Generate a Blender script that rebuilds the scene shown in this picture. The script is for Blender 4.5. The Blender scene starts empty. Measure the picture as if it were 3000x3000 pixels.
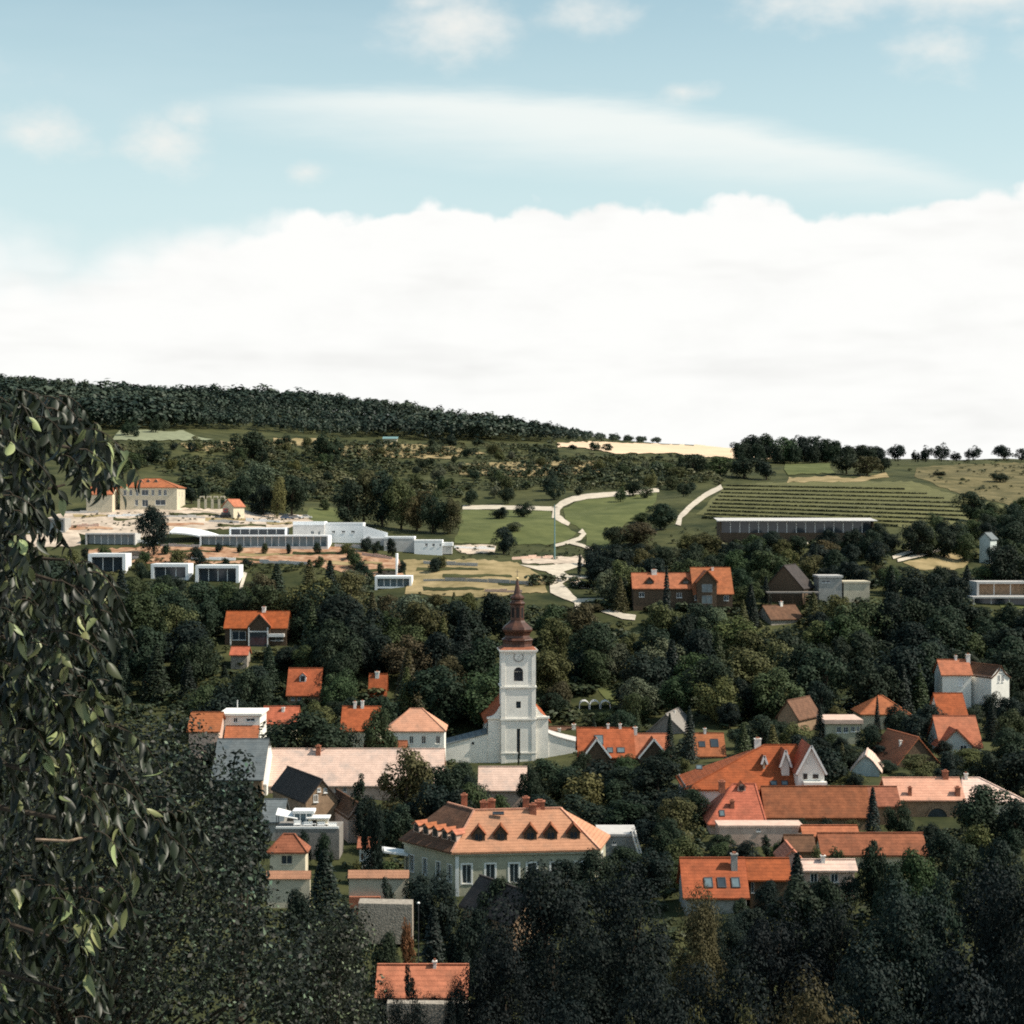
import bpy, bmesh, math, random
import numpy as np
from mathutils import Vector, Matrix

# ------------------------------------------------------------------ camera, sky, sun, exposure
scene = bpy.context.scene
C = scene.collection
F = 5000.0                      # focal length in units of a 3000-wide frame (60 mm on 36 mm)
cam_data = bpy.data.cameras.new('camera')
cam_data.lens = 60.0
cam_data.sensor_width = 36.0
cam_data.clip_start = 0.5
cam_data.clip_end = 12000.0
cam = bpy.data.objects.new('camera', cam_data)
cam.rotation_euler = (math.radians(90), 0, 0)
C.objects.link(cam)
scene.camera = cam

SUN_EL, SUN_AZ = 46.0, 96.0     # azimuth measured from the view direction (+Y) towards +X
sun_dir = Vector((math.sin(math.radians(SUN_AZ)) * math.cos(math.radians(SUN_EL)),
                  math.cos(math.radians(SUN_AZ)) * math.cos(math.radians(SUN_EL)),
                  math.sin(math.radians(SUN_EL))))
sun_data = bpy.data.lights.new('sun', 'SUN')
sun_data.energy = 5.0
sun_data.angle = math.radians(0.53)
sun_data.color = (1.0, 0.91, 0.77)
sun = bpy.data.objects.new('sun', sun_data)
sun.rotation_euler = sun_dir.to_track_quat('Z', 'Y').to_euler()
C.objects.link(sun)

world = bpy.data.worlds.new('World')
scene.world = world
world.use_nodes = True
world.cycles.sampling_method = 'MANUAL'
world.cycles.sample_map_resolution = 512


def build_sky():
    nt = world.node_tree
    N, L = nt.nodes, nt.links
    N.clear()
    out = N.new('ShaderNodeOutputWorld')
    bg = N.new('ShaderNodeBackground')
    L.new(bg.outputs[0], out.inputs[0])
    sky = N.new('ShaderNodeTexSky')
    sky.sky_type = 'NISHITA'
    sky.sun_disc = False
    sky.sun_elevation = math.radians(SUN_EL)
    sky.sun_rotation = math.radians(SUN_AZ)
    sky.air_density = 1.0
    sky.dust_density = 0.8
    sky.ozone_density = 1.6

    def put(sock, v):
        if isinstance(v, (int, float)):
            sock.default_value = v
        else:
            L.new(v, sock)

    def m(op, a, b=0.0, c=0.0):
        n = N.new('ShaderNodeMath')
        n.operation = op
        put(n.inputs[0], a)
        put(n.inputs[1], b)
        put(n.inputs[2], c)
        return n.outputs[0]

    def ramp(v, lo, hi):
        n = N.new('ShaderNodeMapRange')
        n.interpolation_type = 'SMOOTHSTEP'
        put(n.inputs['Value'], v)
        put(n.inputs['From Min'], lo)
        put(n.inputs['From Max'], hi)
        return n.outputs['Result']

    tc = N.new('ShaderNodeTexCoord')
    sep = N.new('ShaderNodeSeparateXYZ')
    L.new(tc.outputs['Generated'], sep.inputs[0])
    x, y, z = sep.outputs
    hyp = m('SQRT', m('ADD', m('MULTIPLY', x, x), m('MULTIPLY', y, y)))
    e = m('DIVIDE', z, m('MAXIMUM', hyp, 0.001))          # tangent of the elevation
    a = m('ARCTAN2', x, y)                                # azimuth from the view direction

    def noise(scale_a, scale_e, scale, detail, rough=0.55, off=0.0):
        comb = N.new('ShaderNodeCombineXYZ')
        L.new(m('MULTIPLY', m('DIVIDE', x, hyp), scale_a), comb.inputs[0])
        L.new(m('MULTIPLY', m('DIVIDE', y, hyp), scale_a), comb.inputs[1])
        L.new(m('ADD', m('MULTIPLY', e, scale_e), off), comb.inputs[2])
        n = N.new('ShaderNodeTexNoise')
        n.inputs['Scale'].default_value = scale
        n.inputs['Detail'].default_value = detail
        n.inputs['Roughness'].default_value = rough
        L.new(comb.outputs[0], n.inputs['Vector'])
        return m('SUBTRACT', n.outputs['Fac'], 0.5)

    # 1. cumulus bank along the horizon; the heaped upper edge wanders round the whole sky
    def heap(scale, off):
        comb = N.new('ShaderNodeCombineXYZ')
        L.new(m('MULTIPLY', m('DIVIDE', x, hyp), 1.0), comb.inputs[0])
        L.new(m('MULTIPLY', m('DIVIDE', y, hyp), 1.0), comb.inputs[1])
        L.new(m('ADD', m('MULTIPLY', e, 1.5), off), comb.inputs[2])
        v = N.new('ShaderNodeTexVoronoi')
        v.feature = 'F1'
        v.inputs['Scale'].default_value = scale
        L.new(comb.outputs[0], v.inputs['Vector'])
        return m('SUBTRACT', 0.45, v.outputs['Distance'])
    low = noise(1.0, 0.3, 4.0, 2.0)
    top = m('ADD', 0.181, m('MULTIPLY', low, 0.006))
    # the bank dips towards the left of the view
    dip = m('MULTIPLY', ramp(m('SUBTRACT', -0.15, a), 0.0, 0.15), m('ADD', 0.004, m('MULTIPLY', low, 0.004)))
    top = m('SUBTRACT', top, dip)
    # heaped towards the right
    top = m('ADD', top, m('MULTIPLY', ramp(a, 0.16, 0.22), 0.004))
    lumps = m('ADD', m('MULTIPLY', heap(16.0, 7.0), 0.024), m('MULTIPLY', heap(42.0, 0.0), 0.012))
    lumps = m('ADD', lumps, m('MULTIPLY', noise(1, 1, 55.0, 3.0), 0.014))
    edge_soft = m('ADD', 0.0065, m('MULTIPLY', ramp(m('SUBTRACT', -0.10, a), 0.0, 0.16), 0.055))
    d = m('SUBTRACT', m('ADD', top, lumps), e)
    bank = ramp(d, 0.0, edge_soft)
    # soft grey hollows inside the bank
    hollow = noise(1.0, 5.0, 6.0, 3.0, 0.6, 4.0)
    bank_col = m('SUBTRACT', 1.0, m('MULTIPLY', ramp(hollow, 0.0, 0.28), 0.11))
    billow = noise(1.0, 2.2, 13.0, 4.0, 0.6, 2.0)
    bank_col = m('SUBTRACT', bank_col, m('MULTIPLY', ramp(billow, -0.05, 0.3), 0.05))
    # 2. thin lens-shaped veil
    cc = m('ADD', m('ADD', 0.2215, m('MULTIPLY', a, -0.093)), m('MULTIPLY', m('MULTIPLY', a, a), -0.24))
    hw = m('MAXIMUM', m('SUBTRACT', 0.032, m('MULTIPLY', m('POWER', m('SUBTRACT', a, 0.05), 2.0), 0.34)), 0.0)
    dist = m('SUBTRACT', e, cc)
    wisp = m('MULTIPLY', noise(1.5, 10.0, 7.0, 4.0, 0.6, 9.0), 0.018)
    dist = m('ADD', dist, wisp)
    up = ramp(m('SUBTRACT', hw, dist), 0.0, 0.018)
    dn = ramp(m('ADD', hw, dist), 0.0, 0.044)
    veil = m('MULTIPLY', m('MULTIPLY', up, dn), m('MULTIPLY', ramp(hw, 0.0, 0.02), 0.85))
    # 3. soft scattered puffs overhead
    puff = None
    ae = N.new('ShaderNodeCombineXYZ')
    L.new(a, ae.inputs[0])
    L.new(e, ae.inputs[1])
    pn = m('MULTIPLY', noise(1, 1.6, 22.0, 4.0, 0.6, 5.0), 2.2)
    for (px, py, rx, ry, s) in ((1330, 80, 190, 95, .9), (1240, 10, 130, 50, .55), (1690, 50, 150, 60, .75), (2520, 15, 300, 80, 1.0), (2850, 25, 300, 95, 1.1),
                                (2740, 180, 120, 85, .95), (2960, 120, 100, 40, .5), (80, 425, 170, 68, .8), (490, 440, 130, 70, .75),
                                (565, 370, 80, 52, .7), (900, 515, 70, 38, .45), (2000, 275, 80, 34, .4), 
                                (-300, 250, 260, 90, .8), (3300, 180, 300, 90, .8), (3700, 330, 300, 80, .7), (-900, 60, 300, 110, .8)):
        aa, ee = math.atan((px - 1500) / F), (1500 - py) / F
        va = N.new('ShaderNodeVectorMath')
        va.operation = 'MULTIPLY_ADD'
        L.new(ae.outputs[0], va.inputs[0])
        va.inputs[1].default_value = (F / rx / 1.25, F / ry / 1.25, 0)
        va.inputs[2].default_value = (-aa * F / rx / 1.25, -ee * F / ry / 1.25, 0)
        vl = N.new('ShaderNodeVectorMath')
        vl.operation = 'LENGTH'
        L.new(va.outputs[0], vl.inputs[0])
        g = m('SUBTRACT', 0.62 + .6 * s, vl.outputs['Value'])
        puff = g if puff is None else m('MAXIMUM', puff, g)
    puff = m('MULTIPLY', ramp(m('ADD', puff, pn), -0.1, 1.5), 0.9)
    high = m('MULTIPLY', ramp(noise(1.0, 1.0, 5.0, 4.0, 0.6, 20.0), 0.06, 0.30), ramp(e, 0.33, 0.55))
    puff = m('MAXIMUM', puff, m('MULTIPLY', high, 0.8))
    # faint streaky haze in the blue
    thin = m('MULTIPLY', ramp(noise(1.0, 6.0, 3.0, 4.0, 0.6, 30.0), -0.05, 0.35), 0.12)

    def mix(f, c1, c2):
        n = N.new('ShaderNodeMix')
        n.data_type = 'RGBA'
        put(n.inputs[0], f)
        for s, v in ((n.inputs[6], c1), (n.inputs[7], c2)):
            if isinstance(v, tuple):
                s.default_value = (*v, 1)
            else:
                L.new(v, s)
        return n.outputs[2]

    blue = N.new('ShaderNodeVectorMath')
    blue.operation = 'MULTIPLY'
    L.new(sky.outputs[0], blue.inputs[0])
    blue.inputs[1].default_value = SKY_GAIN
    col = mix(ramp(e, 0.42, 0.08), blue.outputs[0], SKY_PALE)      # milky air low over the horizon
    col = mix(thin, col, (0.72, 0.76, 0.80))
    col = mix(puff, col, (0.74, 0.735, 0.70))
    col = mix(veil, col, (0.745, 0.775, 0.75))
    bw = N.new('ShaderNodeVectorMath')
    bw.operation = 'MULTIPLY'
    comb = N.new('ShaderNodeCombineXYZ')
    for i in range(3):
        L.new(bank_col, comb.inputs[i])
    L.new(comb.outputs[0], bw.inputs[0])
    bw.inputs[1].default_value = (0.80, 0.802, 0.785)
    col = mix(bank, col, bw.outputs[0])
    L.new(col, bg.inputs[0])
    bg.inputs[1].default_value = 1.0


SKY_GAIN = (0.140, 0.148, 0.116)
SKY_PALE = (0.54, 0.67, 0.685)
build_sky()

vs = scene.view_settings
vs.view_transform = 'Standard'
vs.look = 'None'
vs.exposure = 0.32
vs.gamma = 1.0
scene.render.engine = 'CYCLES'
cy = scene.cycles
cy.max_bounces = 4
cy.diffuse_bounces = 2
cy.glossy_bounces = 1
cy.volume_bounces = 0
cy.transmission_bounces = 2
cy.transparent_max_bounces = 4
cy.use_denoising = False
cy.pixel_filter_type = 'BLACKMAN_HARRIS'
cy.filter_width = 1.9
cy.caustics_reflective = False
cy.caustics_refractive = False

rng = random.Random(7)


# ------------------------------------------------------------------ materials
def material(name, col, rough=0.8, var=0.25, scale=3.0, bump=0.0, bscale=20.0, spec=0.3, col2=None, stripes=None, detail=5.0):
    """Procedural surface: two tones mixed by noise, optional courses (stripes = (axis, spacing, depth))."""
    mt = bpy.data.materials.new(name)
    mt.use_nodes = True
    nt = mt.node_tree
    N, L = nt.nodes, nt.links
    b = N['Principled BSDF']
    b.inputs['Roughness'].default_value = rough
    b.inputs['Specular IOR Level'].default_value = spec
    tc = N.new('ShaderNodeTexCoord')
    n1 = N.new('ShaderNodeTexNoise')
    n1.inputs['Scale'].default_value = scale
    n1.inputs['Detail'].default_value = detail
    n1.inputs['Roughness'].default_value = 0.65
    L.new(tc.outputs['Object'], n1.inputs['Vector'])
    mr = N.new('ShaderNodeMapRange')
    mr.inputs['From Min'].default_value = 0.32
    mr.inputs['From Max'].default_value = 0.68
    L.new(n1.outputs['Fac'], mr.inputs['Value'])
    mx = N.new('ShaderNodeMix')
    mx.data_type = 'RGBA'
    c1 = tuple(c * (1 - var) for c in col)
    c2 = col2 or tuple(min(1, c * (1 + var * .6)) for c in col)
    mx.inputs[6].default_value = (*c1, 1)
    mx.inputs[7].default_value = (*c2, 1)
    L.new(mr.outputs[0], mx.inputs[0])
    colout = mx.outputs[2]
    hgt = None
    if stripes:
        sp = N.new('ShaderNodeSeparateXYZ')
        L.new(tc.outputs['Object'], sp.inputs[0])
        f = N.new('ShaderNodeMath')
        f.operation = 'FRACT'
        dv = N.new('ShaderNodeMath')
        dv.operation = 'DIVIDE'
        L.new(sp.outputs[stripes[0]], dv.inputs[0])
        dv.inputs[1].default_value = stripes[1]
        L.new(dv.outputs[0], f.inputs[0])
        hgt = f.outputs[0]
        mul = N.new('ShaderNodeMix')
        mul.data_type = 'RGBA'
        mul.blend_type = 'MULTIPLY'
        st = N.new('ShaderNodeMapRange')
        st.inputs['From Min'].default_value = 0.0
        st.inputs['From Max'].default_value = 0.35
        st.inputs['To Min'].default_value = stripes[2]
        st.inputs['To Max'].default_value = 0.0
        L.new(f.outputs[0], st.inputs['Value'])
        L.new(st.outputs[0], mul.inputs[0])
        L.new(colout, mul.inputs[6])
        mul.inputs[7].default_value = (0.45, 0.4, 0.4, 1)
        colout = mul.outputs[2]
    L.new(colout, b.inputs['Base Color'])
    if bump:
        bp = N.new('ShaderNodeBump')
        bp.inputs['Strength'].default_value = bump
        bp.inputs['Distance'].default_value = 0.08
        n2 = N.new('ShaderNodeTexNoise')
        n2.inputs['Scale'].default_value = bscale
        n2.inputs['Detail'].default_value = 1
        L.new(tc.outputs['Object'], n2.inputs['Vector'])
        if hgt is not None:
            ad = N.new('ShaderNodeMath')
            ad.operation = 'ADD'
            L.new(n2.outputs['Fac'], ad.inputs[0])
            L.new(hgt, ad.inputs[1])
            L.new(ad.outputs[0], bp.inputs['Height'])
        else:
            L.new(n2.outputs['Fac'], bp.inputs['Height'])
        L.new(bp.outputs[0], b.inputs['Normal'])
    return mt


def leaf_material(name, rough=0.65, spec=0.12, trans=0.12, var=0.32, fleck=False):
    """Leaf colour comes from the object's own tint, varied from leaf to leaf."""
    mt = bpy.data.materials.new(name)
    mt.use_nodes = True
    nt = mt.node_tree
    N, L = nt.nodes, nt.links
    b = N['Principled BSDF']
    out = N['Material Output']
    oi = N.new('ShaderNodeObjectInfo')
    ge = N.new('ShaderNodeNewGeometry')
    mr = N.new('ShaderNodeMapRange')
    mr.inputs['To Min'].default_value = 1 - var
    mr.inputs['To Max'].default_value = 1 + var
    if fleck:       # most leaves dark, a few bright: sunlit flecks painted into the leaf colour
        pw = N.new('ShaderNodeMath')
        pw.operation = 'POWER'
        L.new(ge.outputs['Random Per Island'], pw.inputs[0])
        pw.inputs[1].default_value = 12.0
        L.new(pw.outputs[0], mr.inputs['Value'])
        mr.inputs['To Min'].default_value = .5
        mr.inputs['To Max'].default_value = 8.0
    else:
        L.new(ge.outputs['Random Per Island'], mr.inputs['Value'])
    hs = N.new('ShaderNodeHueSaturation')
    hr = N.new('ShaderNodeMapRange')
    hr.inputs['To Min'].default_value = 0.475
    hr.inputs['To Max'].default_value = 0.525
    L.new(oi.outputs['Random'], hr.inputs['Value'])
    L.new(hr.outputs[0], hs.inputs['Hue'])
    L.new(mr.outputs[0], hs.inputs['Value'])
    L.new(oi.outputs['Color'], hs.inputs['Color'])
    L.new(hs.outputs[0], b.inputs['Base Color'])
    b.inputs['Roughness'].default_value = rough
    b.inputs['Specular IOR Level'].default_value = spec
    tr = N.new('ShaderNodeBsdfTranslucent')
    L.new(hs.outputs[0], tr.inputs['Color'])
    ms = N.new('ShaderNodeMixShader')
    ms.inputs[0].default_value = trans
    L.new(b.outputs[0], ms.inputs[1])
    L.new(tr.outputs[0], ms.inputs[2])
    L.new(ms.outputs[0], out.inputs['Surface'])
    return mt


def glass_material(name, col=(0.03, 0.04, 0.05), rough=0.08):
    mt = bpy.data.materials.new(name)
    mt.use_nodes = True
    nt = mt.node_tree
    b = nt.nodes['Principled BSDF']
    n = nt.nodes.new('ShaderNodeTexNoise')
    n.inputs['Scale'].default_value = 1.3
    tc = nt.nodes.new('ShaderNodeTexCoord')
    nt.links.new(tc.outputs['Object'], n.inputs['Vector'])
    cr = nt.nodes.new('ShaderNodeValToRGB')
    cr.color_ramp.elements[0].color = (*[c * .6 for c in col], 1)
    cr.color_ramp.elements[1].color = (*[c * 1.8 for c in col], 1)
    nt.links.new(n.outputs['Fac'], cr.inputs[0])
    nt.links.new(cr.outputs[0], b.inputs['Base Color'])
    b.inputs['Roughness'].default_value = rough
    b.inputs['Specular IOR Level'].default_value = 0.5
    return mt


def tile(name, col, var=0.3):
    """Weathered clay tiles: courses, patchy age, lichen stains, and a tone of its own on every roof."""
    mt = material(name, col, 0.8, var, 0.9, 0.5, 9.0, 0.2, stripes=(2, 0.34, 0.55), detail=8.0)
    N, L = mt.node_tree.nodes, mt.node_tree.links
    b = N['Principled BSDF']
    src = b.inputs['Base Color'].links[0].from_socket
    tc = N.new('ShaderNodeTexCoord')
    n = N.new('ShaderNodeTexNoise')
    n.inputs['Scale'].default_value = .33
    n.inputs['Detail'].default_value = 5
    n.inputs['Roughness'].default_value = .7
    L.new(tc.outputs['Object'], n.inputs['Vector'])
    mr = N.new('ShaderNodeMapRange')
    mr.inputs['From Min'].default_value = .5
    mr.inputs['From Max'].default_value = .72
    mr.inputs['To Max'].default_value = .7
    L.new(n.outputs['Fac'], mr.inputs['Value'])
    mx = N.new('ShaderNodeMix')
    mx.data_type = 'RGBA'
    L.new(mr.outputs[0], mx.inputs[0])
    L.new(src, mx.inputs[6])
    mx.inputs[7].default_value = (col[0] * .5, col[1] * .62, col[2] * .7, 1)
    oi = N.new('ShaderNodeObjectInfo')
    h1 = N.new('ShaderNodeMapRange')
    h1.inputs['To Min'].default_value = .4955
    h1.inputs['To Max'].default_value = .5035
    h2 = N.new('ShaderNodeMapRange')
    h2.inputs['To Min'].default_value = 1.06
    h2.inputs['To Max'].default_value = .76
    h3 = N.new('ShaderNodeMapRange')
    h3.inputs['To Min'].default_value = .93
    h3.inputs['To Max'].default_value = 1.04
    for h in (h1, h2, h3):
        L.new(oi.outputs['Random'], h.inputs['Value'])
    hs = N.new('ShaderNodeHueSaturation')
    L.new(h1.outputs[0], hs.inputs['Hue'])
    L.new(h3.outputs[0], hs.inputs['Saturation'])
    L.new(h2.outputs[0], hs.inputs['Value'])
    L.new(mx.outputs[2], hs.inputs['Color'])
    L.new(hs.outputs[0], b.inputs['Base Color'])
    return mt


M = {
    'tile_orange': tile('tile_orange', (0.45, 0.118, 0.05), .34),
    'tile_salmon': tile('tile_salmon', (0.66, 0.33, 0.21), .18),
    'tile_pale': tile('tile_pale', (0.76, 0.54, 0.44), .16),
    'tile_pink': tile('tile_pink', (0.48, 0.165, 0.082), .3),
    'tile_rust': tile('tile_rust', (0.33, 0.115, 0.06), .38),
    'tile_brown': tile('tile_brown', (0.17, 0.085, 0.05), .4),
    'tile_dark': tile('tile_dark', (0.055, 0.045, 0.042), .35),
    'slate': tile('slate', (0.185, 0.21, 0.22), .25),
    'render_white': material('render_white', (0.82, 0.79, 0.73), .85, .10, .7, .15, 12, .2),
    'render_new': material('render_new', (0.84, 0.85, 0.86), .8, .05, .6, .05, 8, .2),
    'render_cream': material('render_cream', (0.60, 0.53, 0.40), .85, .16, .8, .2, 12, .2),
    'render_olive': material('render_olive', (0.40, 0.385, 0.29), .85, .22, .8, .25, 10, .2),
    'render_pink': material('render_pink', (0.62, 0.44, 0.36), .85, .2, .9, .25, 10, .2),
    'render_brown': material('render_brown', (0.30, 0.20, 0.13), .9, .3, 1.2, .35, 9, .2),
    'render_blue': material('render_blue', (0.48, 0.53, 0.52), .85, .15, .8, .2, 10, .2),
    'render_grey': material('render_grey', (0.36, 0.35, 0.33), .9, .22, .9, .3, 10, .2),
    'stone': material('stone', (0.33, 0.29, 0.245), .92, .4, 2.2, .7, 6, .2),
    'brick': material('brick', (0.36, 0.14, 0.085), .9, .35, 2.5, .5, 9, .2),
    'wood': material('wood', (0.11, 0.075, 0.05), .8, .4, 3.0, .4, 14, .2),
    'wood_grey': material('wood_grey', (0.24, 0.22, 0.20), .85, .35, 3.0, .4, 14, .2),
    'copper': material('copper', (0.055, 0.024, 0.016), .45, .35, 1.1, .15, 8, .4, col2=(0.10, 0.042, 0.026)),
    'trim': material('trim', (0.80, 0.79, 0.77), .6, .06, 1.0),
    'gold': material('gold', (0.75, 0.55, 0.25), .3, .1, 1.0, spec=.6),
    'dark_hole': material('dark_hole', (0.012, 0.012, 0.013), .9, .2, 2.0),
    'concrete': material('concrete', (0.52, 0.50, 0.48), .85, .14, .8, .2, 6, .2),
    'metal_dark': material('metal_dark', (0.05, 0.05, 0.055), .5, .2, 2.0, spec=.5),
    'metal_teal': material('metal_teal', (0.16, 0.27, 0.27), .5, .2, 1.0, spec=.4),
    'paint_red': material('paint_red', (0.45, 0.03, 0.02), .35, .1, 1.0, spec=.5),
    'paint_silver': material('paint_silver', (0.50, 0.51, 0.53), .3, .06, 1.0, spec=.6),
    'paint_white': material('paint_white', (0.78, 0.78, 0.77), .3, .05, 1.0, spec=.5),
    'paint_blue': material('paint_blue', (0.05, 0.08, 0.14), .3, .06, 1.0, spec=.5),
    'rubber': material('rubber', (0.02, 0.02, 0.02), .9, .2, 1.0),
    'bark': material('bark', (0.055, 0.044, 0.034), .95, .35, 4.0, .6, 12, .1),
    'bark_pale': material('bark_pale', (0.30, 0.22, 0.16), .9, .3, 5.0, .5, 14, .1),
    'glass': glass_material('glass'),
    'glass_sky': glass_material('glass_sky', (0.10, 0.135, 0.15), .12),
    'leaf': leaf_material('leaf'),
    'leaf_near': leaf_material('leaf_near', .45, .35, .15, .5),
    'leaf_fleck': leaf_material('leaf_fleck', .5, .2, .15, .5, fleck=True),
    'needle': leaf_material('needle', .6, .25, .08, .45),
    'path': material('path', (0.52, 0.455, 0.37), .95, .25, .35, .2, 3, .1),
    'dirt_pale': material('dirt_pale', (0.50, 0.41, 0.33), .95, .4, .22, .5, 1.2, .1, detail=6),
    'dirt_red': material('dirt_red', (0.38, 0.165, 0.085), .95, .45, .3, .6, 1.0, .1, detail=6, col2=(0.50, 0.33, 0.22)),
    'dry_grass': material('dry_grass', (0.26, 0.21, 0.095), .95, .4, .12, .7, .9, .1, detail=6, col2=(0.38, 0.29, 0.16)),
    'dry_pasture': material('dry_pasture', (0.10, 0.098, 0.043), .95, .45, .1, .7, .9, .1, detail=6, col2=(0.19, 0.155, 0.078)),
    'meadow': material('meadow', (0.080, 0.098, 0.036), .95, .25, .09, .5, 1.2, .1, detail=6, col2=(0.125, 0.135, 0.052)),
    'wheat': material('wheat', (0.66, 0.49, 0.34), .95, .14, .05, .3, .6, .1, detail=8),
    'vine_soil': material('vine_soil', (0.12, 0.118, 0.052), .95, .3, .2, .4, 1.0, .1, detail=8),
    'old_vines': material('old_vines', (0.22, 0.235, 0.15), .95, .25, .3, .4, 1.0, .1, detail=8),
    'ground': material('ground', (0.030, 0.042, 0.017), .95, .4, .06, .8, .8, .1, detail=7, col2=(0.085, 0.086, 0.036)),
}


# ------------------------------------------------------------------ helpers
def P(px, py, D):
    return Vector(((px - 1500) * D / F, D, -(py - 1500) * D / F))


def link(o, parent=None):
    C.objects.link(o)
    if parent is not None:
        o.parent = parent
    return o


def tag(o, label=None, cat=None, group=None, kind=None):
    if label:
        o['label'] = label
    if cat:
        o['category'] = cat
    if group:
        o['group'] = group
    if kind or cat:
        o['kind'] = kind or 'thing'
    return o


def empty(name, loc, rz=0.0):
    o = bpy.data.objects.new(name, None)
    o.location = loc
    o.rotation_euler = (0, 0, rz)
    o.empty_display_size = 0.5
    return link(o)


class MB:
    """Collects shapes and links them as one mesh object."""

    def __init__(self):
        self.v, self.f = [], []

    def poly(self, pts):
        i = len(self.v)
        self.v += [tuple(p) for p in pts]
        self.f.append(tuple(range(i, i + len(pts))))
        return self

    def box(self, x0, x1, y0, y1, z0, z1):
        i = len(self.v)
        self.v += [(x0, y0, z0), (x1, y0, z0), (x1, y1, z0), (x0, y1, z0),
                   (x0, y0, z1), (x1, y0, z1), (x1, y1, z1), (x0, y1, z1)]
        self.f += [tuple(i + k for k in q) for q in
                   ((0, 3, 2, 1), (4, 5, 6, 7), (0, 1, 5, 4), (1, 2, 6, 5), (2, 3, 7, 6), (3, 0, 4, 7))]
        return self

    def prism(self, top, thick=None, direction=(0, 0, -1), bottom=None):
        """A face and a copy of it shifted by thick along direction (or an explicit bottom), closed by sides."""
        n = len(top)
        i = len(self.v)
        d = Vector(direction).normalized() * (thick or 0)
        bot = bottom or [tuple(Vector(p) + d) for p in top]
        self.v += [tuple(p) for p in top] + [tuple(p) for p in bot]
        self.f.append(tuple(range(i, i + n)))
        self.f.append(tuple(range(i + 2 * n - 1, i + n - 1, -1)))
        for k in range(n):
            j = (k + 1) % n
            self.f.append((i + k, i + n + k, i + n + j, i + j))
        return self

    def bar(self, a, b, w, h=None):
        a, b = Vector(a), Vector(b)
        h = h or w
        d = (b - a).normalized()
        s = d.cross(Vector((0, 0, 1)))
        if s.length < 1e-3:
            s = Vector((1, 0, 0))
        s.normalize()
        u = s.cross(d)
        q = [a + s * sx * w / 2 + u * sy * h / 2 for sx, sy in ((-1, -1), (1, -1), (1, 1), (-1, 1))]
        r = [p + (b - a) for p in q]
        return self.prism(q, bottom=r)

    def tube(self, pts, radii, n=6):
        i0 = len(self.v)
        pts = [Vector(p) for p in pts]
        for k, p in enumerate(pts):
            d = (pts[min(k + 1, len(pts) - 1)] - pts[max(k - 1, 0)]).normalized()
            s = d.cross(Vector((0.3, 1, 0.1))).normalized()
            u = s.cross(d)
            for j in range(n):
                t = 2 * math.pi * j / n
                self.v.append(tuple(p + (s * math.cos(t) + u * math.sin(t)) * radii[k]))
        for k in range(len(pts) - 1):
            for j in range(n):
                a, b = i0 + k * n + j, i0 + k * n + (j + 1) % n
                self.f.append((a, b, b + n, a + n))
        self.f.append(tuple(i0 + (len(pts) - 1) * n + j for j in range(n)))
        return self

    def lathe(self, prof, n=8, cx=0, cy=0, rot=None, square=0.0):
        """prof = [(radius, z)]; square > 0 pulls the ring towards a square plan (chamfered)."""
        i0 = len(self.v)
        rot = math.pi / n if rot is None else rot
        for (r, z) in prof:
            for j in range(n):
                t = 2 * math.pi * j / n + rot
                self.v.append((cx + r * math.cos(t), cy + r * math.sin(t), z))
        for k in range(len(prof) - 1):
            for j in range(n):
                a, b = i0 + k * n + j, i0 + k * n + (j + 1) % n
                self.f.append((a, b, b + n, a + n))
        self.f.append(tuple(i0 + (len(prof) - 1) * n + j for j in range(n)))
        self.f.append(tuple(i0 + j for j in reversed(range(n))))
        return self

    def wall(self, o, u, n, length, z0, z1, holes=(), depth=0.18):
        """Wall plane with real openings: o corner, u along, n outward; holes (u0, u1, z0, z1), with reveals."""
        o, u, n = Vector(o), Vector(u), Vector(n)
        us = sorted({0.0, length, *[min(max(h[k], 0), length) for h in holes for k in (0, 1)]})
        zs = sorted({z0, z1, *[min(max(h[k], z0), z1) for h in holes for k in (2, 3)]})
        pt = lambda a, z, dn=0.0: tuple(o + u * a - n * dn + Vector((0, 0, z - o.z)))
        for a, b in zip(us, us[1:]):
            for c, d in zip(zs, zs[1:]):
                mu, mz = (a + b) / 2, (c + d) / 2
                if any(h[0] < mu < h[1] and h[2] < mz < h[3] for h in holes):
                    continue
                self.poly([pt(a, c), pt(b, c), pt(b, d), pt(a, d)])
        for h in holes:
            a, b, c, d = h
            self.poly([pt(a, c), pt(a, d), pt(a, d, depth), pt(a, c, depth)])
            self.poly([pt(b, d), pt(b, c), pt(b, c, depth), pt(b, d, depth)])
            self.poly([pt(a, d), pt(b, d), pt(b, d, depth), pt(a, d, depth)])
            self.poly([pt(b, c), pt(a, c), pt(a, c, depth), pt(b, c, depth)])
        return self

    def build(self, name, mat, parent=None, smooth=False):
        me = bpy.data.meshes.new(name)
        me.from_pydata(self.v, [], self.f)
        me.update()
        if isinstance(mat, str):
            mat = M[mat]
        me.materials.append(mat)
        if smooth:
            for p in me.polygons:
                p.use_smooth = True
        o = bpy.data.objects.new(name, me)
        return link(o, parent)


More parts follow.
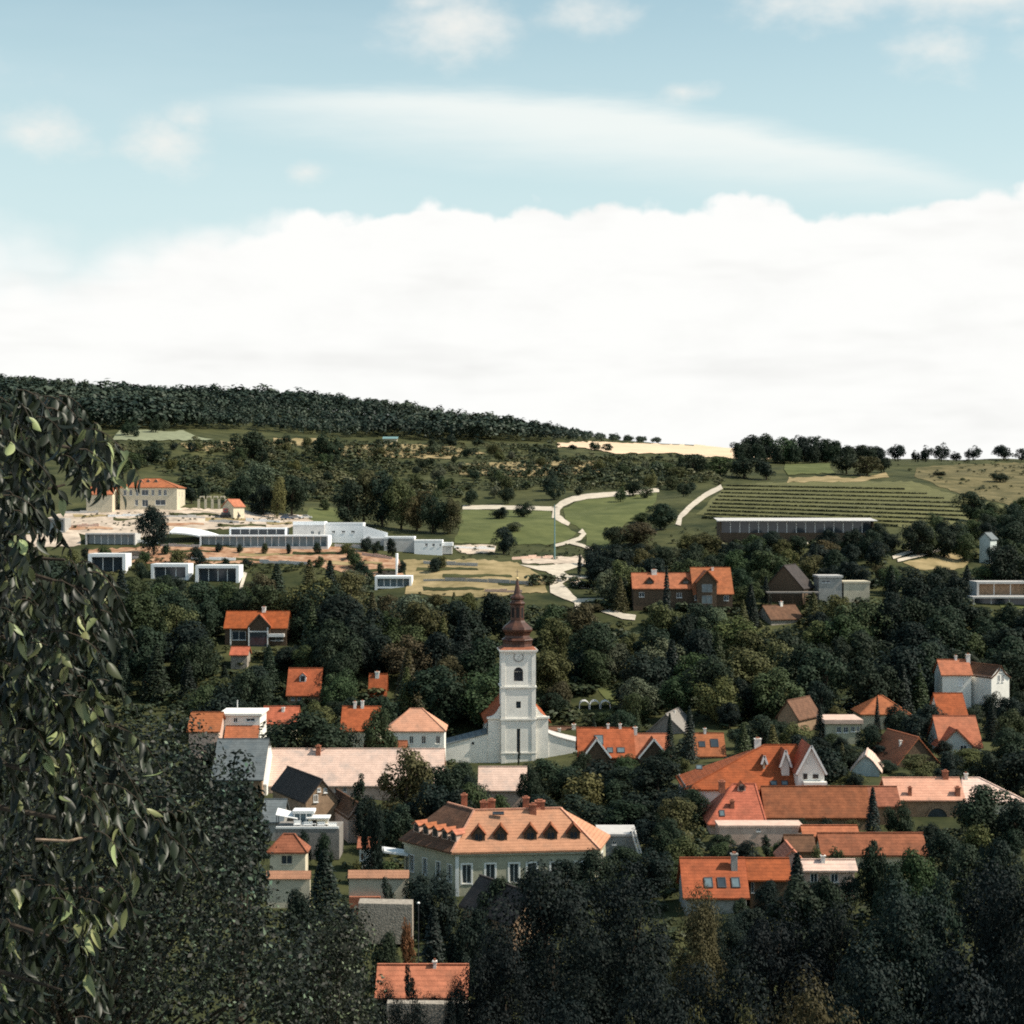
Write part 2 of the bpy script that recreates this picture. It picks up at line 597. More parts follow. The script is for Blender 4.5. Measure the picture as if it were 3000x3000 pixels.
# ------------------------------------------------------------------ terrain
NEAR = [(0.5, -1.7), (4, -2.8), (10, -6.5), (20, -13), (40, -26), (70, -39), (100, -45.5), (130, -48.5), (160, -50)]
V_LEFT = [(200, -51), (230, -51.5), (260, -50.5), (300, -49.5), (335, -47), (365, -45)]
V_MID = [(200, -51), (230, -52), (300, -52), (350, -52), (370, -48.5)]
V_NEXT = [(200, -50), (260, -49.7), (325, -49), (350, -48.3), (370, -46)]
V_RIGHT = [(200, -48.3), (230, -47.5), (260, -46.8), (300, -46.5), (335, -45.6), (365, -44.2)]
COLS = {
    0: V_LEFT, 1000: V_LEFT, 1250: V_MID, 1560: V_MID, 1800: V_NEXT, 2000: V_RIGHT, 3000: V_RIGHT}
VILLAGE = COLS
COLS = {
    0: [(390, 2060), (410, 1962), (430, 1892), (460, 1800), (500, 1718), (520, 1662), (545, 1605), (570, 1550), (600, 1492), (650, 1450), (720, 1400),
        (800, 1340), (880, 1280), (930, 1258), (1000, 1235), (1300, 1138), (1500, 1150), (2500, 1290), (4500, 1400)],
    500: [(390, 2060), (410, 1962), (430, 1892), (460, 1800), (500, 1718), (520, 1662), (545, 1605), (570, 1550), (600, 1492), (650, 1450), (720, 1400),
          (800, 1345), (880, 1287), (930, 1266), (1000, 1242), (1300, 1168), (1500, 1180), (2500, 1310), (4500, 1400)],
    1000: [(390, 2060), (410, 1962), (430, 1895), (460, 1810), (500, 1732), (530, 1650), (560, 1595), (600, 1540), (650, 1505), (700, 1475), (800, 1400),
           (900, 1330), (1000, 1290), (1300, 1206), (1500, 1218), (2500, 1330), (4500, 1410)],
    1500: [(390, 2060), (425, 1900), (460, 1775), (500, 1695), (530, 1645), (560, 1605), (600, 1558), (650, 1515), (700, 1480), (800, 1410),
           (900, 1350), (1020, 1300), (1300, 1255), (1500, 1264), (2500, 1350), (4500, 1420)],
    1800: [(390, 2060), (425, 1910), (455, 1785), (500, 1712), (540, 1655), (580, 1605), (620, 1555), (680, 1490), (750, 1438), (850, 1388),
           (950, 1340), (1050, 1310), (1200, 1296), (1300, 1291), (1450, 1297), (2500, 1390), (4500, 1440)],
    2000: [(390, 2060), (425, 1915), (453, 1780), (480, 1740), (510, 1702), (540, 1656), (580, 1600), (620, 1545), (680, 1485), (750, 1440), (850, 1390),
           (950, 1350), (1050, 1328), (1150, 1305), (1250, 1303), (1450, 1312), (2500, 1400), (4500, 1450)],
    2500: [(390, 2060), (425, 1935), (446, 1846), (466, 1756), (500, 1698), (530, 1645), (555, 1590), (565, 1566), (580, 1536), (640, 1485), (700, 1448),
           (760, 1418), (850, 1385), (950, 1355), (1050, 1345), (1400, 1352), (2500, 1420), (4500, 1450)],
    3000: [(390, 2070), (425, 1950), (450, 1846), (472, 1765), (500, 1722), (540, 1664), (580, 1605), (620, 1560), (680, 1500), (760, 1440), (850, 1390),
           (950, 1355), (1030, 1348), (1400, 1357), (2500, 1430), (4500, 1450)],
}
PXG = np.arange(-4000, 7001, 50.0)
DG = np.concatenate([np.arange(0.5, 40, 2.0), np.arange(40, 160, 5.0), np.geomspace(160, 4500, 300)])


def _terrain():
    for k in (1250, 1560):          # the church stands lower than its neighbours: keep its own columns
        a, b = max(q for q in COLS if q < k), min(q for q in COLS if q > k)
        t = (k - a) / (b - a)
        ds_ = sorted({d for d, _ in COLS[a]} | {d for d, _ in COLS[b]})
        COLS[k] = [(d, (1 - t) * float(np.interp(d, *zip(*COLS[a]))) + t * float(np.interp(d, *zip(*COLS[b])))) for d in ds_]
    keys = sorted(COLS)
    col_z = []
    for k in keys:
        vk = sorted(VILLAGE)
        ds = [200, 230, 260, 300, 335, 350, 368]
        prof = np.array([np.interp(ds, [q[0] for q in VILLAGE[v]], [q[1] for q in VILLAGE[v]]) for v in vk])
        vill = [(d, float(np.interp(k, vk, prof[:, n]))) for n, d in enumerate(ds)]
        pts = NEAR + vill + [(d, -(py - 1500) * d / F) for d, py in COLS[k]]
        col_z.append(np.interp(DG, [p[0] for p in pts], [p[1] for p in pts]))
    col_z = np.array(col_z)
    Z = np.empty((len(DG), len(PXG)))
    for i in range(len(DG)):
        Z[i] = np.interp(PXG, keys, col_z[:, i])
    for _ in range(2):
        Z[1:-1] = (Z[:-2] + 2 * Z[1:-1] + Z[2:]) / 4
    for _ in range(10):
        Z[:, 1:-1] = (Z[:, :-2] + 2 * Z[:, 1:-1] + Z[:, 2:]) / 4
    # gentle unevenness
    X = (PXG[None] - 1500) * DG[:, None] / F
    Y = np.repeat(DG[:, None], len(PXG), 1)
    amp = np.clip((DG[:, None] - 380) / 200, 0, 1) * 0.9
    Z += amp * (np.sin(X * .045 + 1.3) * np.cos(Y * .05) + .5 * np.sin(X * .11 - Y * .08))
    return Z


ZG = _terrain()


def ground(x, y):
    D = max(y, 0.6)
    px = 1500 + x * F / D
    i = min(max(int(np.searchsorted(DG, D)) - 1, 0), len(DG) - 2)
    t = (D - DG[i]) / (DG[i + 1] - DG[i])
    j = min(max(int((px - PXG[0]) / 50.0), 0), len(PXG) - 2)
    s = min(max((px - PXG[j]) / 50.0, 0), 1)
    return float((ZG[i, j] * (1 - s) + ZG[i, j + 1] * s) * (1 - t) + (ZG[i + 1, j] * (1 - s) + ZG[i + 1, j + 1] * s) * t)


def gz(px, D):
    return ground((px - 1500) * D / F, D)


def on_ground(px, py, dmin=200.0, dmax=2500.0):
    """Where the sight line through a point of the photograph first meets the ground."""
    last = None
    D = dmin
    while D < dmax:
        g = 1500 - gz(px, D) * F / D
        if g <= py:
            if last is None:
                break
            t = (last[1] - py) / max(last[1] - g, 1e-6)
            D = last[0] + (D - last[0]) * t
            break
        last = (D, g)
        D *= 1.006
    x = (px - 1500) * D / F
    return Vector((x, D, ground(x, D)))


def build_ground():
    nD, nX = len(DG), len(PXG)
    X = (PXG[None] - 1500) * DG[:, None] / F
    verts = np.stack([X, np.repeat(DG[:, None], nX, 1), ZG], -1).reshape(-1, 3)
    i, j = np.meshgrid(np.arange(nD - 1), np.arange(nX - 1), indexing='ij')
    a = (i * nX + j).ravel()
    faces = np.stack([a, a + 1, a + nX + 1, a + nX], -1)
    me = bpy.data.meshes.new('ground')
    me.from_pydata(verts.tolist(), [], faces.tolist())
    me.materials.append(M['ground'])
    for p in me.polygons:
        p.use_smooth = True
    tag(link(bpy.data.objects.new('ground', me)), kind='structure')


build_ground()


def drape(name, screen_poly, mat, off=0.25, step=6.0, kind='structure', label=None, jag=None):
    """A sheet following the ground inside an outline."""
    pts = []
    n = len(screen_poly)
    rg = random.Random(n * 31 + int(screen_poly[0][0]))
    if jag is None:
        jag = 0.5 if ('track' in name or 'path' in name or 'road' in name) else 2.6
    for k in range(n):
        (x0, y0), (x1, y1) = screen_poly[k], screen_poly[(k + 1) % n]
        m = max(1, int(math.hypot(x1 - x0, y1 - y0) / 14))
        for q in range(m):
            t = q / m
            pts.append(on_ground(x0 + (x1 - x0) * t + rg.uniform(-jag, jag) * 2.5, y0 + (y1 - y0) * t + rg.uniform(-jag, jag)))
    bm = bmesh.new()
    vs_ = [bm.verts.new((p.x, p.y, 0)) for p in pts]
    es = [bm.edges.new((vs_[k], vs_[(k + 1) % len(vs_)])) for k in range(len(vs_))]
    bmesh.ops.triangle_fill(bm, edges=es, use_beauty=True)
    for ax in (0, 1):
        lo = min(p[ax] for p in pts)
        hi = max(p[ax] for p in pts)
        s = max(step, (hi - lo) / 90)
        c = lo + s
        while c < hi:
            no = (1, 0, 0) if ax == 0 else (0, 1, 0)
            bmesh.ops.bisect_plane(bm, geom=bm.verts[:] + bm.edges[:] + bm.faces[:], plane_co=tuple(c * q for q in no), plane_no=no)
            c += s
    for v in bm.verts:
        v.co.z = ground(v.co.x, v.co.y) + off
    bmesh.ops.recalc_face_normals(bm, faces=bm.faces)
    for f in bm.faces:
        if f.normal.z < 0:
            f.normal_flip()
    me = bpy.data.meshes.new(name)
    bm.to_mesh(me)
    bm.free()
    me.materials.append(M[mat])
    for p in me.polygons:
        p.use_smooth = True
    o = link(bpy.data.objects.new(name, me))
    tag(o, label=label, kind=kind)
    return o


def strip(pts, hw, hw2=None):
    """Outline of a track drawn along points of the hillside; hw half width across."""
    hw2 = hw if hw2 is None else hw2
    up, dn = [], []
    n = len(pts)
    for k, (x, y) in enumerate(pts):
        a, b = pts[max(k - 1, 0)], pts[min(k + 1, n - 1)]
        dx, dy = b[0] - a[0], b[1] - a[1]
        l = math.hypot(dx, dy) or 1
        w = hw + (hw2 - hw) * k / max(n - 1, 1)
        up.append((x + dy / l * w, y - dx / l * w))
        dn.append((x - dy / l * w, y + dx / l * w))
    return up + dn[::-1]


# ------------------------------------------------------------------ house builder
PROTECT = []        # (px0, px1, py0, py1, D): outlines that planting must not hide


def window_part(parent, o, u, n, w, h, frame='trim', glass='glass', depth=0.12, bars=True, sill=True, name='window', surround=0.0, flat=False):
    """One window in an opening: frame bars round the pane, the pane set back, a sill; o is the lower left corner on the wall face."""
    o, u, n = Vector(o), Vector(u), Vector(n)
    z = Vector((0, 0, 1))

    def slab(mb, a, b, c, d, n0, n1):
        q = [o + u * a + z * c + n * n0, o + u * b + z * c + n * n0, o + u * b + z * d + n * n0, o + u * a + z * d + n * n0]
        mb.prism(q, bottom=[p + n * (n1 - n0) for p in q])
    t = min(0.09, w * .12)
    fr = MB()
    slab(fr, 0, t, 0, h, -depth + .05, -depth - .02)
    slab(fr, w - t, w, 0, h, -depth + .05, -depth - .02)
    slab(fr, t, w - t, 0, t, -depth + .05, -depth - .02)
    slab(fr, t, w - t, h - t, h, -depth + .05, -depth - .02)
    if bars and w > .5:
        slab(fr, w / 2 - t * .4, w / 2 + t * .4, t, h - t, -depth + .04, -depth - .02)
    if surround:
        s = surround
        slab(fr, -s, -.003, -s, h + s, .05, .002)
        slab(fr, w + .003, w + s, -s, h + s, .05, .002)
        slab(fr, -.003, w + .003, h + .003, h + s, .05, .002)
    f = fr.build(name, frame, parent)
    pn = MB()
    slab(pn, t, w - t, t, h - t, -depth, -depth - .015)
    pn.build('pane', glass, parent if flat else f)
    if sill:
        sl = MB()
        slab(sl, -.08, w + .08, -.09, -.004, .10, .004)
        sl.build('sill', frame, f)
    return f


def chimney_part(parent, x, y, z0, z1, w=0.6, d=0.6, mat='render_white', cap=True):
    m = MB().box(x - w / 2, x + w / 2, y - d / 2, y + d / 2, z0, z1)
    if cap:
        m.box(x - w / 2 - .08, x + w / 2 + .08, y - d / 2 - .08, y + d / 2 + .08, z1 + .002, z1 + .14)
    o = m.build('chimney', mat, parent)
    MB().box(x - w * .28, x + w * .28, y - d * .28, y + d * .28, z1 + .142, z1 + .34).build('chimney_pot', 'brick', o)
    return o


def skylight_part(parent, x, y, z, slope, w, h, glass='glass_sky', yaw=0.0):
    """Roof window lying on a slope that faces -y; slope is the pitch angle."""
    cs, sn = math.cos(slope), math.sin(slope)
    up = Vector((0, cs, sn))
    no = Vector((0, -sn, cs))
    c = Vector((x, y, z))
    r = Vector((1, 0, 0))

    def slab(m, a, b, c0, d0, n0, n1):
        q = [c + r * a + up * c0 + no * n1, c + r * b + up * c0 + no * n1, c + r * b + up * d0 + no * n1, c + r * a + up * d0 + no * n1]
        m.prism(q, bottom=[p + no * (n0 - n1) for p in q])
    fr = MB()
    t = .1
    slab(fr, -w / 2, -w / 2 + t, -h / 2, h / 2, -.05, .12)
    slab(fr, w / 2 - t, w / 2, -h / 2, h / 2, -.05, .12)
    slab(fr, -w / 2 + t, w / 2 - t, -h / 2, -h / 2 + t, -.05, .12)
    slab(fr, -w / 2 + t, w / 2 - t, h / 2 - t, h / 2, -.05, .12)
    f = fr.build('skylight', 'metal_dark', parent)
    p = MB()
    slab(p, -w / 2 + t, w / 2 - t, -h / 2 + t, h / 2 - t, -.04, .07)
    p.build('pane', glass, f)
    return f


def gable_roof_mesh(w, d, ze, zr, oh=0.45, oe=0.35, th=0.22, axis='x', bell=0.0, split=None):
    """Two slabs meeting at a ridge; axis = direction of the ridge. bell > 0 flares the eaves."""
    m = MB()
    half = (d if axis == 'x' else w) / 2
    length = (w if axis == 'x' else d) / 2 + oe
    k = (zr - ze) / half
    for s in (-1, 1):
        if bell:
            ts = [1 + oh / half, .8, .55, .28, 0]
            prof = []
            for t in ts:
                prof.append((t * half, zr - (zr - ze) * (t + bell * math.sin(math.pi * min(t, 1)) * .5)))
        else:
            prof = [(half + oh, ze - k * oh), (0, zr)]
        for (a, za), (b, zb) in zip(prof, prof[1:]):
            if axis == 'x':
                q = [(-length, s * a, za), (length, s * a, za), (length, s * b, zb), (-length, s * b, zb)]
            else:
                q = [(s * a, -length, za), (s * a, length, za), (s * b, length, zb), (s * b, -length, zb)]
            if (s > 0) == (axis == 'x'):
                q = q[::-1]
            m.prism(q, th, (0, 0, -1))
    # ridge tiles
    r = 0.14
    if axis == 'x':
        m.box(-length, length, -r, r, zr - .05, zr + .10)
    else:
        m.box(-r, r, -length, length, zr - .05, zr + .10)
    return m


def hip_roof_mesh(w, d, ze, zr, hl, hr, oh=0.45, th=0.2):
    k = (zr - ze) / (d / 2)
    X, Y, z0 = w / 2 + oh, d / 2 + oh, ze - k * oh
    a, b = -w / 2 + hl, w / 2 - hr
    if a > b:
        a = b = (a + b) / 2
    e = [(-X, -Y, z0), (X, -Y, z0), (X, Y, z0), (-X, Y, z0)]
    r0, r1 = (a, 0, zr), (b, 0, zr)
    m = MB()
    for q in ([e[0], e[1], r1, r0], [e[2], e[3], r0, r1], [e[1], e[2], r1], [e[3], e[0], r0]):
        m.poly(q)
    m.poly([(p[0], p[1], p[2] - th) for p in e[::-1]])
    for i in range(4):
        p, q = e[i], e[(i + 1) % 4]
        m.poly([(p[0], p[1], p[2] - th), (q[0], q[1], q[2] - th), q, p])
    if b - a > .2:
        m.box(a, b, -.13, .13, zr - .06, zr + .09)
    for p, r in ((e[0], r0), (e[1], r1)):
        m.bar(Vector(p) + Vector((0, 0, .03)), Vector(r) + Vector((0, 0, .03)), .24, .14)
    return m


def house(name, label, D, pxl, pxr, pyr, pye, pyb, roof='gable_x', tilem='tile_orange', wallm='render_white', pitch=40, depth=None, rot=0.0,
          wins=(), frame='trim', glass='glass', chim=(), sky=(), dorm=(), hips=None, oh=.45, oe=.35, bell=0.0, cat='house', group=None,
          surround=0.0, side_wins=(), protect=True, vis=None, chim_mat='render_white', below=4.0, shutters=False, doors=()):
    """A house from where its outline stands in the photograph and how far away it is (D, front wall)."""
    s = D / F
    xl, xr = (pxl - 1500) * s, (pxr - 1500) * s
    ze, zb = -(pye - 1500) * s, -(pyb - 1500) * s
    ov = oe if roof == 'gable_x' else oh
    w = max(xr - xl - 2 * ov, 1.0)
    cx = (xl + xr) / 2
    tp = math.tan(math.radians(pitch))
    if roof in ('gable_x', 'hip'):
        h = ((pye - pyr) * s) / (tp + (pyr - 1500) / F)
        d = depth or 2 * h
        h = d / 2
        zr = -(pyr - 1500) * (D + h) / F
        ze += tp * oh * .5
    else:
        d = depth or 9.0
        h = d / 2
        zr = -(pyr - 1500) * s
        if roof == 'gable_y':
            ze += (zr - ze) / (w / 2 + oh) * oh
    zr, ze = zr - zb, ze - zb
    root = empty(name, (cx, D + h, zb), math.radians(rot))
    tag(root, label, cat, group)
    yf = -d / 2
    below = max(below, zb - min(ground(cx + a * w / 2, D + b) for a in (-1, 1) for b in (0, d)) + .6)
    # openings on the front wall, given by their centre and size in the photograph
    holes, wl = [], []
    for wi in wins:
        px, py, ww, hh = wi[:4]
        x0 = (px - ww / 2 - 1500) * s - cx
        z0 = -(py + hh / 2 - 1500) * s - zb
        if x0 < -w / 2 + .1 or x0 + ww * s > w / 2 - .1:
            x0 = min(max(x0, -w / 2 + .12), w / 2 - .12 - ww * s)
        top_lim = ze if roof != 'gable_y' else zr
        wl.append((x0, z0, ww * s, hh * s, wi[4] if len(wi) > 4 else None))
        if z0 + hh * s < ze:
            holes.append((x0 + w / 2, x0 + w / 2 + ww * s, z0, z0 + hh * s))
    wall = MB()
    wall.wall((-w / 2, yf, -below), (1, 0, 0), (0, -1, 0), w, -below, ze, holes)
    rholes, rwl = [], []
    for (side, v, z0, ww, hh) in side_wins:
        vv = v * d
        if side == 'r':
            rholes.append((vv - ww / 2, vv + ww / 2, z0, z0 + hh))
        rwl.append((side, vv, z0, ww, hh))
    lholes = [(d - vv - ww / 2, d - vv + ww / 2, z0, z0 + hh) for (sd, vv, z0, ww, hh) in rwl if sd == 'l']
    wall.wall((w / 2, yf, -below), (0, 1, 0), (1, 0, 0), d, -below, ze, rholes)
    wall.wall((w / 2, -yf, -below), (-1, 0, 0), (0, 1, 0), w, -below, ze)
    wall.wall((-w / 2, -yf, -below), (0, -1, 0), (-1, 0, 0), d, -below, ze, lholes)
    if roof == 'gable_x':
        for sx in (-1, 1):
            wall.poly([(sx * w / 2, -d / 2 * sx, ze), (sx * w / 2, d / 2 * sx, ze), (sx * w / 2, 0, zr - .05)])
    elif roof == 'gable_y':
        for sy in (-1, 1):
            wall.poly([(w / 2 * sy, sy * d / 2, ze), (-w / 2 * sy, sy * d / 2, ze), (0, sy * d / 2, zr - .05)])
    wall.build('wall', wallm, root)
    slope = math.atan2(zr - ze, d / 2)
    if roof == 'gable_x':
        rf = gable_roof_mesh(w, d, ze, zr, oh, oe, axis='x', bell=bell).build('roof', tilem, root)
    elif roof == 'gable_y':
        rf = gable_roof_mesh(w, d, ze, zr, oh, oe, axis='y', bell=bell).build('roof', tilem, root)
    elif roof == 'hip':
        hl, hr = hips or (d / 2, d / 2)
        rf = hip_roof_mesh(w, d, ze, zr, hl, hr, oh).build('roof', tilem, root)
    else:           # flat slab
        rf = MB().box(-w / 2 - oh, w / 2 + oh, -d / 2 - oh, d / 2 + oh, ze + .002, ze + max(.25, zr - ze)).build('roof', tilem, root)
    for (x0, z0, ww, hh, fl) in wl:
        if z0 + hh < ze:
            window_part(root, (x0, yf, z0), (1, 0, 0), (0, -1, 0), ww, hh, frame, fl or glass, surround=surround)
        else:       # in the gable: a shallow framed window standing proud
            window_part(root, (x0, yf - .10, z0), (1, 0, 0), (0, -1, 0), ww, hh, frame, fl or glass, depth=.06)
    for (side, vv, z0, ww, hh) in rwl:
        if side == 'r':
            window_part(root, (w / 2, yf + vv - ww / 2, z0), (0, 1, 0), (1, 0, 0), ww, hh, frame, glass)
        else:
            window_part(root, (-w / 2, yf + vv + ww / 2, z0), (0, -1, 0), (-1, 0, 0), ww, hh, frame, glass)

    def roof_z(x, y):
        if roof in ('gable_x', 'hip'):
            return ze + (zr - ze) * (1 - abs(y) / (d / 2))
        if roof == 'gable_y':
            return ze + (zr - ze) * (1 - abs(x) / (w / 2))
        return ze + .25
    for ch in chim:     # (px, t from the ridge to the eave, height above the roof, width)
        x = (ch[0] - 1500) * s - cx
        y = -ch[1] * d / 2 if roof in ('gable_x', 'hip') else (ch[1] - .5) * d
        zz = roof_z(x, y)
        cw = ch[3] if len(ch) > 3 else .6
        chimney_part(root, x, y, zz - .7, zz + ch[2], cw, cw, chim_mat)
    for sk in sky:      # (px, t, width, height[, glass])
        x = (sk[0] - 1500) * s - cx
        y = -sk[1] * d / 2
        skylight_part(root, x, y, roof_z(x, y) + .02, slope, sk[2], sk[3], sk[4] if len(sk) > 4 else 'glass_sky')
    for do in dorm:     # (px, t, width, height, wall material)
        x = (do[0] - 1500) * s - cx
        y = -do[1] * d / 2
        dormer_part(root, x, y, roof_z(x, y), do[2], do[3], slope, tilem, do[4] if len(do) > 4 else wallm)
    if protect:
        PROTECT.append((pxl, pxr, pyr - 4, vis or (pye + (pyb - pye) * .5), D))
    return root, rf, dict(w=w, d=d, ze=ze, zr=zr, slope=slope, cx=cx, s=s, zb=zb)


def dormer_part(parent, x, y, z, w, h, slope, tilem, wallm, pitch=42, glass='glass'):
    """A small gabled dormer on a slope facing -y; y, z where its face meets the slope."""
    rise = math.tan(math.radians(pitch)) * w / 2
    back = (h + rise) / max(math.tan(slope), .3)
    bk2 = h / max(math.tan(slope), .3)
    m = MB()
    m.poly([(x - w / 2, y, z), (x + w / 2, y, z), (x + w / 2, y, z + h), (x, y, z + h + rise), (x - w / 2, y, z + h)])
    m.poly([(x - w / 2, y, z + h), (x - w / 2, y + bk2, z + h), (x - w / 2, y, z)])
    m.poly([(x + w / 2, y, z), (x + w / 2, y + bk2, z + h), (x + w / 2, y, z + h)])
    dm = m.build('dormer', wallm, parent)
    r = MB()
    o = .18
    for sx in (-1, 1):
        q = [(x + sx * (w / 2 + o), y - .25, z + h - o * rise / (w / 2)), (x + sx * (w / 2 + o), y + bk2 - .05, z + h - o * rise / (w / 2)),
             (x, y + back, z + h + rise + .05), (x, y - .25, z + h + rise + .05)]
        if sx < 0:
            q = q[::-1]
        r.prism(q, .1)
    r.build('dormer_roof', tilem, dm)
    window_part(dm, (x - w * .32, y - .09, z + .12), (1, 0, 0), (0, -1, 0), w * .64, h * .85, 'wood', glass, depth=.06, sill=False, name='dormer_window', flat=True)
    return dm


# ------------------------------------------------------------------ fields, tracks and bare earth
drape('meadow', [(1345, 1494), (1618, 1497), (1625, 1520), (1660, 1545), (1690, 1560), (1660, 1585), (1600, 1596), (1335, 1592)], 'meadow', .14)
drape('meadow', [(1648, 1492), (1690, 1468), (1800, 1452), (1925, 1442), (1920, 1470), (1890, 1500), (1800, 1560), (1770, 1610), (1720, 1606),
                 (1712, 1560), (1670, 1532), (1650, 1510)], 'meadow', .14)
drape('meadow', [(905, 1488), (1000, 1488), (1000, 1530), (905, 1530)], 'meadow', .14)
drape('wheat_field', [(1630, 1299), (1760, 1296), (1920, 1303), (2080, 1308), (2260, 1322), (2300, 1338), (2240, 1348), (2080, 1340), (1960, 1328),
                      (1800, 1330), (1750, 1318), (1640, 1312)], 'wheat', .5, 10)
drape('old_vineyard_field', [(345, 1262), (540, 1264), (570, 1276), (620, 1290), (510, 1292), (325, 1290)], 'old_vines', .4, 10)
drape('vineyard_field', [(2120, 1424), (2300, 1412), (2560, 1410), (2680, 1412), (2760, 1440), (2880, 1470), (2960, 1485), (2850, 1545), (2700, 1560),
                         (2590, 1534), (2400, 1524), (2110, 1518), (2040, 1506), (2080, 1470)], 'vine_soil', .14)
drape('upper_vineyard_field', [(2295, 1360), (2430, 1358), (2445, 1388), (2310, 1392)], 'meadow', .3, 10)
drape('hay_field', [(2310, 1400), (2420, 1396), (2500, 1402), (2590, 1385), (2600, 1398), (2520, 1412), (2300, 1414)], 'dry_grass', .22)
drape('dry_slope_field', [(2690, 1372), (2800, 1362), (3050, 1355), (3060, 1480), (2960, 1480), (2870, 1462), (2760, 1430), (2680, 1395)], 'dry_pasture', .16)
drape('dry_slope_field', [(1180, 1642), (1400, 1640), (1520, 1650), (1590, 1690), (1600, 1735), (1400, 1752), (1180, 1740), (1195, 1690)], 'dry_grass', .14)
drape('dry_slope_field', [(900, 1310), (1150, 1300), (1300, 1306), (1420, 1330), (1300, 1345), (1100, 1338), (930, 1335)], 'dry_grass', .3, 10)
drape('dry_slope_field', [(520, 1300), (680, 1294), (690, 1318), (560, 1322)], 'dry_grass', .3, 10)
drape('dry_slope_field', [(800, 1285), (930, 1288), (925, 1306), (805, 1304)], 'dry_grass', .3, 10)
drape('dry_slope_field', [(1340, 1362), (1560, 1352), (1750, 1350), (1760, 1384), (1560, 1398), (1350, 1392)], 'dry_grass', .3, 8)
drape('bare_earth_field', [(170, 1505), (420, 1488), (640, 1492), (900, 1512), (925, 1530), (830, 1548), (600, 1550), (380, 1580), (190, 1560), (120, 1530)],
      'dirt_pale', .14)
drape('bare_earth_field', [(45, 1570), (230, 1560), (240, 1600), (60, 1605)], 'dirt_pale', .14)
drape('red_earth_field', [(255, 1612), (480, 1600), (700, 1606), (900, 1602), (990, 1600), (1040, 1612), (1170, 1640), (1190, 1690), (1080, 1690), (960, 1668),
                          (880, 1650), (640, 1652), (280, 1650)], 'dirt_red', .14)
drape('bare_earth_field', [(1330, 1598), (1450, 1596), (1450, 1622), (1345, 1622)], 'dirt_pale', .16)
drape('bare_earth_field', [(1530, 1636), (1700, 1630), (1720, 1655), (1530, 1652)], 'dirt_pale', .16)
drape('bare_earth_field', [(1690, 1700), (1730, 1712), (1738, 1728), (1700, 1724), (1668, 1716), (1665, 1704)], 'dirt_pale', .2)
drape('meadow_track', strip([(1355, 1488), (1450, 1487), (1540, 1490), (1622, 1492)], 6), 'path', .24)
drape('meadow_track', strip([(1628, 1520), (1630, 1492), (1645, 1478), (1680, 1463), (1720, 1456), (1800, 1449), (1930, 1437)], 11, 6), 'path', .28)
drape('meadow_track', strip([(1632, 1516), (1650, 1529), (1668, 1538)], 9, 5), 'path', .26)
drape('meadow_track', strip([(1700, 1556), (1710, 1566), (1698, 1580), (1665, 1590), (1628, 1600)], 8, 4), 'path', .26)
drape('meadow_track', strip([(1668, 1590), (1705, 1600), (1740, 1615)], 4.5), 'path', .3)
drape('vineyard_track', strip([(1986, 1540), (1993, 1515), (2030, 1480), (2070, 1450), (2115, 1427)], 8, 7), 'path', .26)
drape('village_road', [(1520, 1656), (1575, 1660), (1700, 1650), (1712, 1658), (1650, 1676), (1668, 1688), (1730, 1690), (1732, 1695), (1668, 1698),
                       (1648, 1712), (1680, 1745), (1692, 1756), (1768, 1755), (1768, 1761), (1702, 1766), (1694, 1800), (1686, 1800), (1684, 1768),
                       (1640, 1752), (1612, 1738), (1612, 1708), (1632, 1696), (1598, 1676), (1560, 1668)], 'path', .24, 4)
drape('village_path', strip([(1752, 1783), (1790, 1795), (1825, 1808), (1862, 1812)], 8), 'path', .26, 4)
drape('terrace_path', strip([(2615, 1636), (2660, 1620), (2720, 1604), (2690, 1600), (2660, 1592)], 5), 'path', .3, 4)
drape('terrace_path', strip([(2630, 1645), (2700, 1628), (2770, 1608), (2832, 1586)], 4.5), 'path', .34, 4)
drape('dry_bank_field', [(2650, 1648), (2800, 1622), (2850, 1640), (2820, 1668), (2700, 1672)], 'dry_grass', .18, 4)
drape('garden_path', strip([(2345, 1562), (2352, 1580), (2370, 1592)], 6), 'path', .3, 4)
drape('terrace_path', strip([(705, 1730), (712, 1700), (718, 1680)], 4, 5), 'path', .3, 4)
drape('garden_lawn', [(1755, 2015), (1830, 2020), (1850, 2050), (1835, 2085), (1775, 2050)], 'meadow', .14, 4)
drape('village_lane', [(1380, 2300), (1560, 2290), (1560, 2330), (1380, 2340)], 'path', .1, 4)
drape('garden_lawn', [(2930, 1760), (3060, 1755), (3060, 1830), (2940, 1800)], 'meadow', .14, 4)

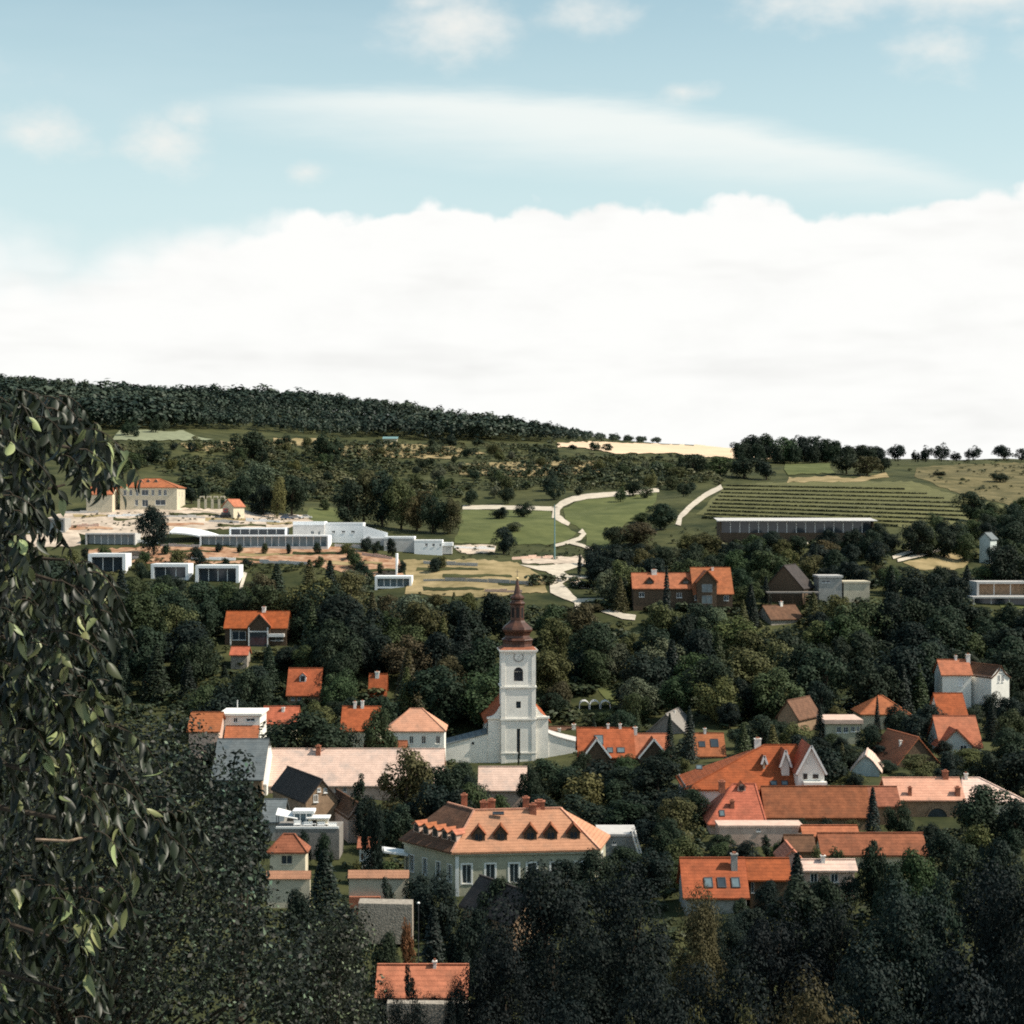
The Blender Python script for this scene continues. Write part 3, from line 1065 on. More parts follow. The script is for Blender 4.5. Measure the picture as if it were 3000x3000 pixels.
# grown-over banks that break up the building site
for k, (x0, x1, y0, h_, mt_) in enumerate([(215, 330, 1512, 4, 'dry_grass'), (330, 420, 1522, 4, 'ground'), (500, 640, 1508, 5, 'ground'), (600, 720, 1522, 5, 'dry_grass'), (470, 600, 1536, 5, 'dirt_red'),
                                           (640, 780, 1540, 4, 'ground'), (780, 880, 1534, 4, 'dry_grass'), (200, 330, 1548, 5, 'dirt_red'), (480, 640, 1616, 4, 'ground'), (700, 860, 1626, 5, 'dry_grass'),
                                           (560, 760, 1640, 5, 'ground'), (860, 1010, 1622, 5, 'ground'), (960, 1120, 1650, 6, 'dry_grass'), (1040, 1170, 1672, 5, 'ground'), (1220, 1400, 1668, 5, 'ground'),
                                           (1300, 1500, 1688, 5, 'ground'), (1240, 1420, 1726, 5, 'ground'), (1460, 1580, 1712, 4, 'ground')]):
    drape('grass_bank_terrain', strip([(x0, y0), (x0 * .66 + x1 * .34, y0 + 2), (x0 * .3 + x1 * .7, y0 - 1), (x1, y0 + 2)], h_, h_ * .5), mt_, .19 + .004 * k, 4, jag=1.4)


# ------------------------------------------------------------------ church
def build_church():
    D = 350.0
    s = D / F
    zb = -(2250 - 1500) * s
    cx = (1519 - 1500) * s
    rz = math.radians(4)
    root = empty('church', (cx, D, zb), rz)
    tag(root, 'white baroque church with clock tower and dark onion-shaped spire', 'church')
    Z = lambda py: -(py - 1500) * s - zb
    hw = 3.45
    dep = 6.9
    # tower shaft with openings on the front: belfry arch, small square window, slit
    bw, bz0, bz1 = 0.95, Z(1996), Z(1955)
    holes = [(hw - bw, hw + bw, bz0, bz1 - .9), (hw - .5, hw + .5, Z(2075), Z(2055)), (hw - .35, hw + .35, Z(2205), Z(2135))]
    t = MB()
    t.wall((-hw, 0, -2), (1, 0, 0), (0, -1, 0), 2 * hw, -2, bz1 - .9, holes, .5)
    # arch head: wall pieces above the springing
    R = bw
    zs, zt = bz1 - .9, Z(1908)
    n = 10
    arc = [(R * math.cos(math.pi * k / n), zs + .9 * math.sin(math.pi * k / n)) for k in range(n + 1)]
    t.poly([(-hw, 0, zs), (-R, 0, zs), (-R, 0, zt), (-hw, 0, zt)])
    t.poly([(R, 0, zs), (hw, 0, zs), (hw, 0, zt), (R, 0, zt)])
    for (x0, z0), (x1, z1) in zip(arc, arc[1:]):
        t.poly([(x1, 0, z1), (x0, 0, z0), (x0, 0, zt), (x1, 0, zt)])
        t.poly([(x0, 0, z0), (x1, 0, z1), (x1, .5, z1), (x0, .5, z0)])
    t.wall((hw, 0, -2), (0, 1, 0), (1, 0, 0), dep, -2, zt, [(dep / 2 - bw, dep / 2 + bw, bz0, bz1)], .5)
    t.wall((hw, dep, -2), (-1, 0, 0), (0, 1, 0), 2 * hw, -2, zt)
    t.wall((-hw, dep, -2), (0, -1, 0), (-1, 0, 0), dep, -2, zt, [(dep / 2 - bw, dep / 2 + bw, bz0, bz1)], .5)
    t.poly([(-hw, 0, zt), (hw, 0, zt), (hw, dep, zt), (-hw, dep, zt)])
    tower = t.build('tower', 'render_white', root)
    # corner pilasters
    for (x0, x1) in ((-hw - .10, -hw + .75), (hw - .75, hw + .10)):
        MB().box(x0, x1, -.13, .5, Z(2010) + .12, Z(1912)).build('pilaster', 'render_white', root)
        MB().box(x0, x1, -.13, .5, Z(2104) + .12, Z(2016)).build('pilaster', 'render_white', root)
        MB().box(x0, x1, -.13, .5, -2, Z(2110)).build('pilaster', 'render_white', root)
    # string courses and cornice
    for z, o, h in ((Z(2013), .28, .32), (Z(2107), .30, .36), (Z(2206), .20, .25)):
        c = MB()
        c.box(-hw - o, hw + o, -o, dep + o, z - h / 2, z + h / 2)
        c.box(-hw - o * .5, hw + o * .5, -o * .5, dep + o * .5, z - h, z - h / 2 - .003)
        c.build('string_course', 'render_white', root)
    c = MB()
    for z0, z1, o in ((Z(1915), Z(1912), .16), (Z(1912) + .002, Z(1908), .32), (Z(1908) + .002, Z(1904), .52)):
        c.box(-hw - o, hw + o, -o, dep + o, z0, z1)
    c.build('cornice', 'render_white', root)
    # louvres in the belfry, panes in the lower windows
    lv = MB()
    k = bz0 + .15
    while k < bz1:
        lv.prism([(-R, .22, k), (R, .22, k), (R, .42, k + .2), (-R, .42, k + .2)], .04)
        k += .28
    lv.box(-R, R, .44, .48, bz0, bz1)
    lv.build('belfry_louvre', 'metal_dark', root)
    for x0, x1, z0, z1 in ((-.5, .5, Z(2075), Z(2055)), (-.35, .35, Z(2205), Z(2135))):
        f = MB()
        for b in ((x0, x0 + .07, z0, z1), (x1 - .07, x1, z0, z1), (x0 + .07, x1 - .07, z0, z0 + .07), (x0 + .07, x1 - .07, z1 - .07, z1)):
            f.box(b[0], b[1], .3, .36, b[2], b[3])
        fr = f.build('window', 'wood', root)
        MB().box(x0 + .07, x1 - .07, .33, .35, z0 + .07, z1 - .07).build('pane', 'glass', fr)
    # clock
    czz, r = Z(1925), .92
    ck = MB()
    seg = 28
    ring = [(r * math.cos(2 * math.pi * q / seg), r * math.sin(2 * math.pi * q / seg)) for q in range(seg)]
    ck.prism([(a, -.10, czz + b) for a, b in ring], bottom=[(a, .02, czz + b) for a, b in ring])
    clock = ck.build('clock_face', 'render_white', root)
    rg = MB()
    for q in range(seg):
        (a0, b0), (a1, b1) = ring[q], ring[(q + 1) % seg]
        rg.prism([(a0 * 1.08, -.14, czz + b0 * 1.08), (a1 * 1.08, -.14, czz + b1 * 1.08), (a1 * .95, -.14, czz + b1 * .95), (a0 * .95, -.14, czz + b0 * .95)],
                 bottom=[(a0 * 1.08, -.02, czz + b0 * 1.08), (a1 * 1.08, -.02, czz + b1 * 1.08), (a1 * .95, -.02, czz + b1 * .95), (a0 * .95, -.02, czz + b0 * .95)])
    rg.build('clock_rim', 'wood_grey', clock)
    for q in range(12):
        an = q * math.pi / 6
        sx, cz_ = math.sin(an), math.cos(an)
        MB().bar((sx * .70, -.12, czz + cz_ * .70), (sx * .85, -.12, czz + cz_ * .85), .07, .03).build('hour_mark', 'metal_dark', clock)
    MB().bar((-.1, -.135, czz - .14), (.33, -.135, czz + .42), .12, .03).build('hour_hand', 'metal_dark', clock)
    MB().bar((.10, -.165, czz + .18), (-.30, -.165, czz - .60), .09, .03).build('minute_hand', 'metal_dark', clock)
    # spire: skirt, waist, onion, lantern, upper bulb, needle (eight-sided)
    ccy = dep / 2
    px = lambda v: v * .3106 * s
    ck8 = 1 / math.cos(math.pi / 8)
    sk = MB()
    a, b = hw + .42, hw * .84
    z0, z1 = Z(1904) + .003, Z(1897)
    sq = [(-a, ccy - a), (a, ccy - a), (a, ccy + a), (-a, ccy + a)]
    sq2 = [(-b, ccy - b), (b, ccy - b), (b, ccy + b), (-b, ccy + b)]
    for q in range(4):
        w_ = (q + 1) % 4
        sk.poly([(*sq[q], z0), (*sq[w_], z0), (*sq2[w_], z1), (*sq2[q], z1)])
    sk.poly([(*p, z1) for p in sq2])
    sk.build('spire_skirt', 'tile_rust', root)
    prof = [(138, 798), (134, 770), (136, 742), (146, 732), (140, 722), (118, 712), (112, 690), (122, 668), (136, 650), (140, 632), (132, 612), (104, 588), (78, 566), (66, 548)]
    sp = MB().lathe([(px(r_) * ck8, Z(1650 + y_ * .3106)) for r_, y_ in prof], 8, 0, ccy).build('spire_onion', 'copper', root)
    prof = [(63, 546), (63, 402), (70, 398), (74, 384), (66, 374), (56, 366), (54, 352), (66, 338), (64, 322), (46, 310), (33, 296), (24, 250), (15, 200), (8, 158), (3, 148)]
    MB().lathe([(px(r_) * ck8, Z(1650 + y_ * .3106)) for r_, y_ in prof], 8, 0, ccy).build('spire_lantern', 'copper', root)
    for q in range(8):
        an = math.pi / 4 * q
        rr = px(63) + .02
        c_, s_ = math.cos(an), math.sin(an)
        o = Vector((c_ * rr, ccy + s_ * rr, 0))
        tg = Vector((-s_, c_, 0))
        z0, z1 = Z(1650 + 520 * .3106), Z(1650 + 425 * .3106)
        MB().prism([o + tg * .3 * k + Vector((0, 0, zz)) for k, zz in ((-1, z0), (1, z0), (1, z1), (-1, z1))],
                   .05, (-c_, -s_, 0)).build('lantern_louvre', 'dark_hole', root)
    zt2 = Z(1650 + 150 * .3106)
    ball = MB()
    ball.lathe([(.02, zt2 - .3), (.27, zt2 - .18), (.36, zt2), (.27, zt2 + .18), (.03, zt2 + .3)], 10, 0, ccy)
    fin = ball.build('finial_ball', 'gold', root)
    MB().bar((0, ccy, zt2 + .2), (0, ccy, zt2 + 1.9), .09).bar((-.45, ccy, zt2 + 1.35), (.45, ccy, zt2 + 1.35), .09).build('finial_cross', 'metal_dark', fin)
    # facade with scooped shoulders either side of the tower
    fw = 6.2
    zc = Z(2104)
    zk = Z(2064)
    fac = MB()
    pts = [(-fw, zc)]
    for q in range(9):
        u = q / 8
        pts.append((-fw + .3 + (fw - hw - .3) * u, zc + .25 + (zk - zc - .2) * (u ** 1.9)))
    left = [(x, z) for x, z in pts] + [(-hw + .2, zk + .05), (-hw + .2, -2), (-fw, -2)]
    fac.prism([(x, .8, z) for x, z in left], bottom=[(x, 1.5, z) for x, z in left])
    fac.build('facade', 'render_white', root)
    fac = MB()
    right = [(-x, z) for x, z in left][::-1]
    fac.prism([(x, .8, z) for x, z in right], bottom=[(x, 1.5, z) for x, z in right])
    fac.build('facade', 'render_white', root)
    for sx in (-1, 1):
        x0, x1 = sorted((sx * (fw + .25), sx * (hw + .32)))
        MB().box(x0, x1, .45, 1.2, zc - .18, zc + .2).build('facade_cornice', 'render_white', root)
    # nave with tiled roof behind
    nl = 24.0
    nv = MB()
    nw = fw - .15
    ze = zc - .3
    zr = Z(2022)
    for sx in (-1, 1):
        hs = [(2.0 + 6 * q, 3.6 + 6 * q, ze - 6.5, ze - 2.0) for q in range(4)]
        if sx < 0:
            nv.wall((-nw, 1.5 + nl, -2), (0, -1, 0), (-1, 0, 0), nl, -2, ze, [(nl - h[1], nl - h[0], h[2], h[3]) for h in hs], .4)
        else:
            nv.wall((nw, 1.5, -2), (0, 1, 0), (1, 0, 0), nl, -2, ze, hs, .4)
    nv.wall((nw, 1.5 + nl, -2), (-1, 0, 0), (0, 1, 0), 2 * nw, -2, ze)
    nv.poly([(nw, 1.5 + nl, ze), (-nw, 1.5 + nl, ze), (0, 1.5 + nl, zr - .1)])
    nv.build('nave', 'render_white', root)
    for q in range(4):
        y0 = 1.5 + 2.0 + 6 * q
        for sx in (-1, 1):
            MB().box(sx * (nw - .35) - .02, sx * (nw - .35) + .02, y0, y0 + 1.6, ze - 6.5, ze - 2.0).build('nave_pane', 'glass', root)
    rf = MB()
    for sx in (-1, 1):
        q = [(sx * (nw + .8), 1.3, ze - .75), (sx * (nw + .8), 1.8 + nl, ze - .75), (0, 1.8 + nl, zr), (0, 1.3, zr)]
        rf.prism(q if sx > 0 else q[::-1], .25)
    rf.build('nave_roof', 'tile_orange', root)
    # low side chapels with sloping fronts
    zl0, zl1 = Z(2151), Z(2184)
    for sx in (-1, 1):
        x0, x1 = sx * (fw - .05), sx * (fw + (9.4 if sx < 0 else 8.0))
        y0, y1 = 1.0, 9.0
        top = []
        for q in range(7):
            u = q / 6
            top.append((x0 + (x1 - x0) * u, zl0 + (zl1 - zl0) * (u if sx < 0 else u ** .75)))
        poly = top + [(x1, -2), (x0, -2)]
        ch = MB()
        f = [(x, y0, z) for x, z in poly]
        bk = [(x, y1, z) for x, z in poly]
        if sx < 0:
            f, bk = f[::-1], bk[::-1]
        ch.prism(f, bottom=bk)
        ch.build('chapel', 'render_white', root)
        cp = MB()
        for (xa, za), (xb, zb_) in zip(top, top[1:]):
            q = [(xa, y0 - .2, za + .16), (xb, y0 - .2, zb_ + .16), (xb, y1 + .2, zb_ + .16), (xa, y1 + .2, za + .16)]
            cp.prism(q if sx > 0 else q[::-1], .15)
        cp.build('chapel_roof', 'concrete' if sx > 0 else 'slate', root)
    x = -fw - 3.1
    rr = [(x + .28 * math.cos(2 * math.pi * q / 12), Z(2178) + .28 * math.sin(2 * math.pi * q / 12)) for q in range(12)]
    MB().prism([(a_, .94, b_) for a_, b_ in rr], bottom=[(a_, 1.02, b_) for a_, b_ in rr]).build('round_vent', 'dark_hole', root)
    # downpipe at the corner of nave and facade
    MB().tube([(-fw - .12, 1.4, ze - .6), (-fw - .12, 1.4, zl0 - .2)], [.12, .12], 6).build('downpipe', 'metal_dark', root)
    PROTECT.append((1440, 1600, 1700, 2235, D))
    PROTECT.append((1330, 1470, 2020, 2215, D))
    PROTECT.append((1590, 1675, 2150, 2205, D))


build_church()


# ------------------------------------------------------------------ manor with five dormers
def build_manor():
    D = 230.0
    z_eave = -45.9
    z_base = -52.6
    A = Vector(((1322 - 1500) * D / F, D, 0))
    B = Vector((12.0, 232.2, 0))
    Cc = Vector((-15.9, 239.5, 0))
    Bb = Vector((14.0, 242.5, 0))
    Cb = Vector((-9.0, 246.0, 0))
    org = Vector(((A.x + B.x) / 2, D + 6, z_base))
    root = empty('manor_house', org)
    tag(root, 'olive plastered manor with salmon tiled roof and five gabled dormers', 'manor house')
    ze = z_eave - z_base
    zr = ze + 4.75
    loc = lambda v, z: (v.x - org.x, v.y - org.y, z)
    e = [A, B, Bb, Cb, Cc]
    R1 = Vector(((1390 - 1500) * 235.6 / F, 235.6, 0))
    R2 = Vector(((1643 - 1500) * 237.5 / F, 237.3, 0))
    R3 = Vector(((1312 - 1500) * 241.5 / F, 241.5, 0))
    rf = MB()
    k = .25
    front = [loc(A, ze), loc(B, ze), loc(R2, zr), loc(R1, zr)]
    rf.prism(front, k)
    rf.prism([loc(B, ze), loc(Bb, ze), loc(R2, zr)], k)
    rf.prism([loc(Bb, ze), loc(Cb, ze), loc(R3, zr), loc(R1, zr), loc(R2, zr)], k)
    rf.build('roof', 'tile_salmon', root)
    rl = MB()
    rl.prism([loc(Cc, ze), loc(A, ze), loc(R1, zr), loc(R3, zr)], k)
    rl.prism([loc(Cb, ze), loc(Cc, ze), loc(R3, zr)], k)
    rl.build('roof', 'tile_brown', root)  # brown tile paints in the shade of this left slope
    rr = MB()
    for p, q in ((R1, R2), (R1, R3)):
        rr.bar(Vector(loc(p, zr + .05)), Vector(loc(q, zr + .05)), .3, .2)
    for p, q in ((A, R1), (B, R2)):
        rr.bar(Vector(loc(p, ze + .06)), Vector(loc(q, zr + .04)), .28, .16)
    rr.build('ridge_tiles', 'tile_salmon', root)
    # walls set in from the eaves
    ctr = sum(e, Vector()) / 5
    ins = [v + (ctr - v).normalized() * .75 for v in e]
    iA, iB, iBb, iCb, iCc = ins

    def side(p, q, wn, frame_s=.22):
        u = (q - p)
        ln = u.length
        u.normalize()
        n = Vector((u.y, -u.x, 0))
        hs = [(a - w / 2, a + w / 2, z0, z0 + h) for a, z0, w, h in wn]
        m = MB()
        m.wall(loc(p, -3), u, n, ln, -3, ze - .05, hs, .25)
        m.build('wall', 'render_olive', root)
        for a, z0, w, h in wn:
            o = Vector(loc(p, z0)) + u * (a - w / 2)
            window_part(root, o, u, n, w, h, 'trim', 'glass', depth=.2, surround=frame_s)
        return u, n, ln
    lnA = (iB - iA).length
    zw = -(2592 - 1500) * D / F - z_base
    hwin = 2.55
    xs = [((px - 1500) * D / F - iA.x) for px in (1367, 1437, 1507, 1560, 1630, 1700)]
    u, n, ln = side(iA, iB, [(max(a, .8), .9, 1.25, 2.2) for a in xs] + [(max(a, .8), zw, 1.25, hwin) for a in xs]) if zw > 3.4 else side(iA, iB, [(max(a, .8), zw, 1.25, hwin) for a in xs])
    lnC = (iA - iCc).length
    side(iCc, iA, [(lnC * t, zw + .1, .95, 2.3) for t in (.16, .42, .68, .9)], .1)
    side(iB, iBb, [(3, zw, 1.2, hwin), (6.5, zw, 1.2, hwin)])
    side(iBb, iCb, [])
    side(iCb, iCc, [])
    # eaves cornice
    co = MB()
    for p, q in ((iA, iB), (iCc, iA)):
        uu = (q - p).normalized()
        nn = Vector((uu.y, -uu.x, 0))
        a, b = p + nn * .01, q + nn * .01
        co.prism([loc(a, ze - .55), loc(b, ze - .55), loc(b, ze - .12), loc(a, ze - .12)], .3, nn)
    co.build('eaves_cornice', 'render_olive', root)
    # quoin strip at the near corner
    MB().box(iA.x - org.x + .05, iA.x - org.x + .55, iA.y - org.y - .08, iA.y - org.y - .005, -2, ze - .6).build('quoin', 'trim', root)
    # dormers on the front slope
    slope = math.atan2(zr - ze, 5.55)
    for px in (1402, 1467, 1554, 1614, 1681):
        f = .24
        y = 230.2 + (px - 1322) * .005 + 5.55 * f
        x = (px - 1500) * y / F
        dormer_part(root, x - org.x, y - org.y, ze + (zr - ze) * f, 1.75, 1.15, slope, 'tile_rust', 'wood', 48)
    # dormers on the shaded left slope
    uL = (A - Cc).normalized()
    nL = Vector((uL.y, -uL.x, 0))
    yaw = math.atan2(nL.x, -nL.y)
    lnL = (A - Cc).length
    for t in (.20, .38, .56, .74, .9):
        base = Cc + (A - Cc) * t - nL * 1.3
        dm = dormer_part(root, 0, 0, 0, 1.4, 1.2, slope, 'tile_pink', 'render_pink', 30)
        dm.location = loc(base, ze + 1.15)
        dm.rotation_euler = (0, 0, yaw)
    # chimneys
    for px, y, h, w in ((1360, 241.0, 1.9, .8), (1418, 237.2, 1.3, 1.0), (1440, 237.6, 1.6, 1.0), (1541, 239.2, 1.7, .9), (1562, 236.4, .9, .9), (1582, 237.4, 1.4, 1.3)):
        x = (px - 1500) * y / F
        chimney_part(root, x - org.x, y - org.y, zr - 1.6, zr + h * .6, w, w, 'brick')
    skylight_part(root, (1460 - 1500) * 236 / F - org.x, 235.0 - org.y, zr - .35, slope, 1.6, .5, 'glass')
    PROTECT.append((1180, 1760, 2355, 2560, D))


build_manor()

# ------------------------------------------------------------------ houses of the village
house('plastered_cottage', 'small cream cottage with red pyramid roof and one dark square window', 225, 783, 902, 2443, 2492, 2560, 'hip', 'tile_rust', 'render_cream', 50,
      wins=[(840, 2519, 34, 27)], vis=2545, oh=.35, frame='render_cream')
house('monastery_wing', 'long monastery range with very pale pink tiled roof beside the church', 300, 775, 1300, 2193, 2298, 2345, 'gable_x', 'tile_pale', 'render_pink', 42,
      chim=[(923, .15, 1.3, .8)], chim_mat='brick', wins=[(985, 2312, 10, 16), (1010, 2312, 10, 16)], vis=2300)
house('slate_wing', 'blue grey slate roofed wing joined to the pale pink monastery roof', 296, 618, 773, 2164, 2280, 2345, 'gable_x', 'slate', 'render_brown', 42, vis=2262)
house('white_firewall', 'white verge wall between the slate roof and the pale pink roof', 298, 768, 778, 2188, 2292, 2340, 'gable_x', 'trim', 'render_white', 42, depth=10.4, cat='wall', vis=2290, oe=.02, oh=.5)
r, rf, q = house('white_townhouse', 'white townhouse with two small windows above a pink lean-to roof', 332, 640, 768, 2090, 2096, 2170, 'flat', 'render_white', 'render_white',
                 depth=9, wins=[(690, 2110, 12, 14), (734, 2109, 26, 9)], vis=2165)
MB().prism([(-q['w'] / 2 + 1, -7.2, q['ze'] - 4.5), (q['w'] / 2, -7.2, q['ze'] - 4.5), (q['w'] / 2, -4.55, q['ze'] - 1.9), (-q['w'] / 2 + 1, -4.55, q['ze'] - 1.9)], .2).build('lean_to_roof', 'tile_pink', r)
MB().box(-q['w'] / 2 + 1.2, q['w'] / 2 - .2, -6.9, -4.52, -4, q['ze'] - 4.75).build('lean_to_wall', 'render_white', r)
MB().box(-1.2, -1.05, -1, -.85, q['ze'], q['ze'] + 2.6).build('roof_mast', 'trim', r)
house('pink_tiled_house', 'pale pink roofed house half hidden behind the leaning evergreen', 326, 548, 646, 2086, 2140, 2175, 'gable_x', 'tile_pink', 'render_pink', 38, vis=2130)
house('orange_roofed_house', 'orange roofed house behind the broad tree beside the white townhouse', 346, 765, 872, 2069, 2118, 2150, 'gable_x', 'tile_orange', 'render_cream', 40, vis=2110, chim=[(825, .3, .6)])
house('orange_roofed_house', 'orange roofed house with two small chimneys behind the salmon hipped roof', 345, 996, 1112, 2069, 2138, 2170, 'gable_x', 'tile_orange', 'render_cream', 42,
      chim=[(1034, .05, 1.0), (1056, .05, 1.2)], vis=2120)
house('hipped_house', 'white house with salmon hipped roof and small dark windows left of the church', 335, 1126, 1307, 2075, 2139, 2194, 'hip', 'tile_salmon', 'render_white', 40,
      wins=[(1205, 2168, 12, 22), (1241, 2168, 13, 23), (1283, 2168, 13, 23)], vis=2190, oh=.4, frame='render_white')
house('low_red_outbuilding', 'low red tiled roof just above the pale pink monastery ridge', 318, 1064, 1192, 2170, 2196, 2215, 'gable_x', 'tile_rust', 'render_cream', 30, vis=2194)
house('pale_roofed_outbuilding', 'pale pink roofed outbuilding below the church between two dark trees', 288, 1400, 1545, 2246, 2312, 2335, 'gable_x', 'tile_pale', 'render_pink', 40, vis=2310)
house('brown_gabled_house', 'dark roofed house with a brown plaster gable and two small windows', 268, 820, 930, 2285, 2350, 2400, 'gable_y', 'tile_dark', 'render_brown', depth=15, rot=28,
      wins=[(866, 2316, 10, 11), (886, 2319, 10, 14), (856, 2340, 14, 22, 'wood')], vis=2360, oh=.3)
house('scroll_gabled_house', 'narrow house with a pale curved gable and one round window', 262, 974, 1036, 2352, 2398, 2455, 'gable_y', 'tile_brown', 'render_pink', depth=13, rot=20,
      wins=[(1000, 2380, 11, 12), (1010, 2426, 9, 10)], vis=2440, oh=.15, bell=.35)
house('grey_lean_to', 'grey sheet roofed outbuilding left of the brown gable', 262, 764, 832, 2341, 2404, 2430, 'gable_x', 'slate', 'render_grey', 35, vis=2400)


def terrace():
    D = 250.0
    s = D / F
    root = empty('terrace_wall', ((900 - 1500) * s, D, -(2458 - 1500) * s))
    tag(root, 'dark garden terrace wall with white parapet below the brown gable', 'wall')
    zt = (2458 - 2428) * s
    MB().box((806 - 900) * s, (994 - 900) * s, 0, 6, -3, zt).build('wall', 'wood_grey', root)
    MB().box((808 - 900) * s, (992 - 900) * s, -.06, .3, zt + .003, zt + .3).build('parapet', 'trim', root)
    for k, (x, w_, h_) in enumerate(((868, 1.0, .9), (884, .5, .6), (900, 1.3, .75), (917, .6, 1.0), (938, 1.1, .7), (955, .5, .9), (972, 1.2, .6))):
        x = (x - 900) * s
        c_ = empty('garden_chair', ((900 - 1500) * s + x, D + 1.0 + .25 * (k % 2), -(2458 - 1500) * s + zt + .01))
        tag(c_, 'white garden chair on the terrace, %s from the conservatory' % ('first second third fourth fifth sixth seventh'.split()[k]), 'chair', 'white terrace furniture')
        MB().box(-w_ / 2, w_ / 2, -.3, .3, h_ * .45, h_ * .55).build('seat', 'trim', c_)
        MB().box(-w_ / 2, w_ / 2, .31, .38, h_ * .45, h_ * 1.1).build('backrest', 'trim', c_)
        for lx in (-w_ / 2 + .05, w_ / 2 - .05):
            for ly in (-.25, .25):
                MB().box(lx - .04, lx + .04, ly - .04, ly + .04, 0, h_ * .449).build('leg', 'trim', c_)
    PROTECT.append((806, 994, 2360, 2452, D))
    c = empty('conservatory', ((884 - 1500) * s, D + 3.0, -(2428 - 1500) * s + .01))
    tag(c, 'white framed glass conservatory standing on the garden terrace', 'conservatory')
    w, h, d = 2.7, 2.4, 2.2
    for x in (-w / 2, -w / 6, w / 6, w / 2):
        for y in (-d / 2, d / 2):
            MB().box(x - .08, x + .08, y - .08, y + .08, 0, h - .5).build('post', 'trim', c)
    MB().box(-w / 2 - .25, w / 2 + .25, -d / 2 - .25, d / 2 + .25, h - .498, h - .1).build('roof', 'trim', c)
    MB().box(-w / 2 + .1, w / 2 - .1, -d / 2 - .01, -d / 2 + .01, .3, h - .52).build('pane', 'glass_sky', c)
    MB().box(-w / 2 - .02, w / 2 + .02, -d / 2 - .1, d / 2 + .1, 0, .28).build('plinth', 'trim', c)
    g = empty('garden_shed', ((928 - 1500) * s, D + 2.4, -(2428 - 1500) * s + .01))
    tag(g, 'white flat roofed garden shed beside the conservatory', 'shed')
    MB().box(-1.4, 1.4, -1, 1, 0, 1.2).build('wall', 'render_cream', g)
    MB().box(-1.7, 1.7, -1.3, 1.3, 1.202, 1.4).build('roof', 'trim', g)
    MB().box(-.9, -.2, -1.03, -1.002, .1, 1.0).build('door', 'dark_hole', g)
    a = empty('awning', ((836 - 1500) * s, D + 2.6, -(2428 - 1500) * s + .01))
    tag(a, 'white sloping awning at the end of the terrace near the grey roof', 'awning')
    MB().prism([(-1.6, -1.2, 1.8), (1.6, -1.2, 1.2), (1.6, 1.2, 1.6), (-1.6, 1.2, 2.4)], .1).build('canopy', 'trim', a)
    for x, y, z in ((-1.5, -1.1, 1.7), (1.5, -1.1, 1.12), (-1.5, 1.1, 2.25), (1.5, 1.1, 1.5)):
        MB().box(x - .05, x + .05, y - .05, y + .05, 0, z).build('post', 'metal_dark', a)


terrace()


def tiled_wall(label, D, pxl, pxr, pyt, pyb, wallm, capm='tile_salmon', cap_h=0.9, thick=.6, extra=None):
    s = D / F
    z0 = -(pyb - 1500) * s
    root = empty('garden_wall', ((pxl + pxr) / 2 * s - 1500 * s, D, z0))
    tag(root, label, 'wall')
    w = (pxr - pxl) * s / 2
    h = (pyb - pyt) * s
    MB().box(-w, w, 0, thick, -2.5, h - cap_h - .003).build('wall', wallm, root)
    m = MB()
    for sy in (0, 1):
        q = [(-w - .1, -.3, h - cap_h), (w + .1, -.3, h - cap_h), (w + .1, thick / 2, h), (-w - .1, thick / 2, h)]
        if sy:
            q = [(a, thick - b, c) for a, b, c in q][::-1]
        m.prism(q, .1)
    m.build('tile_coping', capm, root)
    PROTECT.append((pxl, pxr, pyt, pyb - 8, D))
    return root, w, h


tiled_wall('plastered garden wall with tile coping below the cream cottage', 214, 782, 908, 2552, 2602, 'render_cream')
r, w, h = tiled_wall('plastered garden wall with tile coping running up to the manor', 214, 1022, 1196, 2550, 2622, 'render_cream')
MB().box(-w + .1, -w + 4.0, -.7, -.06, -2.5, -.1).build('brick_footing', 'brick', r)
st = empty('stone_wall', P(1127, 2715, 200))
tag(st, 'rough grey stone wall block below the tiled garden wall', 'wall')
MB().prism([(-3.1, 0, 2.75), (3.2, 0, 2.6), (3.2, 2.6, 2.6), (-3.1, 2.6, 2.75)], bottom=[(-3.15, -.1, -2), (3.25, -.1, -2), (3.25, 2.7, -2), (-3.15, 2.7, -2)]).build('wall', 'stone', st)
PROTECT.append((1048, 1204, 2644, 2705, 200))
house('garden_hut', 'small white hut with rust red roof left of the manor', 243, 1046, 1112, 2454, 2480, 2535, 'gable_x', 'tile_rust', 'render_white', 30, wins=[(1060, 2510, 10, 22, 'wood')], vis=2530)


def carport(name, label, D, pxl, pxr, py0, py1, pyb, depth, mat='paint_white', thick=.28):
    s = D / F
    r_ = empty(name, P((pxl + pxr) / 2, pyb, D))
    tag(r_, label, 'carport')
    w = (pxr - pxl) * s / 2
    z0, z1 = (pyb - py0) * s, (pyb - py1) * s
    MB().prism([(-w, 0, z0), (w, 0, z1), (w, depth, z1), (-w, depth, z0)], thick).build('roof', mat, r_)
    for x, z in ((-w + .2, z0), (w - .2, z1)):
        for y in (.2, depth - .2):
            MB().box(x - .08, x + .08, y - .08, y + .08, -1, z - thick - .01).build('post', 'metal_dark', r_)
    return r_


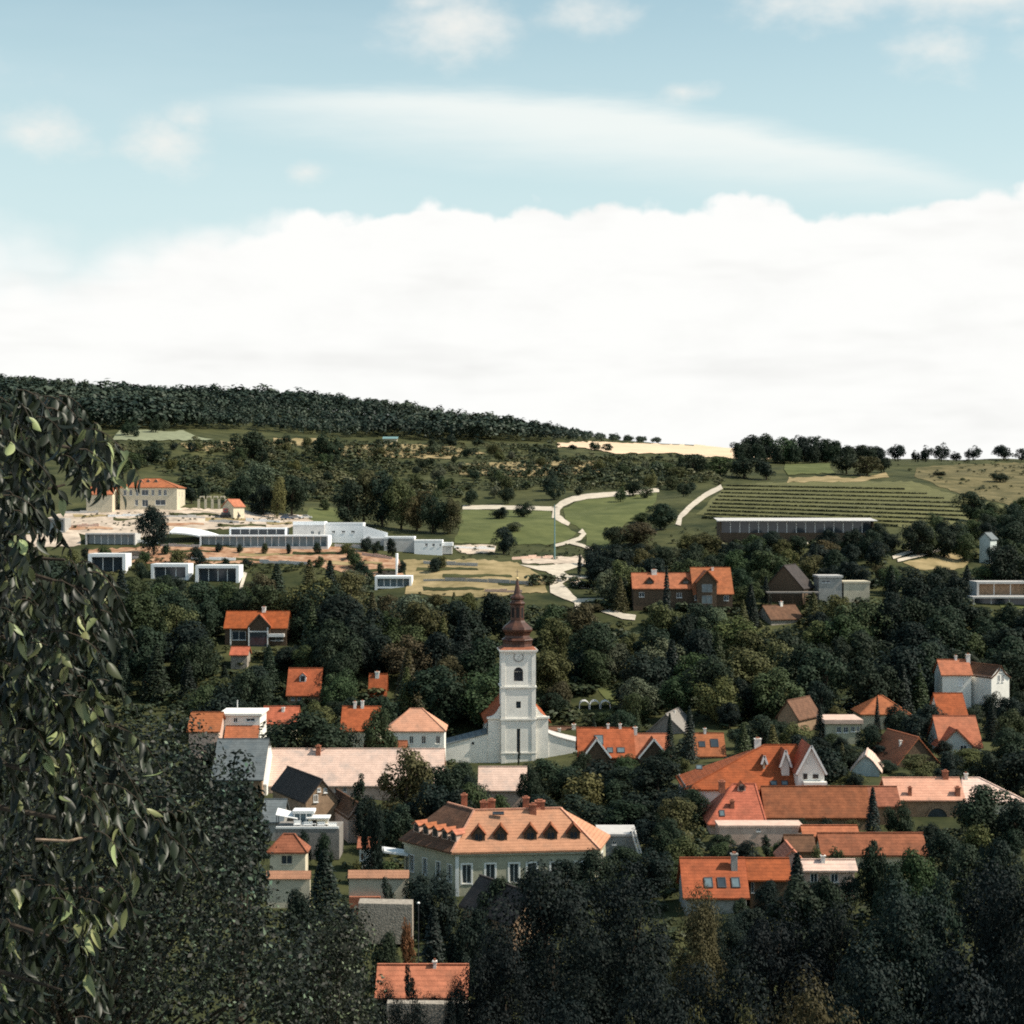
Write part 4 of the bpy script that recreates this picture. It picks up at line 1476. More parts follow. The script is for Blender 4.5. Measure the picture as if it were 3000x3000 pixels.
carport('carport', 'white sloping carport roof against the shaded side of the manor', 238, 1110, 1196, 2491, 2503, 2545, 3.0)
house('grey_garage', 'pale grey flat roofed garage with white edge right of the manor', 246, 1752, 1868, 2443, 2450, 2500, 'flat', 'concrete', 'render_grey', depth=7, wins=[(1800, 2470, 12, 10)], vis=2492, cat='garage', oh=.15)
pl = empty('white_ladder', P(1872, 2500, 244))
tag(pl, 'white ladder leaning beside the grey flat roofed garage', 'ladder')
for dx in (-.22, .22):
    MB().bar((dx + .5, 0, -1.2), (dx - .8, .6, 3.1), .2).build('rail', 'trim', pl)
for k in range(8):
    t_ = k / 7
    MB().bar((.28 - 1.3 * t_ + -.0, .6 * t_, -1.2 + 4.3 * t_), (.72 - 1.3 * t_, .6 * t_, -1.2 + 4.3 * t_), .12).build('rung', 'trim', pl)
PROTECT.append((1760, 1890, 2440, 2495, 246))
house('shadowed_barn', 'brown roofed barn in deep shade among trees in front of the manor', 190, 1405, 1560, 2622, 2705, 2760, 'gable_y', 'tile_dark', 'render_brown', depth=11, rot=32, vis=2700)  # dark tile puts the shade of the trees into the brown roof
house('red_roofed_shed', 'red tiled roof low among trees in front of the village', 160, 1098, 1372, 2826, 2915, 2960, 'gable_x', 'tile_pink', 'render_cream', 35, vis=2900, chim=[(1270, .1, .5, .3)])
bw_ = empty('rubble_wall', P(1260, 3010, 142))
tag(bw_, 'broken tan rubble wall at the foot of the red tiled roof', 'wall')
for k in range(3):
    MB().prism([(-3.6 + k * .5, k * 1.2, 2.0 - k * .55), (3.2, k * 1.2, 1.9 - k * .5), (3.2, k * 1.2 + 1.1, 1.9 - k * .5), (-3.6 + k * .5, k * 1.2 + 1.1, 2.0 - k * .55)], 5).build('course', 'stone', bw_)
PROTECT.append((1150, 1370, 2945, 3000, 142))

# right of the church
house('brown_roofed_house', 'dark brown roofed house between the church and the twin gables', 366, 1604, 1700, 2128, 2196, 2240, 'gable_x', 'tile_brown', 'render_cream', 42, chim=[(1683, .2, 1.3, .8), (1640, .3, .9)], vis=2190)
r, rf, q = house('twin_gabled_house', 'orange roofed house with skylights and a dark front gable', 325, 1692, 1862, 2132, 2216, 2250, 'gable_x', 'tile_orange', 'wood', 42,
                 sky=[(1757, .45, 1.7, 2.4), (1788, .82, 1.2, 1.3), (1820, .82, 1.5, 1.3)], chim=[(1786, 0, .6, .5), (1822, 0, .6, .5)], vis=2225)


def front_gable(root, q, pxc, half_px, py_apex, py_foot, D, proj=1.5, tilem='tile_rust', wallm='wood', verge='trim'):
    """A gabled bay standing out of the front slope, with pale verge boards."""
    s = D / F
    x = (pxc - 1500) * s - q['cx']
    hw_ = half_px * s
    za, zf = -(py_apex - 1500) * s - q['zb'], -(py_foot - 1500) * s - q['zb']
    y0 = -q['d'] / 2 - proj
    yb = min(0.0, y0 + proj + (za - q['ze']) / max(math.tan(q['slope']), .3) + .4)
    m = MB()
    m.prism([(x - hw_ + .3, y0, -3), (x + hw_ - .3, y0, -3), (x + hw_ - .3, y0, zf + .15), (x, y0, za - .1), (x - hw_ + .3, y0, zf + .15)],
            bottom=[(x - hw_ + .3, yb, -3), (x + hw_ - .3, yb, -3), (x + hw_ - .3, yb, zf + .15), (x, yb, za - .1), (x - hw_ + .3, yb, zf + .15)])
    g = m.build('gable', wallm, root)
    rr = MB()
    for sx in (-1, 1):
        qd = [(x + sx * hw_, y0 - .35, zf), (x + sx * hw_, yb, zf), (x, yb, za + .05), (x, y0 - .35, za + .05)]
        rr.prism(qd if sx > 0 else qd[::-1], .15)
    rr.build('gable_roof', tilem, g)
    v = MB()
    for sx in (-1, 1):
        v.bar((x + sx * hw_, y0 - .42, zf + .02), (x, y0 - .42, za + .08), .12, .32)
    v.build('verge_board', verge, g)
    return x, y0, za, zf, g


front_gable(r, q, 1747, 42, 2163, 2217, 325)
r, rf, q = house('gabled_house', 'rust roofed house with pale verge boards right of the skylights', 326, 1858, 1968, 2149, 2218, 2250, 'gable_x', 'tile_pink', 'wood', 42, vis=2222, chim=[(1866, 0, 1.1, .7)])
front_gable(r, q, 1914, 46, 2163, 2218, 326)
house('weathered_barn', 'weathered grey timber barn with sagging roof behind the gabled houses', 352, 1915, 2042, 2092, 2150, 2185, 'gable_y', 'wood_grey', 'wood_grey', depth=12, rot=-18, vis=2140, chim=[(1985, .5, .4, .3)])
house('pink_tiled_cottage', 'pink tiled roof with one skylight beside tall dark conifers', 320, 2036, 2128, 2147, 2212, 2250, 'gable_x', 'tile_pink', 'render_cream', 42, sky=[(2097, .5, 1.5, 2.0, 'glass'), (2060, .55, 1.2, 1.4, 'glass')],
      chim=[(2072, 0, .7, .5)], vis=2212)

# the big orange roofed inn
r, rf, q = house('orange_inn', 'large orange roofed inn with tall white pointed gable', 264, 2002, 2372, 2182, 2308, 2360, 'hip', 'tile_orange', 'render_white', 43, hips=(13.0, .6), vis=2300)
x, y0, za, zf, g = front_gable(r, q, 2369, 44, 2180, 2262, 264, 2.2, 'tile_orange', 'render_white')
s_ = 264 / F
for px_, py_, w_, h_ in ((2352, 2268, 12, 16), (2382, 2268, 16, 12)):
    window_part(g, ((px_ - w_ / 2 - 1500) * s_ - q['cx'], y0 - .06, -(py_ + h_ / 2 - 1500) * s_ - q['zb']), (1, 0, 0), (0, -1, 0), w_ * s_, h_ * s_, 'wood', 'glass', depth=.03, sill=False, flat=True)
MB().box((2345 - 1500) * s_ - q['cx'], (2412 - 1500) * s_ - q['cx'], y0 - 1.1, y0 - .02, -(2290 - 1500) * s_ - q['zb'], -(2282 - 1500) * s_ - q['zb']).build('balcony', 'render_white', g)
front_gable(r, q, 2306, 17, 2203, 2252, 264, -1.6, 'tile_rust', 'render_white')
front_gable(r, q, 2246, 9, 2222, 2246, 264, -2.6, 'tile_rust', 'render_cream')
for px_, t_ in ((2054, .55), (2268, .93), (2300, .93)):
    xx = (px_ - 1500) * s_ - q['cx']
    yy = -t_ * q['d'] / 2
    skylight_part(r, xx, yy, q['ze'] + (q['zr'] - q['ze']) * (1 - t_) + .03, q['slope'], 1.0, .9)
chimney_part(r, (2238 - 1500) * s_ - q['cx'], .5, q['zr'] - 1, q['zr'] + .8, 1.0, .7)

house('orange_farmhouse', 'orange tiled farmhouse with chimney and dormer below the inn', 250, 2072, 2246, 2296, 2410, 2440, 'hip', 'tile_orange', 'render_pink', 43, hips=(4.0, .5), vis=2412,
      chim=[(2126, .12, .9, .9), (2150, .62, .8, .6)], chim_mat='brick', sky=[(2118, .8, .8, 1.1)], dorm=[(2184, .2, 1.2, .8)])
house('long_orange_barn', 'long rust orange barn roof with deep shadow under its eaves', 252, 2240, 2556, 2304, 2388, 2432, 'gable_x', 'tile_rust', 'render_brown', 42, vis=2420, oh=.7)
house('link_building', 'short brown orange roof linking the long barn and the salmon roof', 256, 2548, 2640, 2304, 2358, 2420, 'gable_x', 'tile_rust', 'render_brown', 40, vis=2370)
r, rf, q = house('arched_barn', 'salmon roofed barn with brown wall and dark arched window', 262, 2598, 2828, 2278, 2340, 2425, 'gable_x', 'tile_salmon', 'render_brown', 38, vis=2410,
                 chim=[(2786, .0, .9, .8), (2668, .85, 1.0, .5), (2808, .85, 1.0, .7)], chim_mat='brick')
ar = MB()
pts = [(math.cos(math.pi * k / 10) * 1.5, math.sin(math.pi * k / 10) * 1.5) for k in range(11)]
xa, zz = (2746 - 1500) * 262 / F - q['cx'], -(2396 - 1500) * 262 / F - q['zb']
ar.prism([(xa + a, -q['d'] / 2 - .05, zz + b) for a, b in pts], bottom=[(xa + a, -q['d'] / 2 + .02, zz + b) for a, b in pts])
a_o = ar.build('arched_window', 'glass', r)
am = MB()
for (a0, b0), (a1, b1) in zip(pts, pts[1:]):
    am.bar((xa + a0 * 1.1, -q['d'] / 2 - .1, zz + b0 * 1.1), (xa + a1 * 1.1, -q['d'] / 2 - .1, zz + b1 * 1.1), .12, .28)
am.build('arch_moulding', 'render_brown', a_o)
MB().box(xa - 1.6, xa + 1.7, -q['d'] / 2 - .15, -q['d'] / 2 - .003, zz - 1.3, zz - .1).build('apron', 'render_cream', a_o)
house('pale_hipped_barn', 'pale pink hipped roof at the end of the salmon barn behind a tree', 264, 2820, 3010, 2278, 2345, 2425, 'hip', 'tile_pale', 'render_cream', 38, hips=(.5, 6.0), vis=2320, chim=[(2848, .05, .7, .5)])
house('pink_stone_outhouse', 'low sunlit pink stone outhouse below the orange farmhouse', 241, 2104, 2354, 2418, 2424, 2470, 'flat', 'render_pink', 'render_pink', depth=4, wins=[(2222, 2432, 12, 8)], vis=2462, oh=.1)
house('narrow_tiled_roof', 'narrow pink tiled roof with white end gable above the garden', 237, 2350, 2518, 2418, 2446, 2475, 'gable_x', 'tile_pink', 'render_white', 36, vis=2440)
house('long_rust_barn', 'long rust brown tiled barn with trees growing in front', 228, 2404, 2718, 2440, 2500, 2545, 'gable_x', 'tile_rust', 'render_cream', 40, vis=2494)
house('brown_shed', 'dark brown shed roof behind the garden shrubs', 226, 2302, 2392, 2446, 2490, 2520, 'gable_x', 'tile_brown', 'render_brown', 36, vis=2484)
r, rf, q = house('skylight_house', 'orange roofed house with three skylights and a tall grey chimney', 205, 2000, 2196, 2513, 2624, 2680, 'gable_x', 'tile_orange', 'render_grey', 43, vis=2665,
                 sky=[(2079, .70, 1.05, 1.5), (2118, .70, 1.05, 1.5, 'glass'), (2159, .70, 1.05, 1.5)], chim=[(2160, .28, 1.6, .75)], chim_mat='render_grey')
house('orange_wing', 'orange tiled wing continuing right of the three skylights', 207, 2190, 2320, 2514, 2572, 2680, 'gable_x', 'tile_orange', 'wood', 43, vis=2570, wins=[(2201, 2600, 8, 30)])
house('red_porch', 'small bright red tiled porch between the orange wing and the pale roof', 214, 2284, 2358, 2486, 2522, 2570, 'gable_y', 'tile_pink', 'render_pink', depth=5, vis=2520)
r, rf, q = house('pale_arcade', 'pale pink roofed arcade with round arches behind dark trees', 212, 2350, 2512, 2518, 2546, 2600, 'gable_x', 'tile_pale', 'render_pink', 34, vis=2566,
                 wins=[(2385, 2572, 22, 26), (2445, 2572, 22, 26)], chim=[(2415, .3, .7, .5)])

# upper right of the village
house('brown_cottage', 'brown cottage with brown roof beside a slim conifer', 346, 2312, 2390, 2053, 2108, 2150, 'gable_y', 'tile_brown', 'render_brown', depth=10, rot=-35, vis=2110)
house('flat_roofed_house', 'flat white roofed house with a row of four dark windows', 335, 2414, 2528, 2108, 2120, 2170, 'flat', 'render_pink', 'render_olive', depth=8,
      wins=[(2458, 2138, 14, 18), (2478, 2138, 14, 18), (2499, 2136, 12, 16), (2515, 2136, 10, 16)], vis=2158, oh=.5)
house('orange_hipped_bungalow', 'orange hipped bungalow roof notched by dark conifers', 352, 2518, 2668, 2037, 2090, 2110, 'hip', 'tile_pink', 'render_cream', 36, vis=2060)
house('orange_gabled_house', 'orange roofed house with white gable above the front gabled house', 346, 2750, 2838, 2030, 2103, 2130, 'gable_x', 'tile_orange', 'render_white', 44, vis=2095)
r, rf, q = house('blue_gabled_house', 'orange roofed house with pale blue front gable and one window', 326, 2752, 2880, 2097, 2186, 2225, 'gable_x', 'tile_pink', 'render_blue', 44, vis=2200)
front_gable(r, q, 2794, 52, 2134, 2186, 326, 1.6, 'tile_orange', 'render_blue', 'tile_rust')
window_part(r, ((2816 - 1500) * 326 / F - q['cx'] - .7, -q['d'] / 2 - 1.66, -(2196 - 1500) * 326 / F - q['zb']), (1, 0, 0), (0, -1, 0), 1.4, 1.1, 'trim', 'glass', depth=.03)
r, rf, q = house('white_villa', 'white villa with pink roof and a scrolled white gable among trees', 372, 2756, 2850, 1932, 1975, 2062, 'gable_x', 'tile_pink', 'render_white', 40, vis=2050,
                 wins=[(2815, 1998, 16, 26, 'trim')], chim=[(2812, 0, .7, .5), (2847, .1, 1.3, .8)])
house('white_villa_wing', 'brown roofed wing of the white villa with bright white scrolled gable', 368, 2862, 2932, 1951, 1985, 2070, 'gable_y', 'tile_brown', 'render_white', depth=13, rot=24,
      wins=[(2892, 1988, 7, 20), (2906, 1988, 7, 20), (2898, 1966, 7, 7)], vis=2055, oh=.15, bell=.3)
house('dark_gabled_barn', 'dark barn gable with a thin orange roof edge', 310, 2596, 2738, 2160, 2240, 2285, 'gable_y', 'tile_pink', 'wood', depth=12, rot=14, vis=2245, chim=[(2640, .3, .8, .4)])
house('pale_gabled_cottage', 'small cottage with rounded pink roof and pale green gable', 300, 2508, 2602, 2213, 2262, 2300, 'gable_y', 'tile_pale', 'render_blue', depth=9, rot=-14, vis=2262, bell=-.3)
r = empty('white_marquee', P(1742, 2085, 386))
tag(r, 'white arched garden shelter among trees right of the spire', 'shelter')
for k, x in enumerate((-2.4, 0.0, 2.4)):
    pts = [(math.cos(math.pi * j / 8) * 1.15, math.sin(math.pi * j / 8) * 1.1 + 1.5) for j in range(9)]
    m = MB()
    for (a0, b0), (a1, b1) in zip(pts, pts[1:]):
        m.prism([(x + a0, -1.5, b0), (x + a1, -1.5, b1), (x + a1, 1.5, b1), (x + a0, 1.5, b0)], .12, (-(a0 + a1), 0, -(b0 + b1 - 3)))
    m.box(x - 1.15, x - 1.0, -1.5, 1.5, -2, 1.49)
    m.box(x + 1.0, x + 1.15, -1.5, 1.5, -2, 1.49)
    m.build('arch_bay', 'paint_white', r)
PROTECT.append((1698, 1786, 2043, 2078, 386))

# ------------------------------------------------------------------ hillside houses
r, rf, q = house('glazed_gable_house', 'orange roofed house with glazed central gable and white frames', 430, 655, 843, 1790, 1838, 1892, 'gable_x', 'tile_orange', 'wood', 42, vis=1890,
                 wins=[(700, 1862, 40, 26), (808, 1868, 44, 18)], chim=[(766, .0, .9, .9)])
x, y0, za, zf, g = front_gable(r, q, 762, 34, 1800, 1836, 430, 1.0, 'tile_orange', 'wood', 'wood')
s_ = 430 / F
for px_ in (731, 786):
    MB().box((px_ - 1.8 - 1500) * s_ - q['cx'], (px_ + 1.8 - 1500) * s_ - q['cx'], y0 - .16, y0 - .02, -3, zf - .1).build('white_post', 'trim', g)
MB().box((733 - 1500) * s_ - q['cx'], (784 - 1500) * s_ - q['cx'], y0 - .1, y0 - .02, -.5, zf - 1.3).build('glazing', 'glass', g)
MB().box((733 - 1500) * s_ - q['cx'], (784 - 1500) * s_ - q['cx'], y0 - .18, y0 - .105, zf - 1.29, zf - 1.0).build('white_rail', 'trim', g)
MB().box((788 - 1500) * s_ - q['cx'], (834 - 1500) * s_ - q['cx'], -q['d'] / 2 - 1.2, -q['d'] / 2 - .02, -(1865 - 1500) * s_ - q['zb'], -(1856 - 1500) * s_ - q['zb']).build('balcony', 'trim', r)
MB().box((674 - 1500) * s_ - q['cx'], (678 - 1500) * s_ - q['cx'], -q['d'] / 2 - .2, -q['d'] / 2 - .02, -3, q['ze'] - .3).build('white_post', 'trim', r)
house('tiled_garden_house', 'small orange roofed stone hut below the glazed gable house', 411, 672, 728, 1894, 1917, 1958, 'gable_x', 'tile_orange', 'stone', 34, vis=1950)
house('mansard_house', 'orange steep roofed house with one dark dormer among dark trees', 388, 838, 940, 1957, 2034, 2060, 'gable_x', 'tile_orange', 'render_brown', 52, vis=2050, dorm=[(884, .55, 1.5, 1.4, 'trim')], wins=[(858, 2045, 10, 14), (878, 2045, 10, 14)])
house('steep_gable_cottage', 'narrow steep orange roof with white chimney between dark conifers', 392, 1078, 1134, 1974, 2036, 2060, 'gable_x', 'tile_orange', 'render_cream', 62, vis=2034, chim=[(1103, .08, .7, .9)])
r, rf, q = house('hillside_villa', 'long red roofed villa with timber front gable on the wooded slope', 452, 2030, 2150, 1662, 1738, 1775, 'gable_x', 'tile_pink', 'wood', 42, vis=1760, wins=[(2040, 1750, 14, 16), (2128, 1752, 14, 16)],
                 chim=[(2096, .1, .5, .6)])
x, y0, za, zf, g = front_gable(r, q, 2070, 32, 1672, 1706, 452, 1.2, 'tile_pink', 'wood', 'tile_pink')
window_part(g, (x - 1.4, y0 - .06, zf - 2.6), (1, 0, 0), (0, -1, 0), 2.8, 2.2, 'wood_grey', 'glass_sky', depth=.03, flat=True, sill=False)
window_part(g, (x - 1.4, y0 - .06, zf - 5.6), (1, 0, 0), (0, -1, 0), 2.8, 2.2, 'wood_grey', 'glass_sky', depth=.03, flat=True, sill=False)
house('hillside_villa_wing', 'lower red roofed wing of the long villa with two small dormers', 455, 1852, 2036, 1678, 1722, 1772, 'gable_x', 'tile_pink', 'wood', 42, vis=1750, chim=[(1920, .0, .7, 1.4)],
      dorm=[(1904, .8, 2.2, .9, 'wood'), (2010, .8, 2.2, .9, 'wood')], wins=[(1880, 1742, 16, 14), (1990, 1744, 16, 14)])
house('dark_tent_house', 'steep dark brown pyramid roofed house with one sunlit edge', 462, 2264, 2384, 1656, 1724, 1748, 'gable_y', 'tile_dark', 'wood', depth=12, rot=-24, vis=1735)
tb = empty('timber_deck', P(2324, 1738, 455))
tag(tb, 'pale timber deck edge in front of the dark pyramid roof', 'deck')
MB().box(-7, 7, 0, 3, 0, .35).build('board', 'wood_grey', tb)
for k in range(5):
    MB().box(-6.6 + k * 3.2, -6.4 + k * 3.2, .3, .5, -3, -.01).build('post', 'wood', tb)
house('flat_annex', 'low grey flat roofed annex right of the dark pyramid roof', 466, 2396, 2470, 1686, 1692, 1722, 'flat', 'concrete', 'render_grey', depth=8, wins=[(2420, 1704, 26, 8)], vis=1718, oh=.3)
house('flat_annex', 'tan flat roofed annex with pale end wall beyond the grey annex', 466, 2470, 2550, 1703, 1709, 1740, 'flat', 'render_cream', 'render_cream', depth=8, vis=1735, oh=.2)
house('brown_cottage', 'small brown roofed stone cottage with white chimney on the wooded slope', 446, 2232, 2345, 1772, 1812, 1838, 'gable_x', 'tile_brown', 'stone', 40, rot=22, vis=1830, chim=[(2295, .05, .9, .7)])


def frame_house(label, D, pxl, pxr, py0, py1, depth=8.0, bays=3, thick=.7, right_wall=True, left_wall=True, mat='render_new', glass='glass', roofm=None, below=2.5, name='terrace_house', cat='house', group=None, mid=None, lip=False):
    """Modern flat-roofed villa: a white slab and side walls framing a recessed glass front with mullions."""
    s = D / F
    w = (pxr - pxl) * s
    h = (py1 - py0) * s
    root = empty(name, P((pxl + pxr) / 2, py1, D))
    tag(root, label, cat, group)
    x_ = root.location.x
    below = max(below, root.location.z - min(ground(x_ + a * w / 2, D + b) for a in (-1, 1) for b in (0, depth)) + .5)
    MB().box(-w / 2, w / 2, 0, depth, h - thick, h).build('roof', roofm or mat, root)
    if lip:         # added roof slab, tipped towards the valley to show a bright sunlit top
        MB().prism([(-w / 2 - 1, -1.6, h - .15), (w / 2 + 1, -1.6, h - .15), (w / 2 + 1, depth, h + .75), (-w / 2 - 1, depth, h + .75)], .12).build('roof_edge', 'concrete', root)
    if left_wall:
        MB().box(-w / 2, -w / 2 + thick, 0, depth, -below, h - thick - .003).build('wall', mat, root)
    if right_wall:
        MB().box(w / 2 - thick, w / 2, 0, depth, -below, h - thick - .003).build('wall', mat, root)
    MB().box(-w / 2 + thick + .003, w / 2 - thick - .003, depth - .4, depth, -below, h - thick - .003).build('wall', mat, root)
    MB().box(-w / 2 + thick + .003, w / 2 - thick - .003, 0, depth - .41, -below, .12).build('floor', 'wood' if lip else 'concrete', root)
    yg = 1.6
    x0, x1 = -w / 2 + thick + .003, w / 2 - thick - .003
    for k in range(bays):
        a, b = x0 + (x1 - x0) * k / bays, x0 + (x1 - x0) * (k + 1) / bays
        MB().box(a + .06, b - .06, yg, yg + .03, .13, h - thick - .01).build('pane', glass, root)
        if k:
            MB().box(a - .11, a + .11, yg - .06, yg + .08, .125, h - thick - .005).build('mullion', 'trim', root)
    if mid:
        MB().box(x0, x1, .05, yg - .1, h * mid, h * mid + .5).build('balcony', mat, root)
    PROTECT.append((pxl, pxr, py0, py1 - 14, D))
    return root


g_ = 'white terraced villas on the hillside'
frame_house('white framed villa partly hidden by the near leaves', 512, 258, 368, 1622, 1684, bays=3, thick=1.0, group=g_)
frame_house('white framed villa with one wide dark opening, middle of three', 508, 442, 552, 1652, 1694, bays=3, thick=.9, group=g_)
frame_house('white framed villa with tall right wall beside the stepped path', 506, 572, 700, 1656, 1712, bays=4, thick=.9, group=g_)
frame_house('two storey white framed villa with long balcony above the wood', 498, 1098, 1206, 1688, 1750, bays=5, thick=.7, group=g_, mid=.42, glass='glass_sky')
r = empty('white_gate_pier', P(1208, 1772, 494))
tag(r, 'small white framed porch at the corner of the two storey villa', 'porch')
MB().box(0, .35, 0, 2, -2, 3.2).box(2.9, 3.3, 0, 2, -2.4, 3.6).build('post', 'render_new', r)
MB().box(.36, 2.89, .1, .3, 1.2, 3.0).build('panel', 'render_pink', r)
r = empty('white_pillar_wall', P(1161, 1690, 515))
tag(r, 'tall thin white wall end standing in the red earth slope', 'wall')
MB().box(-.22, .22, 0, 6, -2, 7.0).build('wall', 'render_new', r)
frame_house('grey glass fronted pavilion behind the near leaves', 566, 66, 190, 1518, 1556, bays=5, thick=.5, glass='glass_sky', mat='render_grey', name='glass_pavilion', cat='pavilion')
frame_house('grey glass pavilion left of the lone dark tree', 552, 250, 396, 1562, 1600, bays=7, thick=.45, glass='glass_sky', mat='concrete', name='glass_pavilion', cat='pavilion')
frame_house('long glass pavilion with many white columns above the red earth', 548, 585, 962, 1568, 1602, bays=18, thick=.45, glass='glass_sky', name='glass_pavilion', cat='pavilion', depth=10)
frame_house('upper glass storey set back above the long pavilion', 556, 672, 838, 1546, 1568, bays=6, thick=.45, glass='glass', name='glass_pavilion', cat='pavilion', depth=7)
r = empty('curved_white_roof', P(560, 1572, 553))
tag(r, 'sweeping white curved roof between the lone tree and the long pavilion', 'roof')
top = []
for k in range(9):
    u = k / 8
    top.append((-7 + 15 * u, 2.9 - 2.6 * u ** 2.2))
for k in range(8):
    (xa, za), (xb, zb2) = top[k], top[k + 1]
    MB().prism([(xa, -1, za - 1.5), (xb - .02, -1, zb2 - 1.5), (xb - .02, 9, zb2), (xa, 9, za)], .5).build('roof_segment', 'render_new', r)
PROTECT.append((490, 640, 1532, 1570, 553))
house('white_block', 'white flat block with three small square windows above the pavilion', 560, 950, 1064, 1531, 1536, 1576, 'flat', 'render_new', 'render_new', depth=9, wins=[(977, 1558, 10, 7), (1006, 1558, 11, 7), (1034, 1558, 11, 7)], vis=1574, oh=.05)
house('grey_block', 'grey shaded block with dark openings beside the white block', 558, 858, 950, 1528, 1538, 1576, 'flat', 'render_new', 'concrete', depth=9, wins=[(915, 1560, 10, 10), (935, 1562, 8, 14)], vis=1570, oh=.05)
r = empty('white_ramp_wall', P(1095, 1585, 556))
tag(r, 'long white wall sloping down between the two white blocks', 'wall')
MB().prism([(-3.5, 0, 5.0), (4.5, 0, 2.7), (4.5, .6, 2.7), (-3.5, .6, 5.0)], bottom=[(-3.5, 0, -2), (4.5, 0, -2), (4.5, .6, -2), (-3.5, .6, -2)]).build('wall', 'render_new', r)
MB().box(-3.2, 4.4, -.9, -.02, -2, .9).build('base_wall', 'concrete', r)
house('white_block', 'bright white block with three small dark windows and projecting slab', 545, 1213, 1296, 1582, 1586, 1628, 'flat', 'render_new', 'render_new', depth=9, wins=[(1249, 1596, 8, 9), (1270, 1597, 8, 9), (1290, 1597, 5, 9)], vis=1626, oh=.05)
house('grey_block', 'grey concrete block with white roof edge left of the bright white block', 547, 1124, 1214, 1572, 1578, 1625, 'flat', 'render_new', 'concrete', depth=9, wins=[(1140, 1594, 18, 10)], vis=1620, oh=.08)
r = empty('white_canopy_slab', P(1310, 1605, 546))
tag(r, 'thin white slab projecting from the bright white block', 'canopy')
MB().box(-1.6, 1.8, 0, 6, .6, 1.7).build('slab', 'render_new', r)
MB().box(-1.5, 1.5, .5, 5.5, -2, .59).build('wall', 'concrete', r)
PROTECT.append((1120, 1326, 1572, 1625, 546))

# villa on the terrace above
house('terrace_villa', 'cream two storey villa with red hipped roof and small round dormers', 600, 348, 522, 1402, 1427, 1494, 'hip', 'tile_pink', 'render_cream', 24, vis=1485, depth=15,
      wins=[(366, 1443, 9, 17), (383, 1443, 9, 17), (402, 1443, 8, 17), (425, 1443, 20, 16), (448, 1443, 8, 17), (468, 1443, 9, 17), (484, 1443, 9, 17),
            (400, 1472, 9, 18), (425, 1474, 18, 20), (470, 1472, 30, 16)],
      dorm=[(404, .45, 1.1, .6), (427, .45, 1.1, .6), (450, .45, 1.1, .6)], side_wins=[('r', .3, 4.5, 1.0, 1.8), ('r', .65, 4.5, 1.0, 1.8)])
house('terrace_annex', 'small red roofed annex left of the cream villa', 596, 250, 332, 1426, 1447, 1480, 'gable_x', 'tile_pink', 'render_cream', 30, vis=1450)
house('terrace_annex', 'tiny red roofed hut right of the ruined arcade', 596, 656, 704, 1462, 1484, 1500, 'gable_y', 'tile_pink', 'render_cream', depth=6, rot=-30, vis=1484)
r = empty('ruined_arcade', P(620, 1482, 602))
tag(r, 'ruined cream arcade wall with arched openings right of the villa', 'ruin')
for k in range(5):
    MB().box(-5 + k * 2.4, -4.2 + k * 2.4, 0, .6, -1, 2.4).build('pier', 'render_cream', r)
    if k < 4:
        pts = [(-3.4 + k * 2.4 - .8 * math.cos(math.pi * j / 6), 2.4 + .7 * math.sin(math.pi * j / 6)) for j in range(7)]
        MB().prism([(a, 0, b) for a, b in pts] + [(-2.6 + k * 2.4, 0, 3.5), (-4.2 + k * 2.4, 0, 3.5)], .6, (0, 1, 0)).build('arch', 'render_cream', r)
PROTECT.append((575, 665, 1452, 1478, 602))

# long vineyard building
frame_house('long low glass fronted winery under a thin white roof below the vineyard', 560, 2110, 2560, 1524, 1562, bays=16, thick=.45, lip=True, glass='glass', name='winery', cat='winery', depth=10, roofm='render_new', mat='wood')
frame_house('concrete framed house with tan panels at the edge of the wood', 472, 2862, 3020, 1704, 1745, bays=3, thick=.6, mat='concrete', glass='render_brown', name='frame_house')
frame_house('open concrete carport frame below the tan panelled house', 468, 2850, 3020, 1748, 1785, bays=3, thick=.45, mat='concrete', name='concrete_carport', cat='carport')
house('grey_shed', 'small pale gabled shed at the wood edge below the vineyard', 545, 2885, 2925, 1560, 1580, 1600, 'gable_y', 'slate', 'render_blue', depth=8, rot=-30, vis=1595, cat='shed')
PROTECT.append((2606, 2840, 1580, 1656, 530))
PROTECT.append((1985, 2118, 1424, 1535, 640))
PROTECT.append((2110, 2850, 1424, 1520, 600))
PROTECT.append((1540, 1720, 1645, 1765, 470))
PROTECT.append((1355, 1925, 1440, 1592, 600))
PROTECT.append((1755, 1862, 1776, 1818, 440))
PROTECT.append((480, 1000, 1605, 1640, 510))
PROTECT.append((1180, 1540, 1640, 1735, 490))
PROTECT.append((1640, 2200, 1296, 1332, 1000))
PROTECT.append((350, 560, 1262, 1290, 880))


